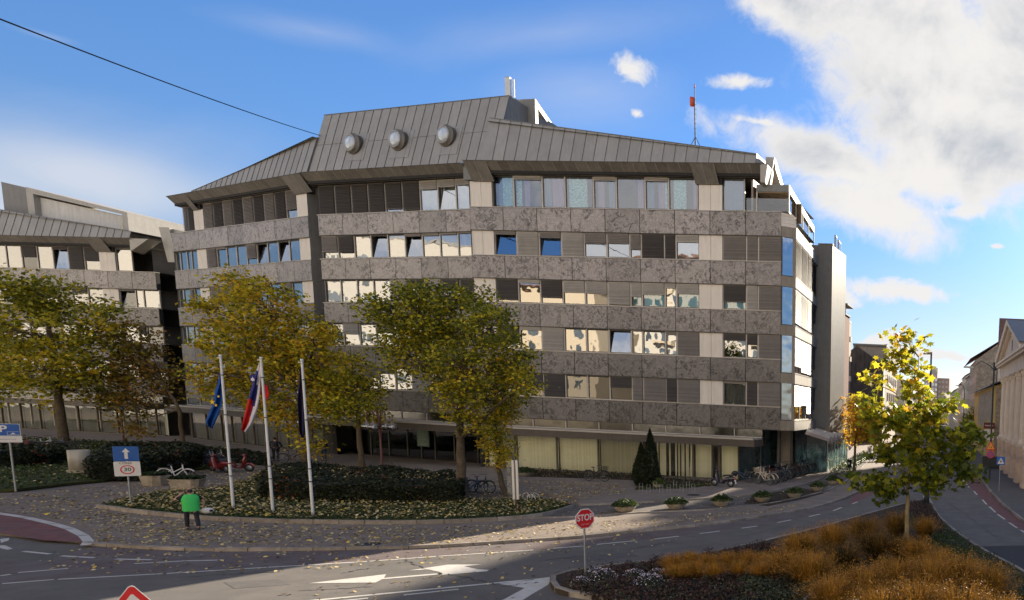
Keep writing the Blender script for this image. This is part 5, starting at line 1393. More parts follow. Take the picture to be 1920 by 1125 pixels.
def limb(mb, p0, p1, r0, r1, rnd, seg=6, bend=.12, n=5, mat=None):
    p0, p1 = Vector(p0), Vector(p1); d = p1 - p0; L_ = d.length
    off = Vector((rnd.uniform(-1, 1), rnd.uniform(-1, 1), rnd.uniform(-.3, .6))) * L_ * bend
    pts = [p0 + d * (i / n) + off * math.sin(math.pi * i / n) + Vector((rnd.uniform(-1, 1), rnd.uniform(-1, 1), 0)) * L_ * .02 for i in range(n + 1)]
    mb.tube(pts, [r0 + (r1 - r0) * i / n for i in range(n + 1)], seg, mat, caps=False)
    return pts
def tree(name, label, base, lobes, leafm, n_leaf, size, barkm=bark, r=.22, fork=3.5, hue=(.1, .9), seed=0, group=None, cat='tree', shape='diamond', clump=.5, lean=(0, 0), per=26, hz=(0, 0), lobe_w=None, stems=1):
    """lobes: list of (dx, dy, z, rx, ry, rz) relative to the base; leaves gather in clumps around twig ends within the lobes"""
    rnd = random.Random(seed); rs = np.random.RandomState(seed)
    root = empty(name, base, 0, label=label, cat=cat, group=group)
    mb = MB()
    top = Vector((lean[0], lean[1], fork))
    zmin = min(l[2] - l[5] for l in lobes)
    trunk = []
    nseg = 7
    for i in range(nseg + 1):
        f_ = i / nseg; trunk.append(Vector((lean[0] * f_ + rnd.uniform(-.04, .04), lean[1] * f_ + rnd.uniform(-.04, .04), fork * f_ - (.05 if i == 0 else 0))))
    mb.tube(trunk, [r * (1.35 if i == 0 else 1.0 - .35 * i / nseg) for i in range(nseg + 1)], 12, None, caps=False)
    cl = []
    vol = [l[3] * l[4] * l[5] for l in lobes]; tv = sum(v ** .72 for v in vol)
    nc = max(6, n_leaf // per)
    zt = max(l[2] + l[5] for l in lobes)
    ctop = Vector((sum(l[0] * v for l, v in zip(lobes, vol)) / sum(vol), sum(l[1] * v for l, v in zip(lobes, vol)) / sum(vol), zt * .82 + fork * .18))
    spine = limb(mb, trunk[-1], ctop, r * .65, r * .12, rnd, 8, .04, 7)
    for l, v in zip(lobes, vol):
        k = max(2, int(nc * v ** .72 / tv))
        c0 = Vector(l[:3])
        # main limb into the lobe
        s0 = min(spine, key=lambda p: (p - (c0 - Vector((0, 0, abs(c0.x) * .5 + l[5] * .6)))).length)
        mp = limb(mb, s0, c0, r * .38, r * .12, rnd, 6, .08, 5)
        for i in range(k):
            u = rs.normal(size=3); u /= np.linalg.norm(u); rad = rs.uniform(.25, 1.) ** .45
            p = c0 + Vector((u[0] * l[3] * rad, u[1] * l[4] * rad, u[2] * l[5] * rad))
            cl.append((p, rad))
            if i % 2 == 0:
                s1 = mp[rnd.randint(2, 5)]
                limb(mb, s1, p, r * .09, r * .02, rnd, 4, .1, 3)
    tk = mb.build('trunk', barkm, root)
    cen = []; hue_ = []; siz = []
    zlo = min(p.z for p, _ in cl); zhi = max(p.z for p, _ in cl)
    for p, rad in cl:
        h0 = rnd.uniform(*hue) ; zz = (p.z - zlo) / (zhi - zlo + 1e-6)
        h0 = h0 + hz[0] * (1 - zz) + hz[1] * zz
        m_ = int(per * rnd.uniform(.5, 1.5)); q = rs.normal(size=(m_, 3)) * np.array([clump, clump, clump * .62])
        for w in q:
            cen.append((p.x + w[0], p.y + w[1], p.z + w[2])); hue_.append(h0 + rs.normal() * .10); siz.append(size * rs.uniform(.6, 1.35))
    leaf_cloud('crown', cen, siz, hue_, leafm, root, shape=shape, seed=seed + 1)
    return root

def lobes_px(base, y_off, L_):
    """lobes given in pixels of the photograph, turned into metres at the tree's own distance"""
    out = []
    for i, (px_, py_, rx, ry) in enumerate(L_):
        y = base[1] + y_off[i % len(y_off)]
        p = AY(px_, py_, y); q = AY(px_ + rx, py_, y); r_ = AY(px_, py_ - ry, y)
        out.append((p.x - base[0], p.y - base[1], p.z, abs(q.x - p.x), max(.8, abs(q.x - p.x) * .85), abs(r_.z - p.z)))
    return out
# central big tree
b = G(866, 938, .1)
tree('linden_tree', 'large green-and-yellow tree in front of the shop front, thickest trunk beside the bicycles', b,
     lobes_px(b, [0, .8, -.8, 1.2, -1.0], [(790, 600, 75, 52), (870, 610, 70, 55), (735, 590, 50, 34), (840, 560, 55, 26), (920, 620, 58, 46), (960, 680, 42, 40), (800, 680, 65, 46), (880, 700, 72, 52), (940, 735, 48, 40), (860, 760, 42, 42), (770, 550, 35, 20), (900, 560, 30, 22), (985, 720, 22, 30), (745, 655, 40, 28), (690, 585, 24, 14), (900, 800, 24, 22)]),
     lm_tree, 21000, .18, r=.27, fork=3.6, hue=(.12, .55), hz=(.20, -.04), seed=11, clump=.30, lean=(.1, 0))
b = G(949, 932, .1)
tree('linden_tree', 'slim yellow-leaved tree leaning at the right of the biggest tree', b,
     lobes_px(b, [0, .3, -.3], [(925, 790, 24, 26), (930, 830, 24, 26), (938, 862, 16, 20), (950, 770, 30, 22), (955, 700, 30, 44)]),
     lm_tree, 5200, .15, r=.16, fork=2.2, hue=(.42, .8), seed=13, clump=.24, lean=(-.5, 0))
b = G(573, 872, .1)
tree('linden_tree', 'broad golden tree behind the three flagpoles', b,
     lobes_px(b, [0, 1.2, -1.4, .6], [(450, 540, 42, 34), (430, 590, 52, 36), (500, 580, 60, 50), (420, 640, 50, 36), (480, 650, 66, 50), (550, 630, 62, 46), (390, 700, 36, 36), (450, 730, 60, 36), (530, 710, 66, 52), (600, 700, 52, 44), (590, 640, 40, 34), (560, 780, 46, 36), (625, 760, 40, 28), (520, 770, 30, 24), (590, 840, 22, 24)]),
     lm_tree, 17000, .26, r=.3, fork=4.6, hue=(.36, .80), hz=(.08, 0), seed=17, clump=.42)
b = G(678, 876, .1)
tree('linden_tree', 'smaller dull green tree between the golden tree and the globe lamp', b,
     lobes_px(b, [0, .8, -.8], [(660, 700, 34, 36), (690, 740, 30, 30), (650, 770, 40, 26), (700, 780, 22, 22), (640, 720, 30, 24)]),
     lm_tree, 4600, .23, r=.2, fork=4.0, hue=(.25, .6), seed=19, clump=.42)
b = Vector((-78, 55.5, .1))
tree('maple_tree', 'tall browning tree at the left edge, in front of the lower wing', b,
     lobes_px(b, [0, 1.5, -1.5], [(40, 560, 70, 44), (120, 570, 66, 38), (60, 620, 90, 44), (160, 620, 56, 40), (0, 680, 70, 44), (90, 690, 80, 44), (180, 680, 60, 40), (140, 735, 70, 34), (30, 540, 50, 24), (210, 600, 30, 30)]),
     lm_tree, 11500, .29, r=.32, fork=5.0, hue=(.22, .62), hz=(.1, 0), seed=23, clump=.48)
b = Vector((-70.5, 57.5, .1))
tree('maple_tree', 'thin rusty-brown tree between the left-edge tree and the golden one', b,
     lobes_px(b, [0, 1., -1.], [(250, 640, 46, 34), (290, 680, 36, 34), (230, 690, 36, 30), (270, 730, 46, 34), (220, 745, 36, 24), (250, 790, 24, 34)]),
     lm_brown, 4600, .26, r=.17, fork=3.6, hue=(.2, .75), seed=29, clump=.42)
b = Vector((-97, 61, .1))
tree('maple_tree', 'tree cut by the left border of the picture', b, lobes_px(b, [0, 1., -1.], [(-90, 600, 80, 60), (-60, 680, 80, 50), (-30, 730, 50, 30)]), lm_tree, 7000, .28, r=.28, fork=5, hue=(.3, .6), seed=31, clump=.6)
# plane tree on the island
b = G(1698, 1035, .16)
tree('plane_tree', 'young backlit plane tree with big yellow-green leaves on the traffic island', b,
     lobes_px(b, [0, .5, -.5, .3, -.3], [(1703, 645, 24, 22), (1700, 690, 32, 30), (1708, 735, 22, 20), (1655, 790, 34, 30), (1700, 790, 30, 34), (1745, 785, 26, 24), (1640, 725, 10, 16), (1780, 760, 14, 16), (1670, 850, 40, 26), (1740, 840, 46, 30), (1792, 830, 38, 30), (1620, 908, 30, 12), (1665, 905, 34, 24), (1665, 935, 20, 16), (1745, 905, 40, 20), (1796, 900, 38, 18), (1818, 815, 16, 18), (1715, 880, 30, 20), (1790, 870, 30, 16), (1625, 770, 20, 20)]),
     lm_plane, 3300, .31, barkm=bark_pale, r=.115, fork=3.2, hue=(.12, .5), hz=(0, .34), seed=37, shape='maple', clump=.30, per=16, lean=(.03, 0))
b = G(1602, 881, .2)
tree('maple_tree', 'bright golden-orange young tree on the pavement by the marble wall', b,
     lobes_px(b, [0, .8, -.8], [(1605, 762, 16, 22), (1590, 790, 18, 16), (1615, 800, 26, 24), (1640, 790, 18, 18), (1600, 822, 26, 14), (1640, 825, 20, 14)]),
     lm_yellow, 3600, .26, r=.16, fork=2.6, hue=(.2, .9), seed=41, clump=.38, per=18)
for i, (x, y, lb, s) in enumerate(((-12.4, 96, 'yellow street tree behind the golden one, left kerb', 43), (-13.4, 118, 'far street tree on the left kerb', 47), (-5.0, 128, 'far green street tree on the right pavement', 53))):
    tree('street_tree', lb, Vector((x, y, .1)), [(0, 0, 4.6, 1.9, 1.9, 1.6), (.4, 0, 6., 1.3, 1.3, 1.2), (-.7, .2, 3.8, 1.2, 1.2, .9)], lm_yellow if i < 2 else lm_tree, 1800, .34, r=.12, fork=2.5, hue=(.2, .6), seed=s, clump=.45, per=16)

# ---- conifers
def conifer(base, h, w, label, seed):
    rs = np.random.RandomState(seed); root = empty('conifer', base, 0, label=label, cat='conifer', group=None)
    mb = MB(); mb.tube([(0, 0, 0), (0, 0, h * .9)], [.09, .02], 8); mb.build('trunk', bark, root)
    n = 9000; z = rs.uniform(0, 1, n) ** 1.1; a = rs.uniform(0, 2 * np.pi, n)
    prof = np.where(z < .15, .75 + z * 1.6, 1 - ((z - .15) / .85) ** 1.5) * w * (1 + .12 * np.sin(a * 3 + z * 9)) * (1 + rs.normal(size=n) * .06)
    rr_ = prof * rs.uniform(.8, 1, n)
    c = np.stack([rr_ * np.cos(a), rr_ * np.sin(a), .1 + z * (h - .1)], 1)
    leaf_cloud('crown', c, rs.uniform(.08, .17, n), rs.uniform(0, 1, n), lm_thuja, root, up=.1, seed=seed)
p = G(1220, 912, .2); conifer(p, 4.1, .62, 'taller dark conifer of the pair before the shop blinds', 3)
p = G(1203, 911, .2); conifer(p, 3.1, .55, 'shorter dark conifer of the pair, on the left', 4)

# ---- clipped hedges
def hedge(label, poly, z0, z1, n, seed, hue=(0, .55), size=.13):
    cx = sum(p[0] for p in poly) / len(poly); cy = sum(p[1] for p in poly) / len(poly)
    root = empty('hedge', (cx, cy, 0), 0, label=label, cat='hedge')
    rel = [(p[0] - cx, p[1] - cy) for p in poly]
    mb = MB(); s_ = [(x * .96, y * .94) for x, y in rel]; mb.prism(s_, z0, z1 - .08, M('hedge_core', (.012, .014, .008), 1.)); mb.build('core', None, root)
    rs = np.random.RandomState(seed); c = []
    per = [math.dist(rel[i], rel[(i + 1) % len(rel)]) for i in range(len(rel))]; tot = sum(per)
    xs = [p[0] for p in rel]; ys = [p[1] for p in rel]
    def inside(x, y):
        r_ = False; j = len(rel) - 1
        for i in range(len(rel)):
            if (rel[i][1] > y) != (rel[j][1] > y) and x < (rel[j][0] - rel[i][0]) * (y - rel[i][1]) / (rel[j][1] - rel[i][1]) + rel[i][0]: r_ = not r_
            j = i
        return r_
    hf = lambda x, y: .09 * math.sin(x * 1.3 + y) + .06 * math.sin(x * 3.1) + .05 * math.sin(y * 2.3 + 1)
    while len(c) < n * .55:
        x, y = rs.uniform(min(xs), max(xs)), rs.uniform(min(ys), max(ys))
        if inside(x, y): c.append((x, y, z1 + hf(x, y) + rs.normal() * .06))
    while len(c) < n:
        t = rs.uniform(0, tot); i = 0
        while t > per[i]: t -= per[i]; i += 1
        a, b_ = rel[i], rel[(i + 1) % len(rel)]; f_ = t / per[i]
        x, y = a[0] + (b_[0] - a[0]) * f_, a[1] + (b_[1] - a[1]) * f_
        c.append((x + rs.normal() * .08, y + rs.normal() * .08, rs.uniform(z0, z1 + .05 + hf(x, y))))
    c = np.array(c); hue_ = rs.uniform(hue[0], hue[1], n); red = (np.sin(c[:, 0] * .9 + 2) * np.sin(c[:, 1] * 1.3) > .72) & (rs.uniform(size=n) < .22) ; hue_[red] = rs.uniform(.8, 1, red.sum())
    leaf_cloud('foliage', c, rs.uniform(size * .6, size * 1.3, n), hue_, lm_hedge, root, seed=seed)
    return root
hp = [tuple(G(x, y, .2)[:2]) for x, y in ((492, 938), (560, 942), (700, 946), (855, 946), (870, 935), (845, 915), (700, 905), (560, 900), (505, 905))]
hedge('long low dark hedge strewn with leaves behind the flagpoles', hp, .2, 1.25, 26000, 5)
hp = [tuple(G(x, y, .2)[:2]) for x, y in ((165, 902), (260, 900), (330, 890), (385, 872), (330, 858), (210, 868))]
hedge('dark shrub bank behind the concrete cylinder planter', hp, .2, 1.5, 13000, 6, size=.17)
hp = [tuple(G(x, y, .2)[:2]) for x, y in ((-60, 880), (60, 876), (130, 868), (120, 856), (-60, 862))]
hedge('dim low hedge along the wing at far left', hp, .2, 1.1, 6000, 7, size=.2)
hp = [tuple(G(x, y, .2)[:2]) for x, y in ((330, 862), (430, 866), (500, 874), (505, 866), (440, 856), (340, 850))]
hedge('shrub strip against the shop windows behind the parked bicycles', hp, .2, .8, 5000, 8, size=.16)

# ---- planters
conc = M('exposed_concrete', (.36, .30, .22), .9, var=.2, scale=6, bump=.7, bscale=40, dirt=(.14, .11, .07), dscale=2.2, damt=.7)
def planter_round(base, label, r=.52, group='round concrete planters along the kerb', seed=0, h=.42, hue=(.1, .9)):
    root = empty('planter', base, random.Random(seed).uniform(0, 3), label=label, cat='planter', group=group)
    mb = MB(); mb.lathe([(.001, .0), (r * .62, .0), (r * .74, .04), (r * .98, h * .55), (r, h), (r * .9, h), (r * .88, h - .1), (.001, h - .1)], seg=22, smooth=False); mb.build('bowl', conc, root)
    rs = np.random.RandomState(seed); n = 1100
    a = rs.uniform(0, 2 * np.pi, n); q = np.sqrt(rs.uniform(0, 1, n)) * r * 1.25
    z = h - .08 + rs.uniform(0, 1, n) ** .6 * (.34 * (1 - (q / (r * 1.3)) ** 2)) * (1 + .3 * np.sin(a * 4))
    leaf_cloud('plants', np.stack([q * np.cos(a), q * np.sin(a), z], 1), rs.uniform(.07, .16, n), rs.uniform(*hue, n), lm_green, root, seed=seed, up=.8)
    return root
for i, (x, y, lb) in enumerate(((1172, 959, 'round concrete planter nearest the stop sign'), (1268, 954, 'second round planter from the stop sign, catching the sun'), (1353, 948, 'third round planter from the stop sign'), (1430, 940, 'fourth round planter along the kerb, below the scooter'), (1490, 932, 'fifth round planter along the kerb'), (1534, 920, 'sixth round planter along the kerb, near the tree branch'), (1563, 908, 'farthest round planter of the row'))):
    planter_round(G(x, y, .13), lb, r=.53 if i == 0 else .52, seed=i + 1)
planter_round(G(1235, 914, .2), 'small planter of yellow flowers right of the conifers', r=.34, group=None, seed=21, h=.36, hue=(.8, 1.6))
planter_round(G(985, 893, .2), 'low planter against the shop front beside the slim tree', r=.6, group=None, seed=22, h=.4)
def planter_box(base, rz, label, w=1.05, d=1.0, h=.6, seed=0):
    root = empty('planter', base, rz, label=label, cat='planter', group='angular concrete planters on the plaza')
    k = .22; P = lambda s: [(-w / 2 * s + k, -d / 2 * s), (w / 2 * s - k, -d / 2 * s), (w / 2 * s, -d / 2 * s + k), (w / 2 * s, d / 2 * s - k), (w / 2 * s - k, d / 2 * s), (-w / 2 * s + k, d / 2 * s), (-w / 2 * s, d / 2 * s - k), (-w / 2 * s, -d / 2 * s + k)]
    mb = MB(); a, b_, c_, d_ = P(.84), P(1.), P(.9), P(.88)
    rows = [[(x, y, 0) for x, y in a], [(x, y, h) for x, y in b_], [(x, y, h) for x, y in c_], [(x, y, h - .12) for x, y in d_]]
    mb.grid(rows, None, False, closed=True); mb.face(rows[-1]); mb.build('trough', conc, root)
    rs = np.random.RandomState(seed); n = 700
    c = np.stack([rs.uniform(-w * .42, w * .42, n), rs.uniform(-d * .42, d * .42, n), h - .1 + rs.uniform(0, .28, n)], 1)
    leaf_cloud('plants', c, rs.uniform(.1, .18, n), rs.uniform(0, .3, n), lm_green, root, seed=seed, up=.8)
planter_box(G(291, 910, .1), .2, 'left one of two angular planters on the leaf-strewn plaza', seed=31)
planter_box(G(352, 917, .1), .35, 'right one of two angular planters, just behind the man in the green vest', w=1.35, seed=32)
root = empty('planter', G(152, 886, .25), 0, label='tall pale ribbed concrete cylinder planter on the left lawn', cat='planter')
mb = MB(); mb.lathe([(.001, .18), (.45, .18), (.45, 1.42), (.40, 1.42), (.38, 1.3), (.001, 1.3)], seg=32, smooth=True, mat=M('pale_concrete', (.42, .38, .31), .9, var=.12, streak=.3)); mb.lathe([(.55, -.05), (.55, .18), (.001, .18)], seg=28, smooth=False, mat=conc)
mb.build('cylinder', None, root)

# ---- lawn, ground leaves
rs = np.random.RandomState(77)
def in_poly(P, x, y):
    P = np.asarray(P); r_ = np.zeros(len(x), bool); j = len(P) - 1
    for i in range(len(P)):
        cnd = ((P[i, 1] > y) != (P[j, 1] > y)) & (x < (P[j, 0] - P[i, 0]) * (y - P[i, 1]) / (P[j, 1] - P[i, 1] + 1e-12) + P[i, 0]); r_ ^= cnd; j = i
    return r_
def scatter(P, n, rs=rs):
    P = np.asarray(P); lo, hi = P.min(0), P.max(0); out = np.empty((0, 2))
    while len(out) < n:
        q = rs.uniform(lo, hi, (n * 2, 2)); out = np.vstack([out, q[in_poly(P, q[:, 0], q[:, 1])]])
    return out[:n]
q = scatter(bed_poly, 26000); c = np.column_stack([q, .24 + rs.uniform(0, .14, len(q))])
o = leaf_cloud('grass', c, rs.uniform(.05, .13, len(q)), rs.uniform(0, .6, len(q)), lm_green, None, seed=5, up=.1); o['kind'] = 'stuff'
q = scatter(lawn_l, 16000); c = np.column_stack([q, .27 + rs.uniform(0, .16, len(q))])
o = leaf_cloud('grass', c, rs.uniform(.08, .2, len(q)), rs.uniform(0, .6, len(q)), lm_green, None, seed=6, up=.1); o['kind'] = 'stuff'
def fallen(poly, n, z, s=(.06, .13), hue=(.1, .95), seed=0, dz=.01):
    q = scatter(poly, n, np.random.RandomState(seed)); return np.column_stack([q, np.full(len(q), z) + np.abs(rs.normal(size=len(q))) * dz])
cc_ = [fallen(bed_poly, 9000, .38, dz=.04, seed=1), fallen(lawn_l, 2600, .42, dz=.04, seed=2)]
sw = [tuple(G(x, y, .1)[:2]) for x, y in ((-40, 930), (90, 925), (190, 958), (276, 972), (500, 988), (700, 990), (812, 990), (993, 980), (1120, 978), (1300, 966), (1450, 952), (1500, 944), (1480, 955), (1265, 986), (1094, 1003), (1000, 1010), (800, 1023), (617, 1027), (406, 1028), (200, 1022), (150, 985), (40, 962), (-40, 955))]
cc_.append(fallen(sw, 2200, .108, seed=3)); 
cc_.append(fallen([tuple(G(x, y, .1)[:2]) for x, y in ((200, 955), (800, 987), (800, 1020), (180, 1018))], 800, .108, seed=13))
pl = [tuple(G(x, y, .1)[:2]) for x, y in ((180, 955), (230, 944), (400, 924), (480, 905), (520, 895), (700, 878), (560, 872), (420, 872), (260, 902), (90, 921), (40, 928))]
cc_.append(fallen(pl, 1700, .108, seed=4))
tp = [tuple(G(x, y, .2)[:2]) for x, y in ((862, 946), (1060, 950), (1090, 935), (1180, 925), (1160, 908), (960, 898), (870, 900))]
cc_.append(fallen(tp, 1500, .21, seed=5)); cc_.append(fallen(sf, 500, .245, seed=6))
rdp = pxl([(180, 1024), (406, 1036), (617, 1034), (800, 1030), (1000, 1017), (1200, 1000), (1250, 1010), (1000, 1045), (600, 1070), (300, 1080), (100, 1070), (60, 1040)])
cc_.append(fallen(rdp, 420, .012, seed=7)); cc_.append(fallen(pxl([(500, 1110), (1000, 1060), (1200, 1020), (1350, 1000), (1100, 1060), (1000, 1125), (600, 1125)]), 90, .012, seed=8))
cc_.append(fallen([(p[0], p[1]) for p in hp] if False else [tuple(G(x, y, .2)[:2]) for x, y in ((492, 930), (855, 938), (845, 918), (505, 908))], 420, 1.30, seed=9, dz=.06))
cc_.append(fallen(k4s[2:40] + k3s[2:40][::-1], 220, .14, seed=10))
c = np.vstack(cc_); n = len(c)
o = leaf_cloud('fallen_leaves', c, rs.uniform(.07, .17, n), np.clip(rs.normal(.55, .25, n), 0, 1), lm_fallen, None, seed=9, up=2.2, fold=.5); o['kind'] = 'stuff'
# earth strip planting along the shop front
q = scatter(sf, 1600); c = np.column_stack([q, .25 + rs.uniform(0, .22, len(q))])
o = leaf_cloud('ground_cover', c, rs.uniform(.08, .16, len(q)), rs.uniform(0, .8, len(q)), lm_hedge, None, seed=15); o['kind'] = 'stuff'

# ------------------------------------------------------------------ island planting
def blades(name, base, n, h, spread, cols, parent=None, seed=0, w=.024, curve=.5, plume=None, lay=0.):
    """arching grass blades: three-segment ribbons, plus fine seed heads"""
    rs = np.random.RandomState(seed)
    a = rs.uniform(0, 2 * np.pi, n); r_ = np.sqrt(rs.uniform(0, 1, n)) * spread * .28
    b0 = np.stack([r_ * np.cos(a), r_ * np.sin(a), np.zeros(n)], 1)
    a2 = a + rs.normal(size=n) * .6; out = rs.uniform(.15, 1, n) * spread; hh = h * rs.uniform(.6, 1.08, n) * (1 - .35 * (out / spread) ** 2)
    seg = 4; V = np.empty((n, (seg + 1) * 2 - 1, 3))
    side = np.stack([-np.sin(a2 + rs.normal(size=n)), np.cos(a2), np.zeros(n)], 1)
    for k in range(seg + 1):
        t = k / seg; ww = w * (1 - t) * .5 + .0015
        p = b0 + np.stack([out * np.cos(a2), out * np.sin(a2), np.zeros(n)], 1) * (t ** 1.7)[..., None] if False else b0 + np.stack([out * np.cos(a2) * t ** 1.7, out * np.sin(a2) * t ** 1.7, hh * (t - curve * .35 * t ** 3 * out / spread)], 1)
        if k < seg: V[:, 2 * k] = p - side * ww; V[:, 2 * k + 1] = p + side * ww
        else: V[:, 2 * seg] = p
    k = V.shape[1]; tot = n
    faces = []; 
    idx = np.arange(n) * k
    loops = []
    for s in range(seg - 1): loops.append(np.stack([idx + 2 * s, idx + 2 * s + 1, idx + 2 * s + 3, idx + 2 * s + 2], 1))
    quads = np.concatenate(loops); tri = np.stack([idx + 2 * (seg - 1), idx + 2 * (seg - 1) + 1, idx + 2 * seg], 1)
    me = bpy.data.meshes.new(name); me.vertices.add(n * k); me.vertices.foreach_set('co', V.reshape(-1))
    nl = quads.size + tri.size; me.loops.add(nl); me.loops.foreach_set('vertex_index', np.concatenate([quads.reshape(-1), tri.reshape(-1)]).astype(np.int32))
    nf = len(quads) + len(tri); me.polygons.add(nf)
    st_ = np.concatenate([np.arange(len(quads)) * 4, quads.size + np.arange(len(tri)) * 3]).astype(np.int32); tt = np.concatenate([np.full(len(quads), 4), np.full(len(tri), 3)]).astype(np.int32)
    me.polygons.foreach_set('loop_start', st_); me.polygons.foreach_set('loop_total', tt); me.update(calc_edges=True)
    hv = rs.uniform(cols[0], cols[1], n).astype(np.float32); hv = hv + .25 * np.sin(a * 2 + seed).astype(np.float32)
    at = me.attributes.new('hue', 'FLOAT', 'FACE'); at.data.foreach_set('value', np.concatenate([np.concatenate([hv - .45 * (1 - s / (seg - 1)) for s in range(seg - 1)]), hv + .08]))
    tips = V[:, -1]
    return me, tips, rs
lm_grass = leaf_mat('ornamental_grass', [(0, (.035, .03, .010)), (.3, (.11, .066, .015)), (.6, (.30, .138, .018)), (1, (.46, .23, .032))], trans=.25)
lm_sedum = leaf_mat('dried_sedum', [(0, (.022, .012, .010)), (.6, (.06, .03, .022)), (1, (.11, .05, .035))], trans=.1)
lm_aster = leaf_mat('aster_flowers', [(0, (.45, .38, .42)), (.6, (.62, .52, .60)), (1, (.72, .70, .66))], trans=.1)
lm_herb = leaf_mat('herb_leaves', [(0, (.02, .028, .014)), (.5, (.055, .065, .03)), (1, (.12, .12, .06))], trans=.2)
protos = {}
def grass_clump(base, label, h, sp, hue, seed, n=1500):
    key = (hue, seed % 4, h > 1.3)
    root = empty('ornamental_grass', base, (seed * 1.7) % 6.28, label=label, cat='grass clump', group='ornamental grasses on the traffic island')
    if key not in protos:
        me, tips, r_ = blades('blades', None, n, 1.35, 1.0, hue, seed=seed)
        me.materials.append(lm_grass)
        # seed heads: fine haze of tiny slivers around the tips
        m_ = 5; tt = np.repeat(tips[r_.permutation(len(tips))[:450]], m_, 0); jit = r_.normal(size=tt.shape) * np.array([.055, .055, .06]); 
        protos[key] = (me, tt + jit, r_)
    me, tt, r_ = protos[key]
    o = bpy.data.objects.new('blades', me); C.objects.link(o); o.parent = root
    if ('t', key) not in protos:
        s_ = leaf_cloud('seed_heads', tt, r_.uniform(.02, .05, len(tt)), r_.uniform(hue[0] + .1, hue[1] + .15, len(tt)), lm_grass, root, seed=seed)
        protos[('t', key)] = s_.data
    else:
        s_ = bpy.data.objects.new('seed_heads', protos[('t', key)]); C.objects.link(s_); s_.parent = root
    root.scale = (sp, sp, h / 1.35)
    return root
def isl_pt(px_, py_): return G(px_, py_, .16)
gl = [ # pixel at the foot of the clump, height, spread, tone
 (1500, 1050, 1.35, 1.0, 'g'), (1560, 1035, 1.45, 1.1, 'g'), (1620, 1020, 1.45, 1.1, 'm'), (1680, 1006, 1.4, 1.0, 'm'), (1640, 1050, 1.4, 1.1, 'd'), (1580, 1075, 1.3, 1.1, 'd'),
 (1520, 1100, 1.4, 1.15, 'g'), (1470, 1085, 1.2, 1.0, 'g'), (1735, 1010, 1.2, .8, 'g'), (1690, 1050, 1.2, .9, 'd'), (1720, 1062, 1.3, 1.0, 'g'), (1680, 1110, 1.4, 1.2, 'g'), (1745, 1120, 1.5, 1.2, 'g'),
 (1800, 1110, 1.5, 1.2, 'g'), (1850, 1125, 1.4, 1.1, 'g'), (1620, 1130, 1.4, 1.15, 'g'), (1560, 1150, 1.3, 1.1, 'g'), (1720, 1170, 1.5, 1.2, 'g'), (1800, 1180, 1.5, 1.2, 'g'), (1650, 1180, 1.4, 1.2, 'g'), (1870, 1190, 1.3, 1.0, 'g'), (1760, 1080, 1.2, .9, 'g')]
tone = {'g': (.45, .9), 'm': (.25, .7), 'd': (.05, .4)}
where = {'g': 'golden', 'm': 'olive-brown', 'd': 'dark brown'}
for i, (x, y, h_, sp, t_) in enumerate(gl):
    p = isl_pt(x, min(y, 1190))
    pos_ = 'left' if x < 1560 else ('middle' if x < 1700 else 'right')
    row_ = 'front' if y > 1120 else ('middle' if y > 1060 else 'back')
    grass_clump(p, 'feathery %s ornamental grass, %s %s of the clumps on the traffic island' % (where[t_], row_, pos_), h_ * .97, sp * .98, tone[t_], i)
# short golden grass patch in front of them
for i, (x, y) in enumerate(((1262, 1068), (1295, 1062), (1330, 1066), (1365, 1062), (1400, 1060), (1340, 1084), (1300, 1082), (1385, 1080), (1430, 1064), (1270, 1086), (1425, 1084))):
    grass_clump(isl_pt(x, y + 6), 'short upright golden grass in the low patch left of the feathery clumps', .75, .5, (.5, .95), i)
# low mixed planting as ground cover
def cover(name, poly_px, n, z, hgt, size, mat, hue, seed, up=.3, dome=None):
    P = [tuple(isl_pt(x, y)[:2]) for x, y in poly_px]; q = scatter(P, n, np.random.RandomState(seed)); r_ = np.random.RandomState(seed + 1)
    bump_ = .5 + .5 * np.sin(q[:, 0] * 3.1 + seed) * np.sin(q[:, 1] * 2.7 + 1.3 * seed)
    zz = z + r_.uniform(0, 1, n) * hgt * (.45 + .55 * bump_)
    o = leaf_cloud(name, np.column_stack([q, zz]), r_.uniform(size * .6, size * 1.4, n), r_.uniform(hue[0], hue[1], n), mat, None, seed=seed, up=up); o['kind'] = 'stuff'; return o
left_bed = [(1058, 1100), (1080, 1080), (1160, 1068), (1240, 1060), (1330, 1048), (1430, 1026), (1480, 1040), (1500, 1100), (1500, 1170), (1330, 1170), (1180, 1140), (1110, 1124)]
cover('ground_cover', left_bed, 26000, .16, .42, .075, lm_sedum, (0, .9), 61)
cover('ground_cover', left_bed, 9000, .18, .38, .07, lm_herb, (0, .9), 62)
cover('ground_cover', [(1380, 1100), (1480, 1080), (1560, 1110), (1600, 1140), (1600, 1190), (1400, 1170)], 16000, .16, .5, .08, lm_herb, (0, .8), 63)
right_bed = [(1730, 945), (1748, 955), (1760, 976), (1783, 997), (1809, 1017), (1835, 1034), (1861, 1049), (1916, 1079), (1990, 1130), (1960, 1180), (1870, 1120), (1800, 1060), (1755, 1040), (1700, 975)]
cover('ground_cover', right_bed, 24000, .16, .38, .075, lm_herb, (.1, 1), 64)
cover('ground_cover', [(1700, 950), (1735, 943), (1762, 980), (1775, 1005), (1745, 1010), (1715, 980)], 9000, .2, .5, .06, lm_sedum, (.1, 1), 65)
cover('ground_cover', [(1745, 1010), (1785, 1010), (1820, 1040), (1810, 1062), (1760, 1045)], 6000, .2, .4, .06, lm_green, (0, .7), 66)
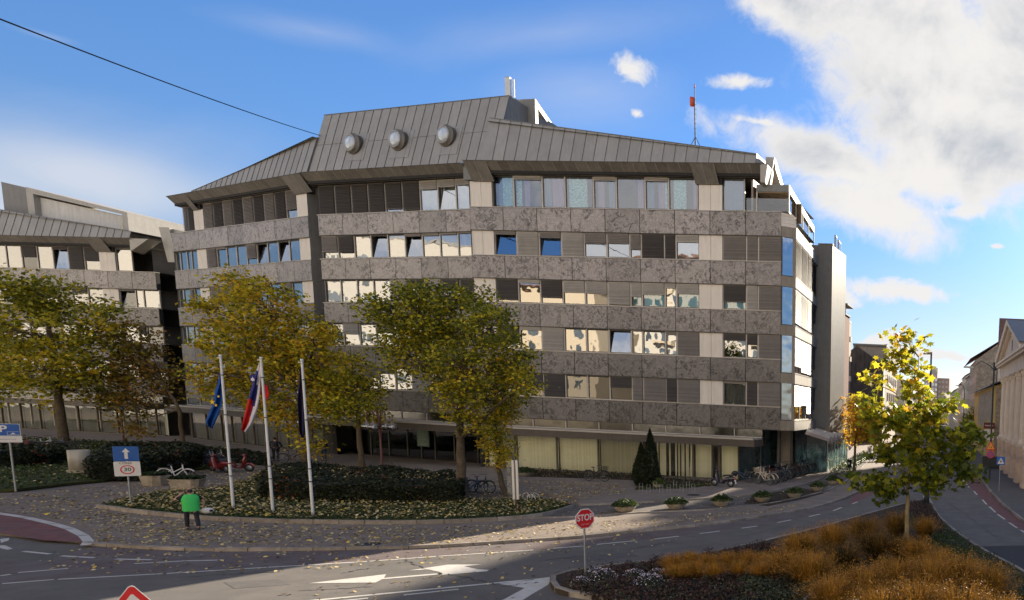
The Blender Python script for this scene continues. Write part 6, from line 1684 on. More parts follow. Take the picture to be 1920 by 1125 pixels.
# dried sedum clumps and asters as plants one can tell apart
def bush(name, label, p, r, h, n, mat, hue, seed, size, flowers=None, cat='plant', group=None):
    root = empty(name, p, 0, label=label, cat=cat, group=group); r_ = np.random.RandomState(seed)
    u = r_.normal(size=(n, 3)); u /= np.linalg.norm(u, axis=1)[:, None]; rad = r_.uniform(.5, 1, n)[:, None]
    c = u * rad * np.array([r, r, h]); c[:, 2] = np.abs(c[:, 2]) 
    c *= (1 + .15 * np.sin(u[:, :1] * 7 + seed))
    leaf_cloud('foliage', c, r_.uniform(size * .6, size * 1.3, n), r_.uniform(*hue, n), mat, root, seed=seed)
    if flowers:
        m_, fm, fs = flowers
        u = r_.normal(size=(m_, 3)); u[:, 2] = np.abs(u[:, 2]) + .2; u /= np.linalg.norm(u, axis=1)[:, None]
        leaf_cloud('flowers', u * np.array([r, r, h]) * r_.uniform(.95, 1.1, (m_, 1)), r_.uniform(fs * .7, fs * 1.3, m_), r_.uniform(0, 1, m_), fm, root, seed=seed + 5, up=1.)['kind'] = 'stuff'
    return root
for i, (x, y, s) in enumerate(((1235, 1066, .5), (1262, 1062, .45), (1290, 1056, .45), (1330, 1052, .5), (1360, 1050, .4), (1385, 1044, .45), (1410, 1040, .45), (1440, 1036, .45), (1180, 1074, .4))):
    bush('sedum', '%s dark dried sedum bush in the row along the roadside edge of the island' % ('second', 'third', 'fourth', 'fifth', 'sixth', 'seventh', 'eighth', 'ninth', 'first')[i], isl_pt(x, y), s, s * 1.15, 1300, lm_sedum, (0, .9), 100 + i, .06, group='dried sedum along the island edge')
for i, (x, y, s, w_) in enumerate(((1118, 1085, .38, 'behind the stop sign'), (1132, 1092, .45, 'just right of the stop sign'), (1090, 1098, .3, 'at the foot of the stop sign'), (1190, 1090, .42, 'two steps right of the stop sign'), (1218, 1104, .5, 'in the middle of the low bed'), (1235, 1088, .4, 'before the short golden grass'), (1545, 1118, .42, 'white-flowered, among the golden grasses'), (1530, 1135, .4, 'white-flowered, nearest the bottom of the picture'))):
    bush('aster', 'small bush of pale asters ' + w_, isl_pt(x, y), s, s * 1.0, 900, lm_herb, (0, .6), 130 + i, .05, flowers=(200, lm_aster, .05))
for i, (x, y, s, w_) in enumerate(((1790, 1030, .5, 'upper'), (1830, 1058, .5, 'middle'), (1880, 1095, .6, 'lower'), (1905, 1118, .6, 'lowest'))):
    bush('lavender', 'grey-green cushion plant, %s one along the right kerb of the island' % w_, isl_pt(x, y), s, s * .9, 1500, lm_herb, (.2, 1), 160 + i, .06)
# ------------------------------------------------------------------ street furniture, vehicles, people
steel = M('galvanised_steel', (.30, .31, .31), .45, metal=.6, var=.12)
dark_paint = M('dark_green_paint', (.018, .024, .022), .5, var=.15)
white_paint = M('white_lacquer', (.62, .61, .58), .4, var=.04, streak=.1)
black_pl = M('black_plastic', (.018, .018, .02), .4, var=.1)
rubber = M('rubber', (.02, .02, .02), .85)
red_s = M('sign_red', (.62, .012, .014), .4, var=.05)
white_s = M('sign_white', (.68, .64, .58), .45, var=.05)
blue_s = M('sign_blue', (.006, .085, .33), .4, var=.05)
black_s = M('sign_black', (.02, .02, .02), .5)
orange_s = M('sign_orange', (.75, .30, .02), .4, var=.05)
back_s = M('sign_back', (.28, .28, .28), .5, metal=.5)
rust_red = M('oxide_red_paint', (.11, .032, .024), .6, var=.15)
def plate(mb, pts, y, th, mat, sx=0, sz=0):
    n = len(pts); f = [(p[0] + sx, y, p[1] + sz) for p in pts]; b_ = [(p[0] + sx, y + th, p[1] + sz) for p in pts]
    area = sum(pts[i][0] * pts[(i + 1) % n][1] - pts[(i + 1) % n][0] * pts[i][1] for i in range(n))
    if area < 0: f, b_ = f[::-1], b_[::-1]
    mb.face(f, mat); mb.face(b_[::-1], mat)
    for i in range(n): mb.face([f[i], b_[i], b_[(i + 1) % n], f[(i + 1) % n]], mat)
def ngon(n, r, ph=0, rx=None): return [((rx or r) * math.cos(2 * math.pi * i / n + ph), r * math.sin(2 * math.pi * i / n + ph)) for i in range(n)]
def rrect(w, h, r=.03, k=4):
    o = []
    for cx, cz, a0 in ((w / 2 - r, h / 2 - r, 0), (-w / 2 + r, h / 2 - r, 90), (-w / 2 + r, -h / 2 + r, 180), (w / 2 - r, -h / 2 + r, 270)):
        for i in range(k + 1): a = R(a0 + 90 * i / k); o.append((cx + r * math.cos(a), cz + r * math.sin(a)))
    return o
def rtri(s, r=.05, k=5):     # equilateral, apex up, centred on its base line
    h = s * .866; V = [(-s / 2, 0), (s / 2, 0), (0, h)]; o = []
    cen = [(-s / 2 + r * 1.732, r), (s / 2 - r * 1.732, r), (0, h - 2 * r)]
    for (cx, cz), a0 in zip(cen, (150, 270, 30)):
        for i in range(k + 1): a = R(a0 + 120 * i / k); o.append((cx + r * math.cos(a), cz + r * math.sin(a)))
    return o
def face_cam(p): return math.atan2(-p.x, p.y)
def pole_mb(h, r=.03, mat=None, z0=0):
    mb = MB(); mb.tube([(0, 0.0, z0), (0, 0.0, h)], r, 10, mat); return mb

# stop sign
p = G(1098, 1084, .16)
s = empty('stop_sign', p, R(69), label='red octagonal STOP sign with sticker marks on the tip of the traffic island', cat='traffic sign')
pole_mb(2.42, .032).build('post', steel, s)
mb = MB(); oc = ngon(8, .37, math.pi / 8); plate(mb, oc, -.045, .01, white_s, 0, 2.08); mb.build('plate', None, s)
mb = MB(); plate(mb, ngon(8, .335, math.pi / 8), -.049, .003, red_s, 0, 2.08); rp_ = mb.build('red_field', None, s)
text_mesh('lettering', 'STOP', .30, white_s, s, (0, -.051, 2.115), (R(90), 0, 0), sx=.80, bold=.007)
mb = MB(); rnd = random.Random(4)
for i in range(9): x = -.15 + i * .035; mb.box(x, x + .02, -.0515, -.0495, 1.875 + rnd.uniform(-.02, .02), 1.90 + rnd.uniform(0, .02), M('sticker_residue', (.62, .28, .26), .6))
mb.build('stickers', None, s)
mb = MB(); mb.box(-.05, .05, -.035, .03, 2.2, 2.23, steel); mb.box(-.05, .05, -.035, .03, 1.93, 1.96, steel); mb.build('bracket', None, s)

# one-way + zone 30
p = G(246, 947, .24)
s = empty('zone_sign', p, face_cam(p) * .96, label='blue one-way arrow board above a white zone 30 board on one post', cat='traffic sign')
pole_mb(2.7, .035).build('post', steel, s)
W_ = .76; 
mb = MB(); plate(mb, rrect(W_, .70, .02), -.06, .02, blue_s, 0, 2.48); ab = mb.build('arrow_board', None, s)
mb = MB(); plate(mb, [(-.05, -.24), (.05, -.24), (.05, .08), (.12, .08), (0, .27), (-.12, .08), (-.05, .08)], -.064, .003, white_s, 0, 2.48); mb.build('arrow', None, s)
mb = MB(); plate(mb, rrect(W_ + .02, .70, .04), -.06, .02, white_s, 0, 1.76); mb.build('zone_board', None, s)
mb = MB(); plate(mb, ngon(28, .215), -.064, .003, red_s, 0, 1.72); mb.build('red_ring', None, s)
mb = MB(); plate(mb, ngon(28, .17), -.068, .003, white_s, 0, 1.72); mb.build('ring_centre', None, s)
text_mesh('lettering', 'CONA', .13, M('sign_grey', (.16, .13, .12), .6), s, (-.04, -.064, 2.03), (R(90), 0, 0), sx=1.0, bold=.002)
text_mesh('lettering', '30', .23, M('sign_dark_green', (.03, .06, .045), .6), s, (0, -.0705, 1.725), (R(90), 0, 0), sx=1.0, bold=.004)
# parking sign
p = G(30, 922, .25)
s = empty('parking_sign', p, face_cam(p) * .95, label='blue parking sign with white lower board, cut by the left border', cat='traffic sign')
pole_mb(3.3, .04).build('post', steel, s)
mb = MB(); plate(mb, rrect(1.25, .62, .06), -.06, .02, white_s, -.28, 3.18); mb.build('frame', None, s)
mb = MB(); plate(mb, rrect(1.21, .58, .05), -.064, .003, blue_s, -.28, 3.18); mb.build('blue_board', None, s)
mb = MB(); plate(mb, rrect(1.28, .32, .03), -.06, .02, white_s, -.27, 2.70); mb.build('lower_board', None, s)
text_mesh('lettering', 'P', .46, white_s, s, (-.16, -.069, 3.22), (R(90), 0, 0), bold=.012)
mb = MB(); mb.box(-.05, .3, -.0665, -.0645, 2.93, 2.94, white_s); mb.box(-.05, -.04, -.0665, -.0645, 2.93, 3.08, white_s); mb.box(-.05, .3, -.0665, -.0645, 3.08, 3.09, white_s); plate(mb, [(.05, .0), (.2, 0), (.12, .09)], -.0665, .002, white_s, 0, 2.96); mb.build('pictogram', None, s)
mb = MB()
for i in range(16): x = -.75 + i * .06; mb.box(x, x + .04, -.0625, -.0605, 2.69, 2.715, MATS['sign_grey'])
mb.build('fine_print', None, s)
# warning sign, only its tip is in view
p = AY(245, 1094, 11.3)
s = empty('warning_sign', (p.x, p.y, 0), face_cam(p), label='red-bordered triangular warning sign whose tip shows at the bottom edge', cat='traffic sign')
zb_ = p.z - .80
pole_mb(zb_ + .6, .035).build('post', steel, s)
mb = MB(); plate(mb, rtri(.94, .045), -.05, .012, white_s, 0, zb_); mb.build('plate', None, s)
mb = MB(); plate(mb, rtri(.90, .04), -.0535, .003, red_s, 0, zb_ + .012); mb.build('red_field', None, s)
mb = MB(); plate(mb, rtri(.62, .02), -.057, .003, white_s, 0, zb_ + .10); mb.build('centre', None, s)
mb = MB(); plate(mb, ngon(14, .035), -.0605, .003, black_s, .01, zb_ + .475); plate(mb, [(-.04, .12), (.04, .12), (.05, .3), (.02, .43), (-.03, .43), (-.06, .3)], -.0605, .003, black_s, .01, zb_); mb.build('pictogram', None, s)

# signs on the right pavement
p = G(1873, 921, .14)
s = empty('crossing_sign', p, face_cam(p), label='blue pedestrian crossing sign with white triangle on a thin post', cat='traffic sign')
pole_mb(2.75, .03).build('post', steel, s)
mb = MB(); plate(mb, rrect(.68, .66, .04), -.05, .012, blue_s, .05, 2.5); mb.build('blue_board', None, s)
mb = MB(); plate(mb, rtri(.54, .01), -.054, .003, white_s, .05, 2.26); mb.build('triangle', None, s)
mb = MB(); plate(mb, ngon(10, .035), -.058, .003, M('pictogram_brown', (.10, .05, .02), .6), .05, 2.58); plate(mb, [(-.03, .1), (.03, .1), (.13, -.06), (.10, -.10), (.03, -.01), (.0, .02), (-.03, -.01), (-.10, -.10), (-.13, -.06)], -.058, .003, MATS['pictogram_brown'], .05, 2.44); plate(mb, [(-.02, .06), (.02, .06), (.03, -.12), (-.03, -.12)], -.0585, .003, MATS['pictogram_brown'], .05, 2.44); mb.build('pictogram', None, s)
p = G(1855, 900, .14)
s = empty('street_lamp', p, 0, label='tall dark lamp post on the right pavement, long arm reaching left', cat='street lamp')
hd = AY(1817, 689, p.y) - p
pole_mb(11.0, .085).build('post', dark_paint, s)
mb = MB(); mb.tube([(0, 0, 10.3), (-.4, 0, 10.7), (-1.2, 0, 11.1), (hd.x + .3, 0, hd.z)], [.05, .045, .035, .03], 8); mb.build('arm', dark_paint, s)
mb = MB(); mb.box(hd.x - .5, hd.x + .45, -.16, .16, hd.z - .05, hd.z + .1, steel); mb.build('lamp_head', None, s)
s2 = empty('roadworks_sign', (p.x, p.y - .1, p.z), face_cam(p), label='orange narrowing-road triangle above a round no-stopping sign on the dark lamp post', cat='traffic sign')
mb = MB(); plate(mb, rtri(.98, .05), -.05, .012, red_s, 0, 2.85); mb.build('triangle', None, s2)
mb = MB(); plate(mb, rtri(.72, .02), -.054, .003, orange_s, 0, 2.95); mb.build('orange_field', None, s2)
mb = MB()
plate(mb, [(-.11, .14), (-.05, .14), (-.05, .30), (-.09, .34), (-.08, .24), (-.11, .22)], -.058, .003, black_s, 0, 2.9); plate(mb, [(.05, .14), (.11, .14), (.11, .22), (.08, .24), (.09, .34), (.05, .30)], -.058, .003, black_s, 0, 2.9); mb.build('pictogram', None, s2)
mb = MB(); plate(mb, ngon(24, .36), -.05, .012, red_s, 0, 2.44); mb.build('round_plate', None, s2)
mb = MB(); plate(mb, ngon(24, .28), -.054, .003, blue_s, 0, 2.44); mb.build('blue_field', None, s2)
mb = MB()
for a in (45, 135):
    c_, s_ = math.cos(R(a)), math.sin(R(a)); plate(mb, [(c_ * .28 - s_ * .04, s_ * .28 + c_ * .04), (-c_ * .28 - s_ * .04, -s_ * .28 + c_ * .04), (-c_ * .28 + s_ * .04, -s_ * .28 - c_ * .04), (c_ * .28 + s_ * .04, s_ * .28 - c_ * .04)], -.058 - a * .00001, .003, red_s, 0, 2.44)
mb.build('cross', None, s2)
# shop sign: dark red board with light script, white panels under it
p = AY(1855, 798, 84.4)
s = empty('shop_sign', (p.x, p.y, 0), face_cam(p), label='dark red hanging shop board with pale lettering, white panels beneath, by the ochre house', cat='shop sign')
dk_red = M('board_red', (.13, .012, .014), .5)
mb = MB(); mb.box(-.68, .68, -.06, 0, p.z - .38, p.z + .38, dk_red); mb.build('board', None, s)
# the script is illegible in the photograph: a wavy pale line of letter shapes
mb = MB(); rnd = random.Random(8)
for i in range(8): x = -.52 + i * .1; hh = .09 + .05 * (i in (0, 3, 6)); mb.box(x, x + .07, -.066, -.061, p.z - .06, p.z - .06 + hh, white_s)
mb.box(.34, .46, -.066, -.061, p.z - .04, p.z + .06, white_s); mb.build('lettering', None, s)
mb = MB()
for i in range(4): mb.box(-.66, .62, -.05, 0, p.z - .78 - i * .34, p.z - .48 - i * .34, white_s)
mb.build('panels', None, s); 
mb = MB(); mb.tube([(-.66, -.02, .1), (-.66, -.02, p.z + .4)], .04, 6); mb.build('post', dark_paint, s)

# street lamp on the island tip
p = G(1737, 952, .16)
s = empty('street_lamp', p, 0, label='dark lamp post on the tip of the island with a flat head pointing left', cat='street lamp')
tp = AY(1753, 664, p.y) - p; hl = AY(1731, 664, p.y) - p
mb = MB(); mb.tube([(0, 0, 0), (0, 0, tp.z)], [.09, .055], 12); mb.build('post', dark_paint, s)
mb = MB(); mb.hexa([(hl.x, -.15, tp.z - .04), (.05, -.15, tp.z - .02), (.05, .15, tp.z - .02), (hl.x, .15, tp.z - .04), (hl.x + .04, -.13, tp.z + .05), (.04, -.13, tp.z + .12), (.04, .13, tp.z + .12), (hl.x + .04, .13, tp.z + .05)], M('lamp_brown', (.16, .11, .07), .5)); mb.build('lamp_head', None, s)
mb = MB(); mb.lathe([(.001, 0), (.17, 0), (.17, 1.15), (.12, 1.2), (.09, 1.2)], seg=14); mb.build('base_cabinet', dark_paint, s)
p = Vector((-3.7, 108, .14)); tp = AY(1809, 725, p.y) - p; hl = AY(1794, 719, p.y) - p
p.x += tp.x; 
s = empty('street_lamp', p, 0, label='far curved lamp post over the right pavement, thin swan-neck arm', cat='street lamp')
mb = MB(); L0 = hl.x - tp.x
mb.tube([(0, 0, 0), (0, 0, tp.z - 1)] + [(L0 * .5 * (1 - math.cos(R(a))) , 0, tp.z - 1 + 1.3 * math.sin(R(a))) for a in range(15, 121, 15)], [.1, .07] + [.06] * 8, 8); mb.build('post', dark_paint, s)
mb = MB(); mb.box(L0 * .76 - .5, L0 * .76 + .15, -.12, .12, tp.z + .05, tp.z + .17, steel); mb.build('lamp_head', None, s)

# globe lamps
globe_m = glass_mat('globe_glass', (.62, .58, .54), .16, .0)
def globe_lamp(loc, rz, label, hc=4.6):
    s = empty('globe_lamp', loc, rz, label=label, cat='street lamp')
    mb = MB(); mb.tube([(0, 0, 0), (0, 0, .25), (0, 0, .26), (0, 0, 3.2)], [.11, .11, .07, .06], 12); mb.build('post', rust_red, s)
    for i in range(4):
        a = i * math.pi / 2 + .3; d = Vector((math.cos(a), math.sin(a), 0))
        ar = empty_arm = MB(); rad = .36
        pts = [d * .07 + Vector((0, 0, 2.6)), d * .07 + Vector((0, 0, 4.1))] + [d * (.07 + rad * (1 - math.cos(R(q))) ) + Vector((0, 0, 4.1 + .42 * math.sin(R(q)))) for q in range(30, 181, 30)] + [d * (.07 + 2 * rad) + Vector((0, 0, 3.78))]
        ar.tube(pts, .028, 8); ao = ar.build('arm', rust_red, s)
        c = d * (.07 + 2 * rad) + Vector((0, 0, 3.28))
        g_ = MB(); g_.lathe([(.05, .50), (.06, .42), (.16, .30), (.28, .2)], tuple(c), 16, M('lamp_cap', (.15, .12, .09), .5)); g_.build('lamp_cap', None, ao)
        g_ = MB(); g_.ell(tuple(c), (.34, .34, .29), 20, 12); g_.build('globe', globe_m, ao)
        g_ = MB(); g_.ell((c.x, c.y, c.z - .02), (.07, .07, .10), 8, 6); g_.build('bulb', white_s, ao)
    return s
globe_lamp(G(717, 881, .1), 0, 'four-armed globe lamp in front of the entrance')
q = G(226, 766, 3.4); globe_lamp(Vector((q.x, q.y, .1)), .5, 'four-armed globe lamp under the rusty-brown tree')
q = G(48, 745, 3.4); globe_lamp(Vector((q.x, q.y, .1)), .2, 'four-armed globe lamp at the far left before the wing')

# flagpoles and flags
for i, (bx_, by_, tx_, ty_, lb) in enumerate(((438, 955, 417, 668, 'left one of the three white flagpoles'), (512, 961, 490, 672, 'middle one of the three white flagpoles'), (587, 967, 567, 676, 'right one of the three white flagpoles'))):
    p = G(bx_, by_, .24); s = empty('flagpole', p, 0, label=lb + ', standing in the lawn bed', cat='flagpole', group='white flagpoles in the lawn bed')
    hgt = AY(tx_, ty_, p.y).z - .24
    mb = MB(); mb.tube([(0, 0, 0), (0, 0, 2.2), (0, 0, 2.21), (0, 0, hgt)], [.058, .054, .050, .042], 14); mb.build('pole', white_paint, s)
    mb = MB(); mb.lathe([(.001, hgt + .08), (.055, hgt + .07), (.06, hgt - .04), (.04, hgt - .05)], seg=12, mat=white_paint); mb.box(-.16, 0, -.02, .02, hgt - .1, hgt - .06, white_paint); mb.build('truck', None, s)
    for z_ in (1.6, 2.2, hgt * .62, hgt - .9): mb = MB(); mb.lathe([(.066, z_), (.066, z_ + .05)], seg=12, mat=alu_dark); mb.build('collar', None, s)
def flag(name, label, yd, left, right, matf, rows=26, cols=12, fold=.10, seed=0, cut=None):
    def at_(pl, v):
        L_ = [0]
        for a, b_ in zip(pl, pl[1:]): L_.append(L_[-1] + math.dist(a, b_))
        s_ = v * L_[-1]; i = max(j for j in range(len(L_) - 1) if L_[j] <= s_ + 1e-9); t = (s_ - L_[i]) / (L_[i + 1] - L_[i] + 1e-9)
        return pl[i][0] + (pl[i + 1][0] - pl[i][0]) * t, pl[i][1] + (pl[i + 1][1] - pl[i][1]) * t
    grid = []
    for r_ in range(rows + 1):
        v = r_ / rows; a, b_ = at_(left, v), at_(right, v); row = []
        for c_ in range(cols + 1):
            u = c_ / cols; px_ = a[0] + (b_[0] - a[0]) * u; py_ = a[1] + (b_[1] - a[1]) * u
            row.append(AY(px_, py_, yd + fold * math.sin(u * 9 + v * 2.5 + seed) * (.3 + v) + .03 * math.sin(v * 11 + u * 4)))
        grid.append(row)
    o0 = grid[0][cols].copy(); mb = MB()
    mats_ = {}
    for r_ in range(rows):
        for c_ in range(cols):
            P = [grid[r_][c_], grid[r_][c_ + 1], grid[r_ + 1][c_ + 1], grid[r_ + 1][c_]]
            m_ = matf((c_ + .5) / cols, (r_ + .5) / rows)
            if m_: mats_.setdefault(m_, []).append((r_, c_))
    me_v = [tuple(p - o0) for row in grid for p in row]; mb.v = me_v; nc_ = cols + 1
    for m_, cells in mats_.items():
        for r_, c_ in cells:
            mb.f.append((r_ * nc_ + c_, r_ * nc_ + c_ + 1, (r_ + 1) * nc_ + c_ + 1, (r_ + 1) * nc_ + c_)); mb.m.append(mb.mi(m_)); mb.smooth.append(True)
    s = empty(name, o0, 0, label=label, cat='flag')
    o = mb.build('cloth', None, s)
    return s, grid, o0
def cloth(name, col):
    return M(name, col, .8, var=.08, spec=.2)
eu_b = cloth('flag_blue', (.004, .055, .24)); fl_w = cloth('flag_white', (.60, .56, .60)); fl_b = cloth('flag_royal', (.03, .035, .17)); fl_r = cloth('flag_red', (.52, .02, .02)); navy = cloth('flag_navy', (.025, .02, .06)); star = cloth('flag_yellow', (.75, .50, .03))
y1_, y2_, y3_ = G(438, 955).y, G(512, 961).y, G(587, 967).y
s, gr, o0 = flag('flag', 'plain blue flag with yellow star hanging from the left pole', y1_ - .05, [(413, 694), (407, 722), (402, 734), (401, 754), (394, 768), (385, 791), (390, 800)], [(416, 697), (418, 722), (418, 740), (416, 760), (408, 782), (398, 804)], lambda u, v: eu_b, seed=1)
def star_on(gr, o0, r_, c_, R_, s, mat):
    c = gr[r_][c_]; mb = MB(); pts = []
    for i in range(10): a = math.pi / 2 + i * math.pi / 5; q = R_ if i % 2 == 0 else R_ * .42; pts.append(c - o0 + Vector((q * math.cos(a), -.16, q * math.sin(a))))
    mb.face(pts, mat); back = [p_ + Vector((0, .01, 0)) for p_ in pts]; mb.face(back[::-1], mat); mb.build('star', None, s)
star_on(gr, o0, 14, 3, .14, s, star); star_on(gr, o0, 15, 9, .09, s, star); star_on(gr, o0, 11, 11, .07, s, star)
def slo(u, v):
    if v < .13: return fl_w
    if u > .70 - .12 * (v > .6): return fl_w
    if v > .52 and u < .42 + (v - .52) * .5: return fl_r
    if v < .30 and u > .5: return fl_w
    if v > .93 and u > .3: return None
    return fl_b
s, gr, o0 = flag('flag', 'white, blue and red striped flag with a small shield hanging from the middle pole', y2_ - .05, [(486, 680), (478, 702), (472, 725), (464, 754), (459, 774), (452, 806)], [(488, 682), (489, 700), (487, 740), (483, 768), (474, 797), (462, 811)], slo, cols=14, seed=2)
mb = MB(); c = gr[6][5]
sh = [(-.16, .18), (.16, .18), (.16, -.02), (.10, -.14), (0, -.2), (-.10, -.14), (-.16, -.02)]
mb.face([c - o0 + Vector((x * .8, -.16, z)) for x, z in sh][::-1], fl_b); mb.face([c - o0 + Vector((x * .8, -.165, z)) for x, z in ((-.13, -.08), (-.08, .04), (-.04, 0), (0, .10), (.04, 0), (.08, .04), (.13, -.08), (.0, -.13))][::-1], fl_w)
mb.build('emblem', None, s)
fp_ = MB(); pts = [(489, 722), (494, 718), (501, 724), (504, 740), (499, 750), (492, 748), (489, 740)]
rows_ = [[AY(x, y, y2_ + .12 + .04 * math.sin(i)) - o0 for i, (x, y) in enumerate(pts)]]
fp_.face(rows_[0][::-1], fl_r); fp_.face([q + Vector((0, .02, 0)) for q in rows_[0]], fl_r); fp_.build('folded_corner', None, s)
s, gr, o0 = flag('flag', 'dark navy flag hanging limp from the right pole', y3_ - .05, [(563, 688), (560, 722), (557, 748), (560, 785), (561, 811), (566, 822)], [(567, 692), (570, 722), (571, 748), (573, 785), (573, 806), (570, 820)], lambda u, v: navy, seed=3, fold=.14)
for r_, c_ in ((5, 2), (9, 6), (12, 2), (20, 4)): star_on(gr, o0, r_, c_, .05, s, fl_w)

# pylon
p = G(969, 962, .24)
s = empty('info_pylon', p, .35, label='slim white double-blade information pylon on one leg in the lawn bed', cat='pylon')
mb = MB(); mb.tube([(0, 0, 0), (0, 0, .75)], .025, 8); mb.build('leg', rust_red, s)
mb = MB(); mb.box(-.13, -.035, -.07, .0, .72, 2.75, white_paint); mb.box(.035, .13, -.07, .0, .72, 2.75, white_paint); mb.build('blade', None, s)
mb = MB(); mb.box(-.035, .035, -.05, -.01, .70, 2.7, M('pylon_core', (.20, .12, .06), .7)); mb.box(-.1, -.05, -.1, .0, 2.75, 3.0, alu_dark); mb.build('core', None, s)
mb = MB(); mb.box(-.36, -.14, -.04, -.03, .8, 2.7, glass_clear); mb.build('glass_panel', None, s)

# antennas
pa = AY(957, 222, 56.2); s = empty('panel_antenna', pa, 0, label='tall white mobile phone antenna on the roof edge', cat='antenna')
tz_ = AY(957, 147, 56.2).z - pa.z; bz_ = AY(957, 204, 56.2).z - pa.z
mb = MB(); mb.box(-.22, .16, -.16, .0, bz_, tz_, white_paint); mb.box(-.24, .18, -.17, .01, tz_, tz_ + .04, steel); mb.build('panel', None, s)
mb = MB(); mb.tube([(.25, .15, -.6), (.25, .15, tz_)], .06, 8); mb.build('mast', white_paint, s)
mb = MB(); mb.tube([(0, 0, bz_ + .1), (.2, .15, bz_ - .3)], .04, 6); mb.tube([(.25, .15, .1), (1.0, 1.2, -.7)], .05, 6); mb.tube([(.25, .15, tz_ * .55), (1.0, 1.2, tz_ * .3)], .04, 6); mb.tube([(-.2, 0, bz_), (-.4, 0, bz_ - .1), (-.3, 0, bz_ - .4), (.2, 0, bz_ - .45)], .02, 6); mb.build('bracket', steel, s)
pa = AY(1304, 270, 56.5); s = empty('radio_mast', pa, 0, label='thin roof mast with an orange-red box near the top', cat='antenna')
Zm = lambda py_: AY(1303, py_, 56.5).z - pa.z
mb = MB(); mb.tube([(0, 0, -.5), (-.03, 0, Zm(215)), (-.05, 0, Zm(160))], [.06, .045, .025], 8)
for k in range(8): z_ = Zm(250 - k * 9); mb.tube([(-.12, 0, z_), (.12, 0, z_)], .012, 4)
mb.build('mast', M('mast_paint', (.06, .04, .035), .6), s)
mb = MB(); mb.lathe([(.001, Zm(200)), (.17, Zm(199)), (.18, Zm(191)), (.17, Zm(183)), (.001, Zm(182))], (-.24, 0, 0), 14, M('orange_red_plastic', (.55, .07, .02), .5)); mb.build('box', None, s)
mb = MB(); mb.lathe([(.001, Zm(166)), (.05, Zm(165)), (.05, Zm(159)), (.001, Zm(158))], (-.05, 0, 0), 8, MATS['orange_red_plastic']); mb.build('beacon', None, s)
mb = MB()
for a in range(3): mb.tube([(0, 0, .55), (.42 * math.cos(a * 2.1), .42 * math.sin(a * 2.1), -.25)], .025, 5)
mb.build('tripod', MATS['mast_paint'], s)

# overhead cable
e1 = AY(600, 254, 59.5); e0 = AY(0, 22, 24.0); e00 = e0 + (e0 - e1) * .35
pts = []
for i in range(25):
    t = i / 24; q = e00.lerp(e1, t); q.z -= .9 * 4 * t * (1 - t) * .35; pts.append(q)
mb = MB(); mb.tube([q - e1 for q in pts], .028, 6); o = mb.build('overhead_cable', M('cable_sheath', (.006, .006, .007), 1., spec=.0)); o.location = e1; tag(o, 'black cable running from the upper left corner of the picture to the roof', 'cable')

# bins on the right pavement
def bin_(base, rz, label, mat, w=1.2, h=1.15):
    s = empty('waste_container', base, rz, label=label, cat='waste container', group='waste containers by the villa')
    mb = MB(); mb.hexa([(-w * .44, -.4, .12), (w * .44, -.4, .12), (w * .44, .4, .12), (-w * .44, .4, .12), (-w / 2, -.5, h), (w / 2, -.5, h), (w / 2, .5, h), (-w / 2, .5, h)], mat); mb.build('body', None, s)
    mb = MB(); mb.hexa([(-w / 2 - .03, -.53, h), (w / 2 + .03, -.53, h), (w / 2 + .03, .53, h), (-w / 2 - .03, .53, h), (-w / 2, -.4, h + .15), (w / 2, -.4, h + .15), (w / 2, .45, h + .2), (-w / 2, .45, h + .2)], black_pl); mb.build('lid', None, s)
    for x in (-.4, .4):
        for y in (-.3, .3): mb = MB(); mb.tube([(x - .03, y, .08), (x + .03, y, .08)], .08, 10); mb.build('wheel', rubber, s)
cb = M('container_grey', (.05, .055, .055), .6, var=.1)
bin_(G(1850, 876, .14), .1, 'dark waste container left of the lamp post foot, pale stripe', cb); bin_(G(1866, 878, .14), .1, 'dark waste container beside the villa wall', cb)
p = G(1599, 883, .2); s = empty('litter_bin', p + Vector((-.25, -.4, 0)), 0, label='black litter bin at the foot of the golden street tree', cat='litter bin')
mb = MB(); mb.lathe([(.001, .35), (.2, .35), (.24, 1.1), (.26, 1.12), (.001, 1.16)], seg=14); mb.build('bucket', black_pl, s); mb = MB(); mb.tube([(0, .26, 0), (0, .26, 1.2)], .03, 8); mb.build('post', steel, s)
mb = MB(); mb.box(-.08, .08, -.262, -.25, .7, .85, white_s); mb.build('sticker', None, s)
p = G(1630, 868, .16); s = empty('notice_sign', p, face_cam(p), label='small white notice panel on a post right of the golden tree', cat='sign')
pole_mb(1.9, .03).build('post', steel, s); mb = MB(); plate(mb, rrect(.5, .8, .02), -.05, .02, white_s, 0, 1.5); mb.build('panel', None, s)
mb = MB(); mb.box(-.12, .12, -.054, -.051, 1.25, 1.7, MATS['sign_grey']); mb.build('pictogram', None, s)
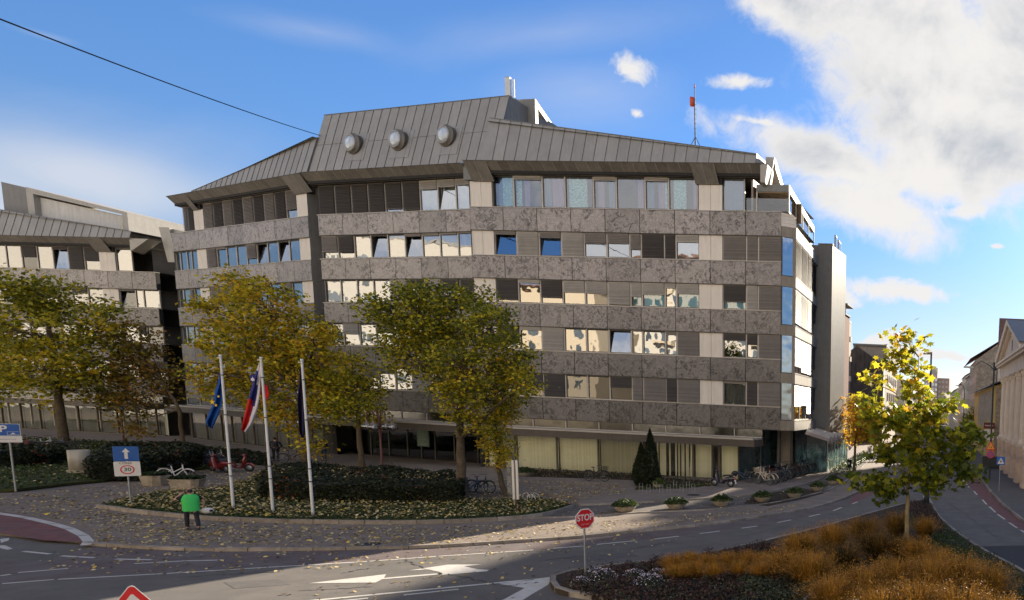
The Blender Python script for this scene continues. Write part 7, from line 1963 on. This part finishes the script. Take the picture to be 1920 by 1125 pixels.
# low fence of the tree bed
tf_ = [G(x, y, .16) for x, y in ((1560, 892), (1590, 885), (1618, 868), (1632, 855))]
s = empty('tree_bed', tf_[1], 0, label='planted bed with low wire guard around the golden street tree', cat='plant bed')
mb = MB()
for a, b_ in zip(tf_, tf_[1:]):
    n = 9
    for i in range(n + 1):
        q = a.lerp(b_, i / n) - tf_[1]; mb.tube([q, q + Vector((0, 0, .45))], .012, 4)
    for z_ in (.25, .45): mb.tube([a - tf_[1] + Vector((0, 0, z_)), b_ - tf_[1] + Vector((0, 0, z_))], .012, 4)
mb.build('guard', steel, s)
bp = [tuple(G(x, y, .16)[:2]) for x, y in ((1555, 894), (1592, 886), (1622, 866), (1634, 850), (1618, 850), (1590, 866), (1562, 882))]
q = scatter(bp, 2600); o = leaf_cloud('plants', np.column_stack([q - np.array(tf_[1][:2]), .0 + rs.uniform(0, .45, len(q))]), rs.uniform(.1, .2, len(q)), rs.uniform(0, .9, len(q)), lm_green, s, seed=91)

# awning along the side
aw1 = M('awning_cloth', (.42, .36, .31), .85, var=.1, streak=.2); aw2 = M('awning_stripe', (.27, .20, .16), .85, var=.1)
s = empty('awning', S4(4, -1, 4), 0, label='row of small peaked striped awnings over the pavement on the street side', cat='awning')
mb = MB(); t = 4.2; i = 0
while t < 20:
    for k in range(4):
        a, b_ = t + k * .45, t + (k + 1) * .45; za, zb_ = 3.75 + .42 * (1 - abs(k - 2) / 2), 3.75 + .42 * (1 - abs(k - 1) / 2)
        mb.hexa([S4(a, -2., za - .35), S4(b_, -2., zb_ - .35), S4(b_, .0, zb_ + .2), S4(a, .0, za + .2), S4(a, -2., za - .32), S4(b_, -2., zb_ - .32), S4(b_, .0, zb_ + .23), S4(a, .0, za + .23)], aw1 if k % 2 else aw2)
        mb.face([S4(a, -2., za - .35), S4(b_, -2., zb_ - .35), S4(b_, -2., zb_ - .62), S4(a, -2., za - .62)], aw1)
    t += 1.95
part(mb, 'cloth', None, s)
mb = MB()
for t in (4.2, 8, 12, 16): mb.tube([S4(t, -1.9, .2), S4(t, -1.9, 3.4)], .03, 6)
part(mb, 'posts', steel, s)

# ---- bicycles
def bicycle(label, loc, rz, frame, basket=None, lean=.0, fender=None, group=None, dark=True):
    s = empty('bicycle', loc, rz, label=label, cat='bicycle', group=group); s.rotation_euler = (lean, 0, rz); s.scale = (1.1, 1.1, 1.1)
    for x in (-.52, .52):
        mb = MB(); mb.tube([(x + .33 * math.cos(a * math.pi / 12), 0, .35 + .33 * math.sin(a * math.pi / 12)) for a in range(24)], .026, 6, rubber, closed=True)
        mb.tube([(x + .31 * math.cos(a * math.pi / 12), 0, .35 + .31 * math.sin(a * math.pi / 12)) for a in range(24)], .010, 4, steel, closed=True)
        for a in range(10): c_, s_ = math.cos(a * math.pi / 5), math.sin(a * math.pi / 5); mb.tube([(x, 0, .35), (x + .31 * c_, 0, .35 + .31 * s_)], .0045, 3, steel, caps=False)
        mb.tube([(x, -.04, .35), (x, .04, .35)], .025, 6, steel); mb.build('wheel', None, s)
    mb = MB()
    for a, b_, r_ in (((-.52, 0, .35), (-.08, 0, .30), .014), ((-.52, 0, .35), (-.16, 0, .72), .012), ((-.08, 0, .30), (-.20, 0, .86), .018), ((-.08, 0, .30), (.36, 0, .70), .022), ((-.13, 0, .52), (.34, 0, .80), .018), ((.33, 0, .62), (.30, 0, .96), .02), ((.35, 0, .64), (.52, 0, .35), .016)):
        mb.tube([a, b_], r_ * 1.5, 7)
    mb.build('frame', frame, s)
    mb = MB(); mb.tube([(.30, 0, .95), (.29, 0, 1.04), (.33, 0, 1.06)], .014, 6, steel); mb.tube([(.18, -.28, 1.04), (.27, -.2, 1.07), (.33, 0, 1.06), (.27, .2, 1.07), (.18, .28, 1.04)], .012, 6, black_pl); mb.build('handlebar', None, s)
    mb = MB(); mb.ell((-.23, 0, .92), (.13, .075, .035), 10, 6, black_pl); mb.tube([(-.19, 0, .82), (-.22, 0, .9)], .013, 6, steel); mb.build('saddle', None, s)
    mb = MB(); mb.tube([(-.08 + .09 * math.cos(a), -.04, .30 + .09 * math.sin(a)) for a in [i * math.pi / 6 for i in range(12)]], .008, 4, black_pl, closed=True); mb.tube([(-.08, -.05, .30), (-.02, -.08, .14), (.03, -.14, .14)], .009, 5, black_pl); mb.tube([(-.08, .05, .30), (-.14, .08, .46), (-.09, .14, .46)], .009, 5, black_pl); mb.build('crank', None, s)
    mb = MB()
    for x, a0, a1_ in ((-.52, 20, 170), (.52, 40, 150)): mb.tube([(x + .37 * math.cos(R(a)), 0, .35 + .37 * math.sin(R(a))) for a in range(a0, a1_ + 1, 15)], .034, 5, fender or black_pl)
    mb.build('mudguard', None, s)
    mb = MB(); mb.tube([(-.22, 0, .74), (-.75, 0, .74)], .01, 4, steel); mb.box(-.74, -.3, -.06, .06, .735, .75, steel); mb.tube([(-.52, .05, .36), (-.62, .06, .74)], .008, 4, steel); mb.build('carrier', None, s)
    if basket:
        mb = MB()
        for i in range(5):
            z = .78 + i * .06; w_ = .15 + i * .012; mb.tube([(.42, -w_, z), (.42, w_, z), (.68, w_, z), (.68, -w_, z)], .008, 4, closed=True)
        for x, y in ((.42, -.15), (.42, .15), (.68, .15), (.68, -.15), (.55, .15), (.55, -.15)): mb.tube([(x, y, .78), (x, y * 1.3, 1.02)], .006, 4)
        mb.build('basket', basket, s)
    return s
fcream = M('cream_bike_paint', (.55, .46, .33), .4, var=.05, coat=.5); fblack = M('black_bike_paint', (.02, .02, .025), .35, coat=.5); fred = M('red_bike_paint', (.28, .03, .02), .35, coat=.5); fblue = M('blue_bike_paint', (.03, .06, .12), .35, coat=.5); fgreen = M('green_bike_paint', (.02, .07, .05), .35, coat=.5); fwhite = M('white_bike_paint', (.55, .55, .55), .35, coat=.5)
a, b_ = G(1419, 907, .2), G(1450, 911, .2)
rz0 = math.atan2(a.y - b_.y, a.x - b_.x)
row0, row1 = (a + b_) / 2, G(1522, 881, .2)
cols_ = [(fcream, 'cream shared bicycle with front basket, nearest in the long row'), (fcream, 'second cream shared bicycle of the long row, behind the first'), (fblack, 'black bicycle third in the long row'), (fred, 'dark red bicycle fourth in the long row'), (fblack, 'black bicycle fifth in the long row'), (fblue, 'dark blue bicycle sixth in the long row'), (fblack, 'black bicycle seventh in the long row, beside the column'), (fwhite, 'white bicycle eighth in the long row'), (fblack, 'black bicycle ninth in the long row'), (fgreen, 'dark green bicycle tenth in the long row'), (fred, 'red bicycle eleventh in the long row'), (fblack, 'black bicycle twelfth in the long row'), (fwhite, 'pale bicycle thirteenth in the long row, in the sun'), (fblack, 'black bicycle fourteenth in the long row, in the sun'), (fcream, 'cream bicycle fifteenth in the long row'), (fblack, 'black bicycle sixteenth in the long row'), (fblue, 'blue bicycle seventeenth in the long row'), (fwhite, 'last bicycle of the long row, by the painted glass')]
rnd = random.Random(3)
for i, (m_, lb) in enumerate(cols_):
    t = i / (len(cols_) - 1); q = row0.lerp(row1, t ** 1.05); q.x += rnd.uniform(-.12, .12)
    bicycle(lb, q, rz0 + rnd.uniform(-.18, .18) + (.25 if i > 9 else 0), m_, basket=black_pl if i in (3, 6, 9, 13) else (fcream if i < 2 else None), lean=rnd.uniform(-.12, .12), fender=m_ if i < 2 else None, group='bicycles parked in a long row at the corner').scale = (1.25, 1.3, 1.25)
for i, (x, y, m_, lb) in enumerate(((1392, 900, fblue, 'dark bicycle against the teal glass, left one under the corner'), (1404, 893, fblack, 'dark bicycle against the teal glass, middle one under the corner'), (1420, 888, fblack, 'dark bicycle against the teal glass, right one under the corner'), (1438, 884, fgreen, 'dark green bicycle deep under the corner beside the column'))):
    bicycle(lb, G(x, y + 4, .2), rz0 + .5 + i * .15, m_, lean=.08, group='bicycles under the overhanging corner')
bicycle('black bicycle with basket leaning at the shop front beside the vertical blinds', G(1119, 902, .24), .0, fblack, basket=black_pl)
bicycle('old bicycle left of the thick tree trunk', G(853, 926, .2), 2.3, fred)
bicycle('green bicycle right of the thick tree trunk', G(902, 924, .2), -.05, fgreen)
bicycle('violet-grey bicycle half hidden by the thick tree trunk', G(884, 927, .2), 1.2, fblue)
for i, (x, y, m_, rz_, lb) in enumerate(((338, 872, fwhite, .3, 'white bicycle at the left end of the plaza cluster'), (350, 876, fblack, .5, 'black bicycle second in the plaza cluster'), (362, 871, fred, .2, 'red bicycle in the middle of the plaza cluster'), (374, 877, fblack, .4, 'black bicycle behind the red motorcycle'), (386, 872, fwhite, .3, 'pale bicycle in the plaza cluster with bright handlebar'), (398, 876, fblue, .5, 'blue bicycle in the plaza cluster'), (408, 869, fcream, .2, 'cream bicycle at the right end of the plaza cluster'))):
    bicycle(lb, G(x, y, .1), rz_, m_, lean=.08, group='bicycles clustered on the plaza')
for i, (x, y) in enumerate(((60, 838), (85, 836), (108, 839), (130, 836), (40, 840))):
    bicycle(('first', 'second', 'third', 'fourth', 'fifth')[(4, 0, 1, 2, 3).index(i) if False else i] + ' dim bicycle of the rack before the wing at far left', G(x, y + 8, .15), .2 + .2 * i, (fblack, fwhite, fblue, fblack, fred)[i], group='bicycles before the wing')
bicycle('white bicycle with long pale frame parked behind the angular planters', G(332, 903, .1), .25, fwhite, fender=fwhite)
# bike holders: small bent tubes
for i, (x, y) in enumerate(((1202, 921), (1216, 924), (1228, 918), (1240, 924), (1254, 923), (1266, 917), (1278, 923), (1290, 917), (1300, 922))):
    s = empty('bike_holder', G(x, y, .24), .3, label='%s small steel wheel holder, counted from the conifers, in the grass strip' % ('first', 'second', 'third', 'fourth', 'fifth', 'sixth', 'seventh', 'eighth', 'ninth')[i], cat='bike holder', group='steel wheel holders in the grass strip')
    mb = MB(); mb.tube([(-.1, 0, 0), (-.1, 0, .5), (-.05, 0, .55)], .014, 6); mb.tube([(.1, 0, 0), (.1, 0, .5), (.05, 0, .55)], .014, 6); mb.tube([(-.1, 0, .3), (.1, 0, .3)], .012, 5); mb.build('loop', steel, s)
for i, (x, y) in enumerate(((988, 938), (998, 941), (1006, 938))):
    s = empty('bike_rack', G(x, y, .2), .5 * i, label=('left', 'middle', 'right')[i] + ' one of three white bent bike stands behind the pylon', cat='bike rack', group='bent bike stands behind the pylon')
    mb = MB(); mb.tube([(-.25, 0, 0), (-.22, 0, .35), (-.05, .1, .45), (.12, 0, .3), (.2, 0, 0)], .018, 6); mb.build('loop', fwhite, s)

# ---- scooters and motorcycle
def scooter(label, loc, rz, body, box=True):
    s = empty('scooter', loc, rz, label=label, cat='scooter'); s.scale = (1.1, 1.1, 1.1)
    for x in (-.62, .62):
        mb = MB(); mb.tube([(x + .20 * math.cos(a * math.pi / 10), 0, .25 + .20 * math.sin(a * math.pi / 10)) for a in range(20)], .052, 8, rubber, closed=True)
        mb.lathe([(.001, -.04), (.15, -.04), (.16, 0), (.15, .04), (.001, .04)], seg=14, mat=steel, fn=lambda p, x=x: (x + p[0], p[2], .25 + p[1])); mb.build('wheel', None, s)
    def loft(secs, mat, name):
        mb = MB(); rows = []
        for (x, z, w_, h_) in secs: rows.append([(x, w_ * math.cos(2 * math.pi * k / 12), z + h_ * math.sin(2 * math.pi * k / 12)) for k in range(12)])
        mb.grid(rows, mat, True, closed=True); mb.face(rows[0][::-1], mat); mb.face(rows[-1], mat); return mb.build(name, None, s)
    loft([(-.95, .60, .05, .05), (-.85, .60, .12, .13), (-.6, .56, .15, .18), (-.25, .50, .16, .17), (-.1, .42, .14, .14), (-.02, .36, .1, .08)], body, 'rear_body')
    loft([(-.1, .26, .15, .05), (.15, .25, .16, .05), (.32, .27, .15, .07)], body, 'floorboard')
    mb = MB(); rows = []
    for x, z, w_ in ((.30, .26, .16), (.37, .50, .21), (.42, .75, .20), (.44, .95, .10), (.43, 1.02, .06)): rows.append([(x, -w_, z), (x + .06, -w_ * .5, z), (x + .09, 0, z), (x + .06, w_ * .5, z), (x, w_, z), (x - .03, 0, z)])
    mb.grid(rows, body, True, closed=True); mb.build('leg_shield', None, s)
    mb = MB(); mb.tube([(.62 + .27 * math.cos(R(a)), 0, .25 + .27 * math.sin(R(a))) for a in range(20, 161, 20)], .06, 8, body); mb.tube([(.42, 0, .8), (.62, 0, .27)], .03, 6, black_pl); mb.build('front_mudguard', None, s)
    loft([(-.75, .78, .10, .04), (-.5, .80, .15, .06), (-.15, .77, .14, .06), (-.05, .72, .1, .04)], black_pl, 'seat')
    mb = MB(); mb.tube([(.30, -.32, 1.02), (.40, -.15, 1.04), (.43, 0, 1.02), (.40, .15, 1.04), (.30, .32, 1.02)], .022, 6, black_pl); mb.ell((.44, 0, 1.04), (.10, .12, .09), 10, 6, body); mb.tube([(.40, -.2, 1.04), (.42, -.28, 1.22)], .007, 4, black_pl); mb.ell((.42, -.29, 1.25), (.02, .06, .04), 8, 5, black_pl); mb.tube([(.40, .2, 1.04), (.42, .28, 1.22)], .007, 4, black_pl); mb.ell((.42, .29, 1.25), (.02, .06, .04), 8, 5, black_pl); mb.build('handlebar', None, s)
    mb = MB(); mb.tube([(-.25, -.16, .28), (-.5, -.19, .27), (-.85, -.19, .32)], [.04, .06, .055], 8); mb.build('exhaust', steel, s)
    if box:
        mb = MB(); mb.ell((-.95, 0, .98), (.20, .21, .16), 14, 8, black_pl); mb.box(-1.05, -.6, -.08, .08, .80, .84, black_pl); mb.build('top_box', None, s)
    mb = MB(); mb.ell((-.99, 0, .62), (.03, .09, .05), 8, 5); mb.build('tail_light', red_s, s)
    mb = MB(); mb.tube([(-.95, 0, .52), (-1.02, 0, .25)], [.05, .03], 6, fwhite); mb.build('number_plate_holder', None, s)
    return s
p0, p1 = G(1336, 911, .2), G(1374, 914, .2)
scooter('black scooter with a round top box in front of the cream blinds', (p0 + p1) / 2, math.atan2(p0.y - p1.y, p0.x - p1.x), M('aubergine_paint', (.02, .013, .03), .2, coat=1., var=.05))
scooter('white scooter parked at the far end beyond the painted glass', G(1588, 843, .2), 2.4, fwhite, box=False)
scooter('red motor scooter on the plaza behind the flagpole', G(412, 886, .1), 2.9, M('scooter_red', (.20, .012, .010), .3, coat=.8), box=False)
scooter('second red scooter right of the left flagpole, tail turned up the plaza', G(444, 884, .1), .35, MATS['scooter_red'], box=False)
scooter('dim scooter at the far left before the shrubs', G(25, 850, .15), 0.3, fblack)

# ---- cars far down the street
def car(label, loc, rz, col):
    s = empty('car', loc, rz, label=label, cat='car', group='cars far down the street')
    prof = [(-2.1, .35), (-2.15, .75), (-1.95, .95), (-1.2, 1.0), (1.1, .95), (1.9, .85), (2.12, .65), (2.1, .35)]
    mb = MB()
    rows = [[(x, -.80, z) for x, z in prof], [(x * .99, -.86, z * .98) for x, z in prof], [(x * .99, .86, z * .98) for x, z in prof], [(x, .80, z) for x, z in prof]]
    mb.grid(rows, col, True); mb.face(rows[0][::-1], col); mb.face(rows[-1], col); mb.build('body', None, s)
    cab = [(-1.85, .95), (-1.35, 1.42), (.15, 1.45), (.95, .95)]
    mb = MB(); r2 = [[(x, -.78, z) if z < 1 else (x, -.62, z) for x, z in cab], [(x, .78, z) if z < 1 else (x, .62, z) for x, z in cab]]; mb.grid(r2, None, False); mb.face(r2[0][::-1]); mb.face(r2[1]); mb.build('glasshouse', house_glass, s)
    mb = MB(); mb.box(-1.3, .12, -.6, .6, 1.42, 1.48, col); mb.build('roof', None, s)
    for x in (-1.3, 1.35):
        for y in (-.78, .78): mb = MB(); mb.tube([(x, y - .1, .32), (x, y + .1, .32)], .32, 16, rubber); mb.tube([(x, y - .11, .32), (x, y + .11, .32)], .19, 10, steel); mb.build('wheel', None, s)
    for y in (-.6, .6): mb = MB(); mb.box(2.0, 2.12, y - .15, y + .15, .6, .75, white_s); mb.build('headlight', None, s); mb = MB(); mb.box(-2.17, -2.05, y - .15, y + .15, .7, .85, red_s); mb.build('tail_light', None, s)
cp = lambda n, c: M(n, c, .25, var=.02, coat=1.)
for x, y, rz_, c_, lb in ((-12.6, 104, 1.68, cp('car_black', (.015, .015, .018)), 'dark car farthest forward on the left lane of the street'), (-13.8, 122, 1.68, cp('car_silver', (.35, .36, .37)), 'silver car behind the dark one on the street'), (-14.5, 138, 1.68, cp('car_navy', (.02, .03, .06)), 'navy car in the middle of the street queue'), (-12.2, 145, -1.47, cp('car_white', (.6, .6, .58)), 'white car facing us far down the street'), (-16.6, 160, 1.68, cp('car_red', (.25, .02, .02)), 'small red car at the end of the street queue'), (-9.9, 118, -1.47, cp('car_grey', (.12, .12, .13)), 'grey car facing us beside the right kerb far away')):
    car(lb, Vector((x, y, 0)), rz_, c_)
# ------------------------------------------------------------------ people
skin_m = M('skin', (.42, .24, .17), .6, var=.05); hair_m = M('dark_hair', (.025, .017, .013), .7, var=.2)
def skin_mesh(name, verts, edges, radii, mat, parent, sub=1, root=0):
    me = bpy.data.meshes.new(name); me.from_pydata([tuple(v) for v in verts], edges, []); o = bpy.data.objects.new('tmp', me); C.objects.link(o)
    o.modifiers.new('skin', 'SKIN'); o.modifiers['skin'].branch_smoothing = .6
    if not me.skin_vertices: return None
    d = me.skin_vertices[0].data
    for i, r_ in enumerate(radii):
        d[i].radius = (r_, r_) if not isinstance(r_, tuple) else r_; d[i].use_root = (i == root)
    sb = o.modifiers.new('sub', 'SUBSURF'); sb.levels = sub; sb.render_levels = sub
    dg = bpy.context.evaluated_depsgraph_get(); m2 = bpy.data.meshes.new_from_object(o.evaluated_get(dg)); bpy.data.objects.remove(o)
    m2.materials.clear(); m2.materials.append(mat)
    for p in m2.polygons: p.use_smooth = True
    q = bpy.data.objects.new(name, m2); C.objects.link(q); q.parent = parent
    return q
def person(label, loc, rz, top, legs, h=1.72, arms=None, stride=.0, bulk=1., sleeve=None, vest=None, shoes=None, bald=False, short_sleeves=False):
    """faces local -y. arms: {'L': (elbow, wrist), 'R': ...} in metres for a 1.72 m figure"""
    k = h / 1.72; s = empty('person', loc, rz, label=label, cat='person'); s.scale = (k, k, k)
    V = []; E_ = []; Rr = []
    def add(p, r_, par=None):
        V.append(Vector(p)); Rr.append(r_ if isinstance(r_, tuple) else (r_, r_)); i = len(V) - 1
        if par is not None: E_.append((par, i))
        return i
    b = bulk
    pel = add((0, 0, .95), (.145 * b, .11 * b)); be = add((0, -.01, 1.10), (.145 * b, .115 * b), pel); ch = add((0, 0, 1.29), (.165 * b, .115 * b), be)
    nb = add((0, .0, 1.43), (.10, .08), ch); nk = add((0, -.01, 1.49), .058, nb); hd = add((0, -.025, 1.60), (.078, .092), nk); ht = add((0, -.015, 1.68), (.062, .075), hd)
    A = arms or {}
    arm_ids = {}
    for sd, sx in (('L', 1), ('R', -1)):
        el, wr = A.get(sd, ((.27 * sx * b, .02, 1.15), (.27 * sx * b, -.08, .90)))
        sh = add((.17 * sx * b, 0, 1.39), .062, nb); e_ = add(el, .044, sh); w_ = add(wr, .030, e_)
        d = (Vector(wr) - Vector(el)).normalized(); pm = add(Vector(wr) + d * .06, (.038, .018), w_); arm_ids[sd] = (sh, e_, w_)
        side = d.cross(Vector((0, 1, 0)) if abs(d.y) < .8 else Vector((1, 0, 0))).normalized()
        nrm = d.cross(side)
        for j in range(4):
            o_ = side * (-.024 + .016 * j); L_ = (.068, .076, .072, .056)[j]
            a1 = add(Vector(wr) + d * .10 + o_, .0085, pm); a2 = add(Vector(wr) + d * (.10 + L_ * .5) + o_ + nrm * .010, .008, a1); add(Vector(wr) + d * (.10 + L_ * .85) + o_ + nrm * .03, .007, a2)
        t1 = add(Vector(wr) + d * .045 - side * .042, .010, pm); add(Vector(wr) + d * .085 - side * .052 + nrm * .015, .008, t1)
    leg_ids = {}
    for sd, sx in (('L', 1), ('R', -1)):
        st_ = stride * sx
        hp_ = add((.095 * sx * b, 0, .90), .085 * b, pel); kn = add((.10 * sx * b, -.03 - st_ * .35, .50), .058, hp_); an = add((.10 * sx * b, .03 - st_ * 1.0 + (.10 if st_ < 0 else 0) * 1.0, .10 + (.04 if st_ < 0 else 0)), .040, kn)
        to = add((.105 * sx * b, -.12 - st_ * 1.0, .045), (.042, .03), an); leg_ids[sd] = (hp_, kn, an, to)
    skin_mesh('body', V, E_, Rr, skin_m, s)
    # head details
    hd_ = Vector((0, -.02, 1.62))
    mb = MB(); mb.ell(tuple(hd_ + Vector((0, -.005, .0))), (.077, .095, .115), 16, 12, skin_m); mb.ell(tuple(hd_ + Vector((0, -.098, -.012))), (.013, .02, .022), 8, 6, skin_m)
    for x in (-.078, .078): mb.ell(tuple(hd_ + Vector((x, .005, -.01))), (.010, .022, .032), 8, 6, skin_m)
    for x in (-.03, .03): mb.ell(tuple(hd_ + Vector((x, -.088, .012))), (.013, .008, .008), 8, 6, M('eye', (.05, .04, .035), .3))
    mb.ell(tuple(hd_ + Vector((0, -.09, -.052))), (.024, .008, .007), 8, 5, M('lips', (.35, .13, .11), .6)); mb.build('face', None, s)
    mb = MB()
    if bald:
        rows = []
        mb.ell(tuple(hd_ + Vector((0, .022, .005))), (.083, .088, .085), 16, 10, hair_m)
    else: mb.ell(tuple(hd_ + Vector((0, .016, .028))), (.087, .098, .105), 16, 12, hair_m)
    mb.build('hair', None, s)
    def sub(ids, grow, mat, name, cut_last=None):
        mp = {}; v2 = []; r2 = []
        for i in ids: mp[i] = len(v2); v2.append(V[i].copy()); r2.append((Rr[i][0] + grow, Rr[i][1] + grow))
        e2 = [(mp[a], mp[c]) for a, c in E_ if a in mp and c in mp]
        return skin_mesh(name, v2, e2, r2, mat, s, root=0)
    L0, R0 = leg_ids['L'], leg_ids['R']
    Rr[L0[2]] = (.052, .052); Rr[R0[2]] = (.052, .052)
    if vest: Rr[pel] = (.12, .09); Rr[L0[0]] = Rr[R0[0]] = (.08, .08)
    sub([pel, *L0[:3], *R0[:3]], .018, legs, 'trousers')
    la, ra_ = arm_ids['L'], arm_ids['R']
    if short_sleeves:
        V2 = {}
        for q in (la, ra_):
            V2[q[1]] = V[q[1]].copy(); V[q[1]] = V[q[0]].lerp(V[q[1]], .75)
        sub([pel, be, ch, nb, la[0], la[1], ra_[0], ra_[1]], .018, sleeve or top, 'shirt')
        for q in V2: V[q] = V2[q]
    else: sub([pel, be, ch, nb, la[0], la[1], la[2], ra_[0], ra_[1], ra_[2]], .02, sleeve or top, 'jacket')
    if vest:
        mb = MB(); rows = []
        for z_, rx, ry in ((.79, .175, .19), (.86, .185, .19), (1.0, .185, .18), (1.15, .19, .165), (1.30, .20, .15), (1.41, .195, .13), (1.46, .14, .10), (1.485, .075, .075)):
            rows.append([(rx * b * math.copysign(abs(math.cos(2 * math.pi * k_ / 20)) ** .75, math.cos(2 * math.pi * k_ / 20)), ry * math.sin(2 * math.pi * k_ / 20), z_ + .008 * math.sin(k_ * 2.1)) for k_ in range(20)])
        mb.grid(rows, vest, True, closed=True); mb.face(rows[0][::-1], vest); mb.build('vest', None, s)
    for q in (L0, R0):
        mb = MB(); a = V[q[2]]; t_ = V[q[3]]
        mb.ell(tuple((a + t_) / 2 + Vector((0, -.02, -.045 + .0))), (.048, .15, .05), 12, 8, shoes or black_pl); mb.build('shoe', None, s)
    return s
green_v = M('green_vest', (.04, .50, .10), .7, var=.06); navy_c = M('dark_cloth', (.015, .016, .022), .85, var=.15); black_c = M('black_cloth', (.012, .012, .013), .85, var=.15); grey_c = M('grey_cloth', (.10, .10, .11), .85); white_c = M('white_cloth', (.55, .54, .52), .8); jeans = M('jeans', (.04, .055, .09), .85, var=.15)
p = G(362, 993, .10)
man = person('man in a bright green vest walking away with a phone at his ear', p, -2.15, green_v, navy_c, h=1.74, bulk=1.28, stride=.16, sleeve=black_c, vest=green_v, bald=True, short_sleeves=True,
       arms={'R': ((-.36, .0, 1.17), (-.36, -.10, .93)), 'L': ((.45, .0, 1.27), (.22, -.06, 1.50))})
# after the turn his raised arm (local R) is on the picture's left... keep the bag with the hanging arm
bagm = M('bag_cloth', (.62, .58, .52), .8, var=.1)
s = empty('bag', p, -2.15, label='white bag with dark opening at the hip of the man in green', cat='bag')
mb = MB(); mb.ell((-.44, -.06, .76), (.20, .12, .13), 16, 10, bagm); mb.build('sack', None, s)
mb = MB(); mb.tube([(-.30, -.10, .84), (-.34, -.12, .90), (-.40, -.12, .90), (-.50, -.08, .84)], .010, 6, bagm); mb.build('handle', None, s)
mb = MB(); mb.ell((-.53, .035, .76), (.07, .03, .05), 10, 6, M('bag_opening', (.03, .012, .012), .9)); mb.build('opening', None, s)
s = empty('phone', p, -2.15, label='dark phone held at the ear of the man in the green vest', cat='phone')
mb = MB(); mb.box(.115, .130, -.13, -.03, 1.53, 1.68, black_pl); mb.build('casing', None, s)
person('man in dark clothes with his back turned, standing by a parked bicycle', G(518, 864, .2), 3.6, navy_c, black_c, h=1.86, bulk=1.2, arms={'L': ((.33, -.02, 1.17), (.30, -.22, 1.08)), 'R': ((-.33, 0, 1.16), (-.27, -.2, 1.02))})
person('young man in a black jacket over a white shirt, standing before the entrance', G(608, 864, .2), .5, black_c, jeans, h=1.74, vest=None, arms={'L': ((.25, .03, 1.16), (.10, -.16, 1.08)), 'R': ((-.25, .03, 1.16), (-.08, -.17, 1.12))})
bicycle('dark bicycle with a rear bag beside the man in dark clothes', G(548, 869, .2), .2, fblack, basket=None)
for i, (x, y, c_, l_, lb) in enumerate(((-4.9, 88, black_c, black_c, 'person in black walking up the right pavement behind the tree'), (-4.3, 89.5, navy_c, grey_c, 'person in navy beside the one in black on the right pavement'), (-5.8, 97, grey_c, black_c, 'person in grey farther up the right pavement'), (-15.8, 96, navy_c, jeans, 'pedestrian in blue on the far left pavement'))):
    person(lb, Vector((x, y, .14)), 2.9 if i % 2 else .2, c_, l_, h=1.74, stride=.15)
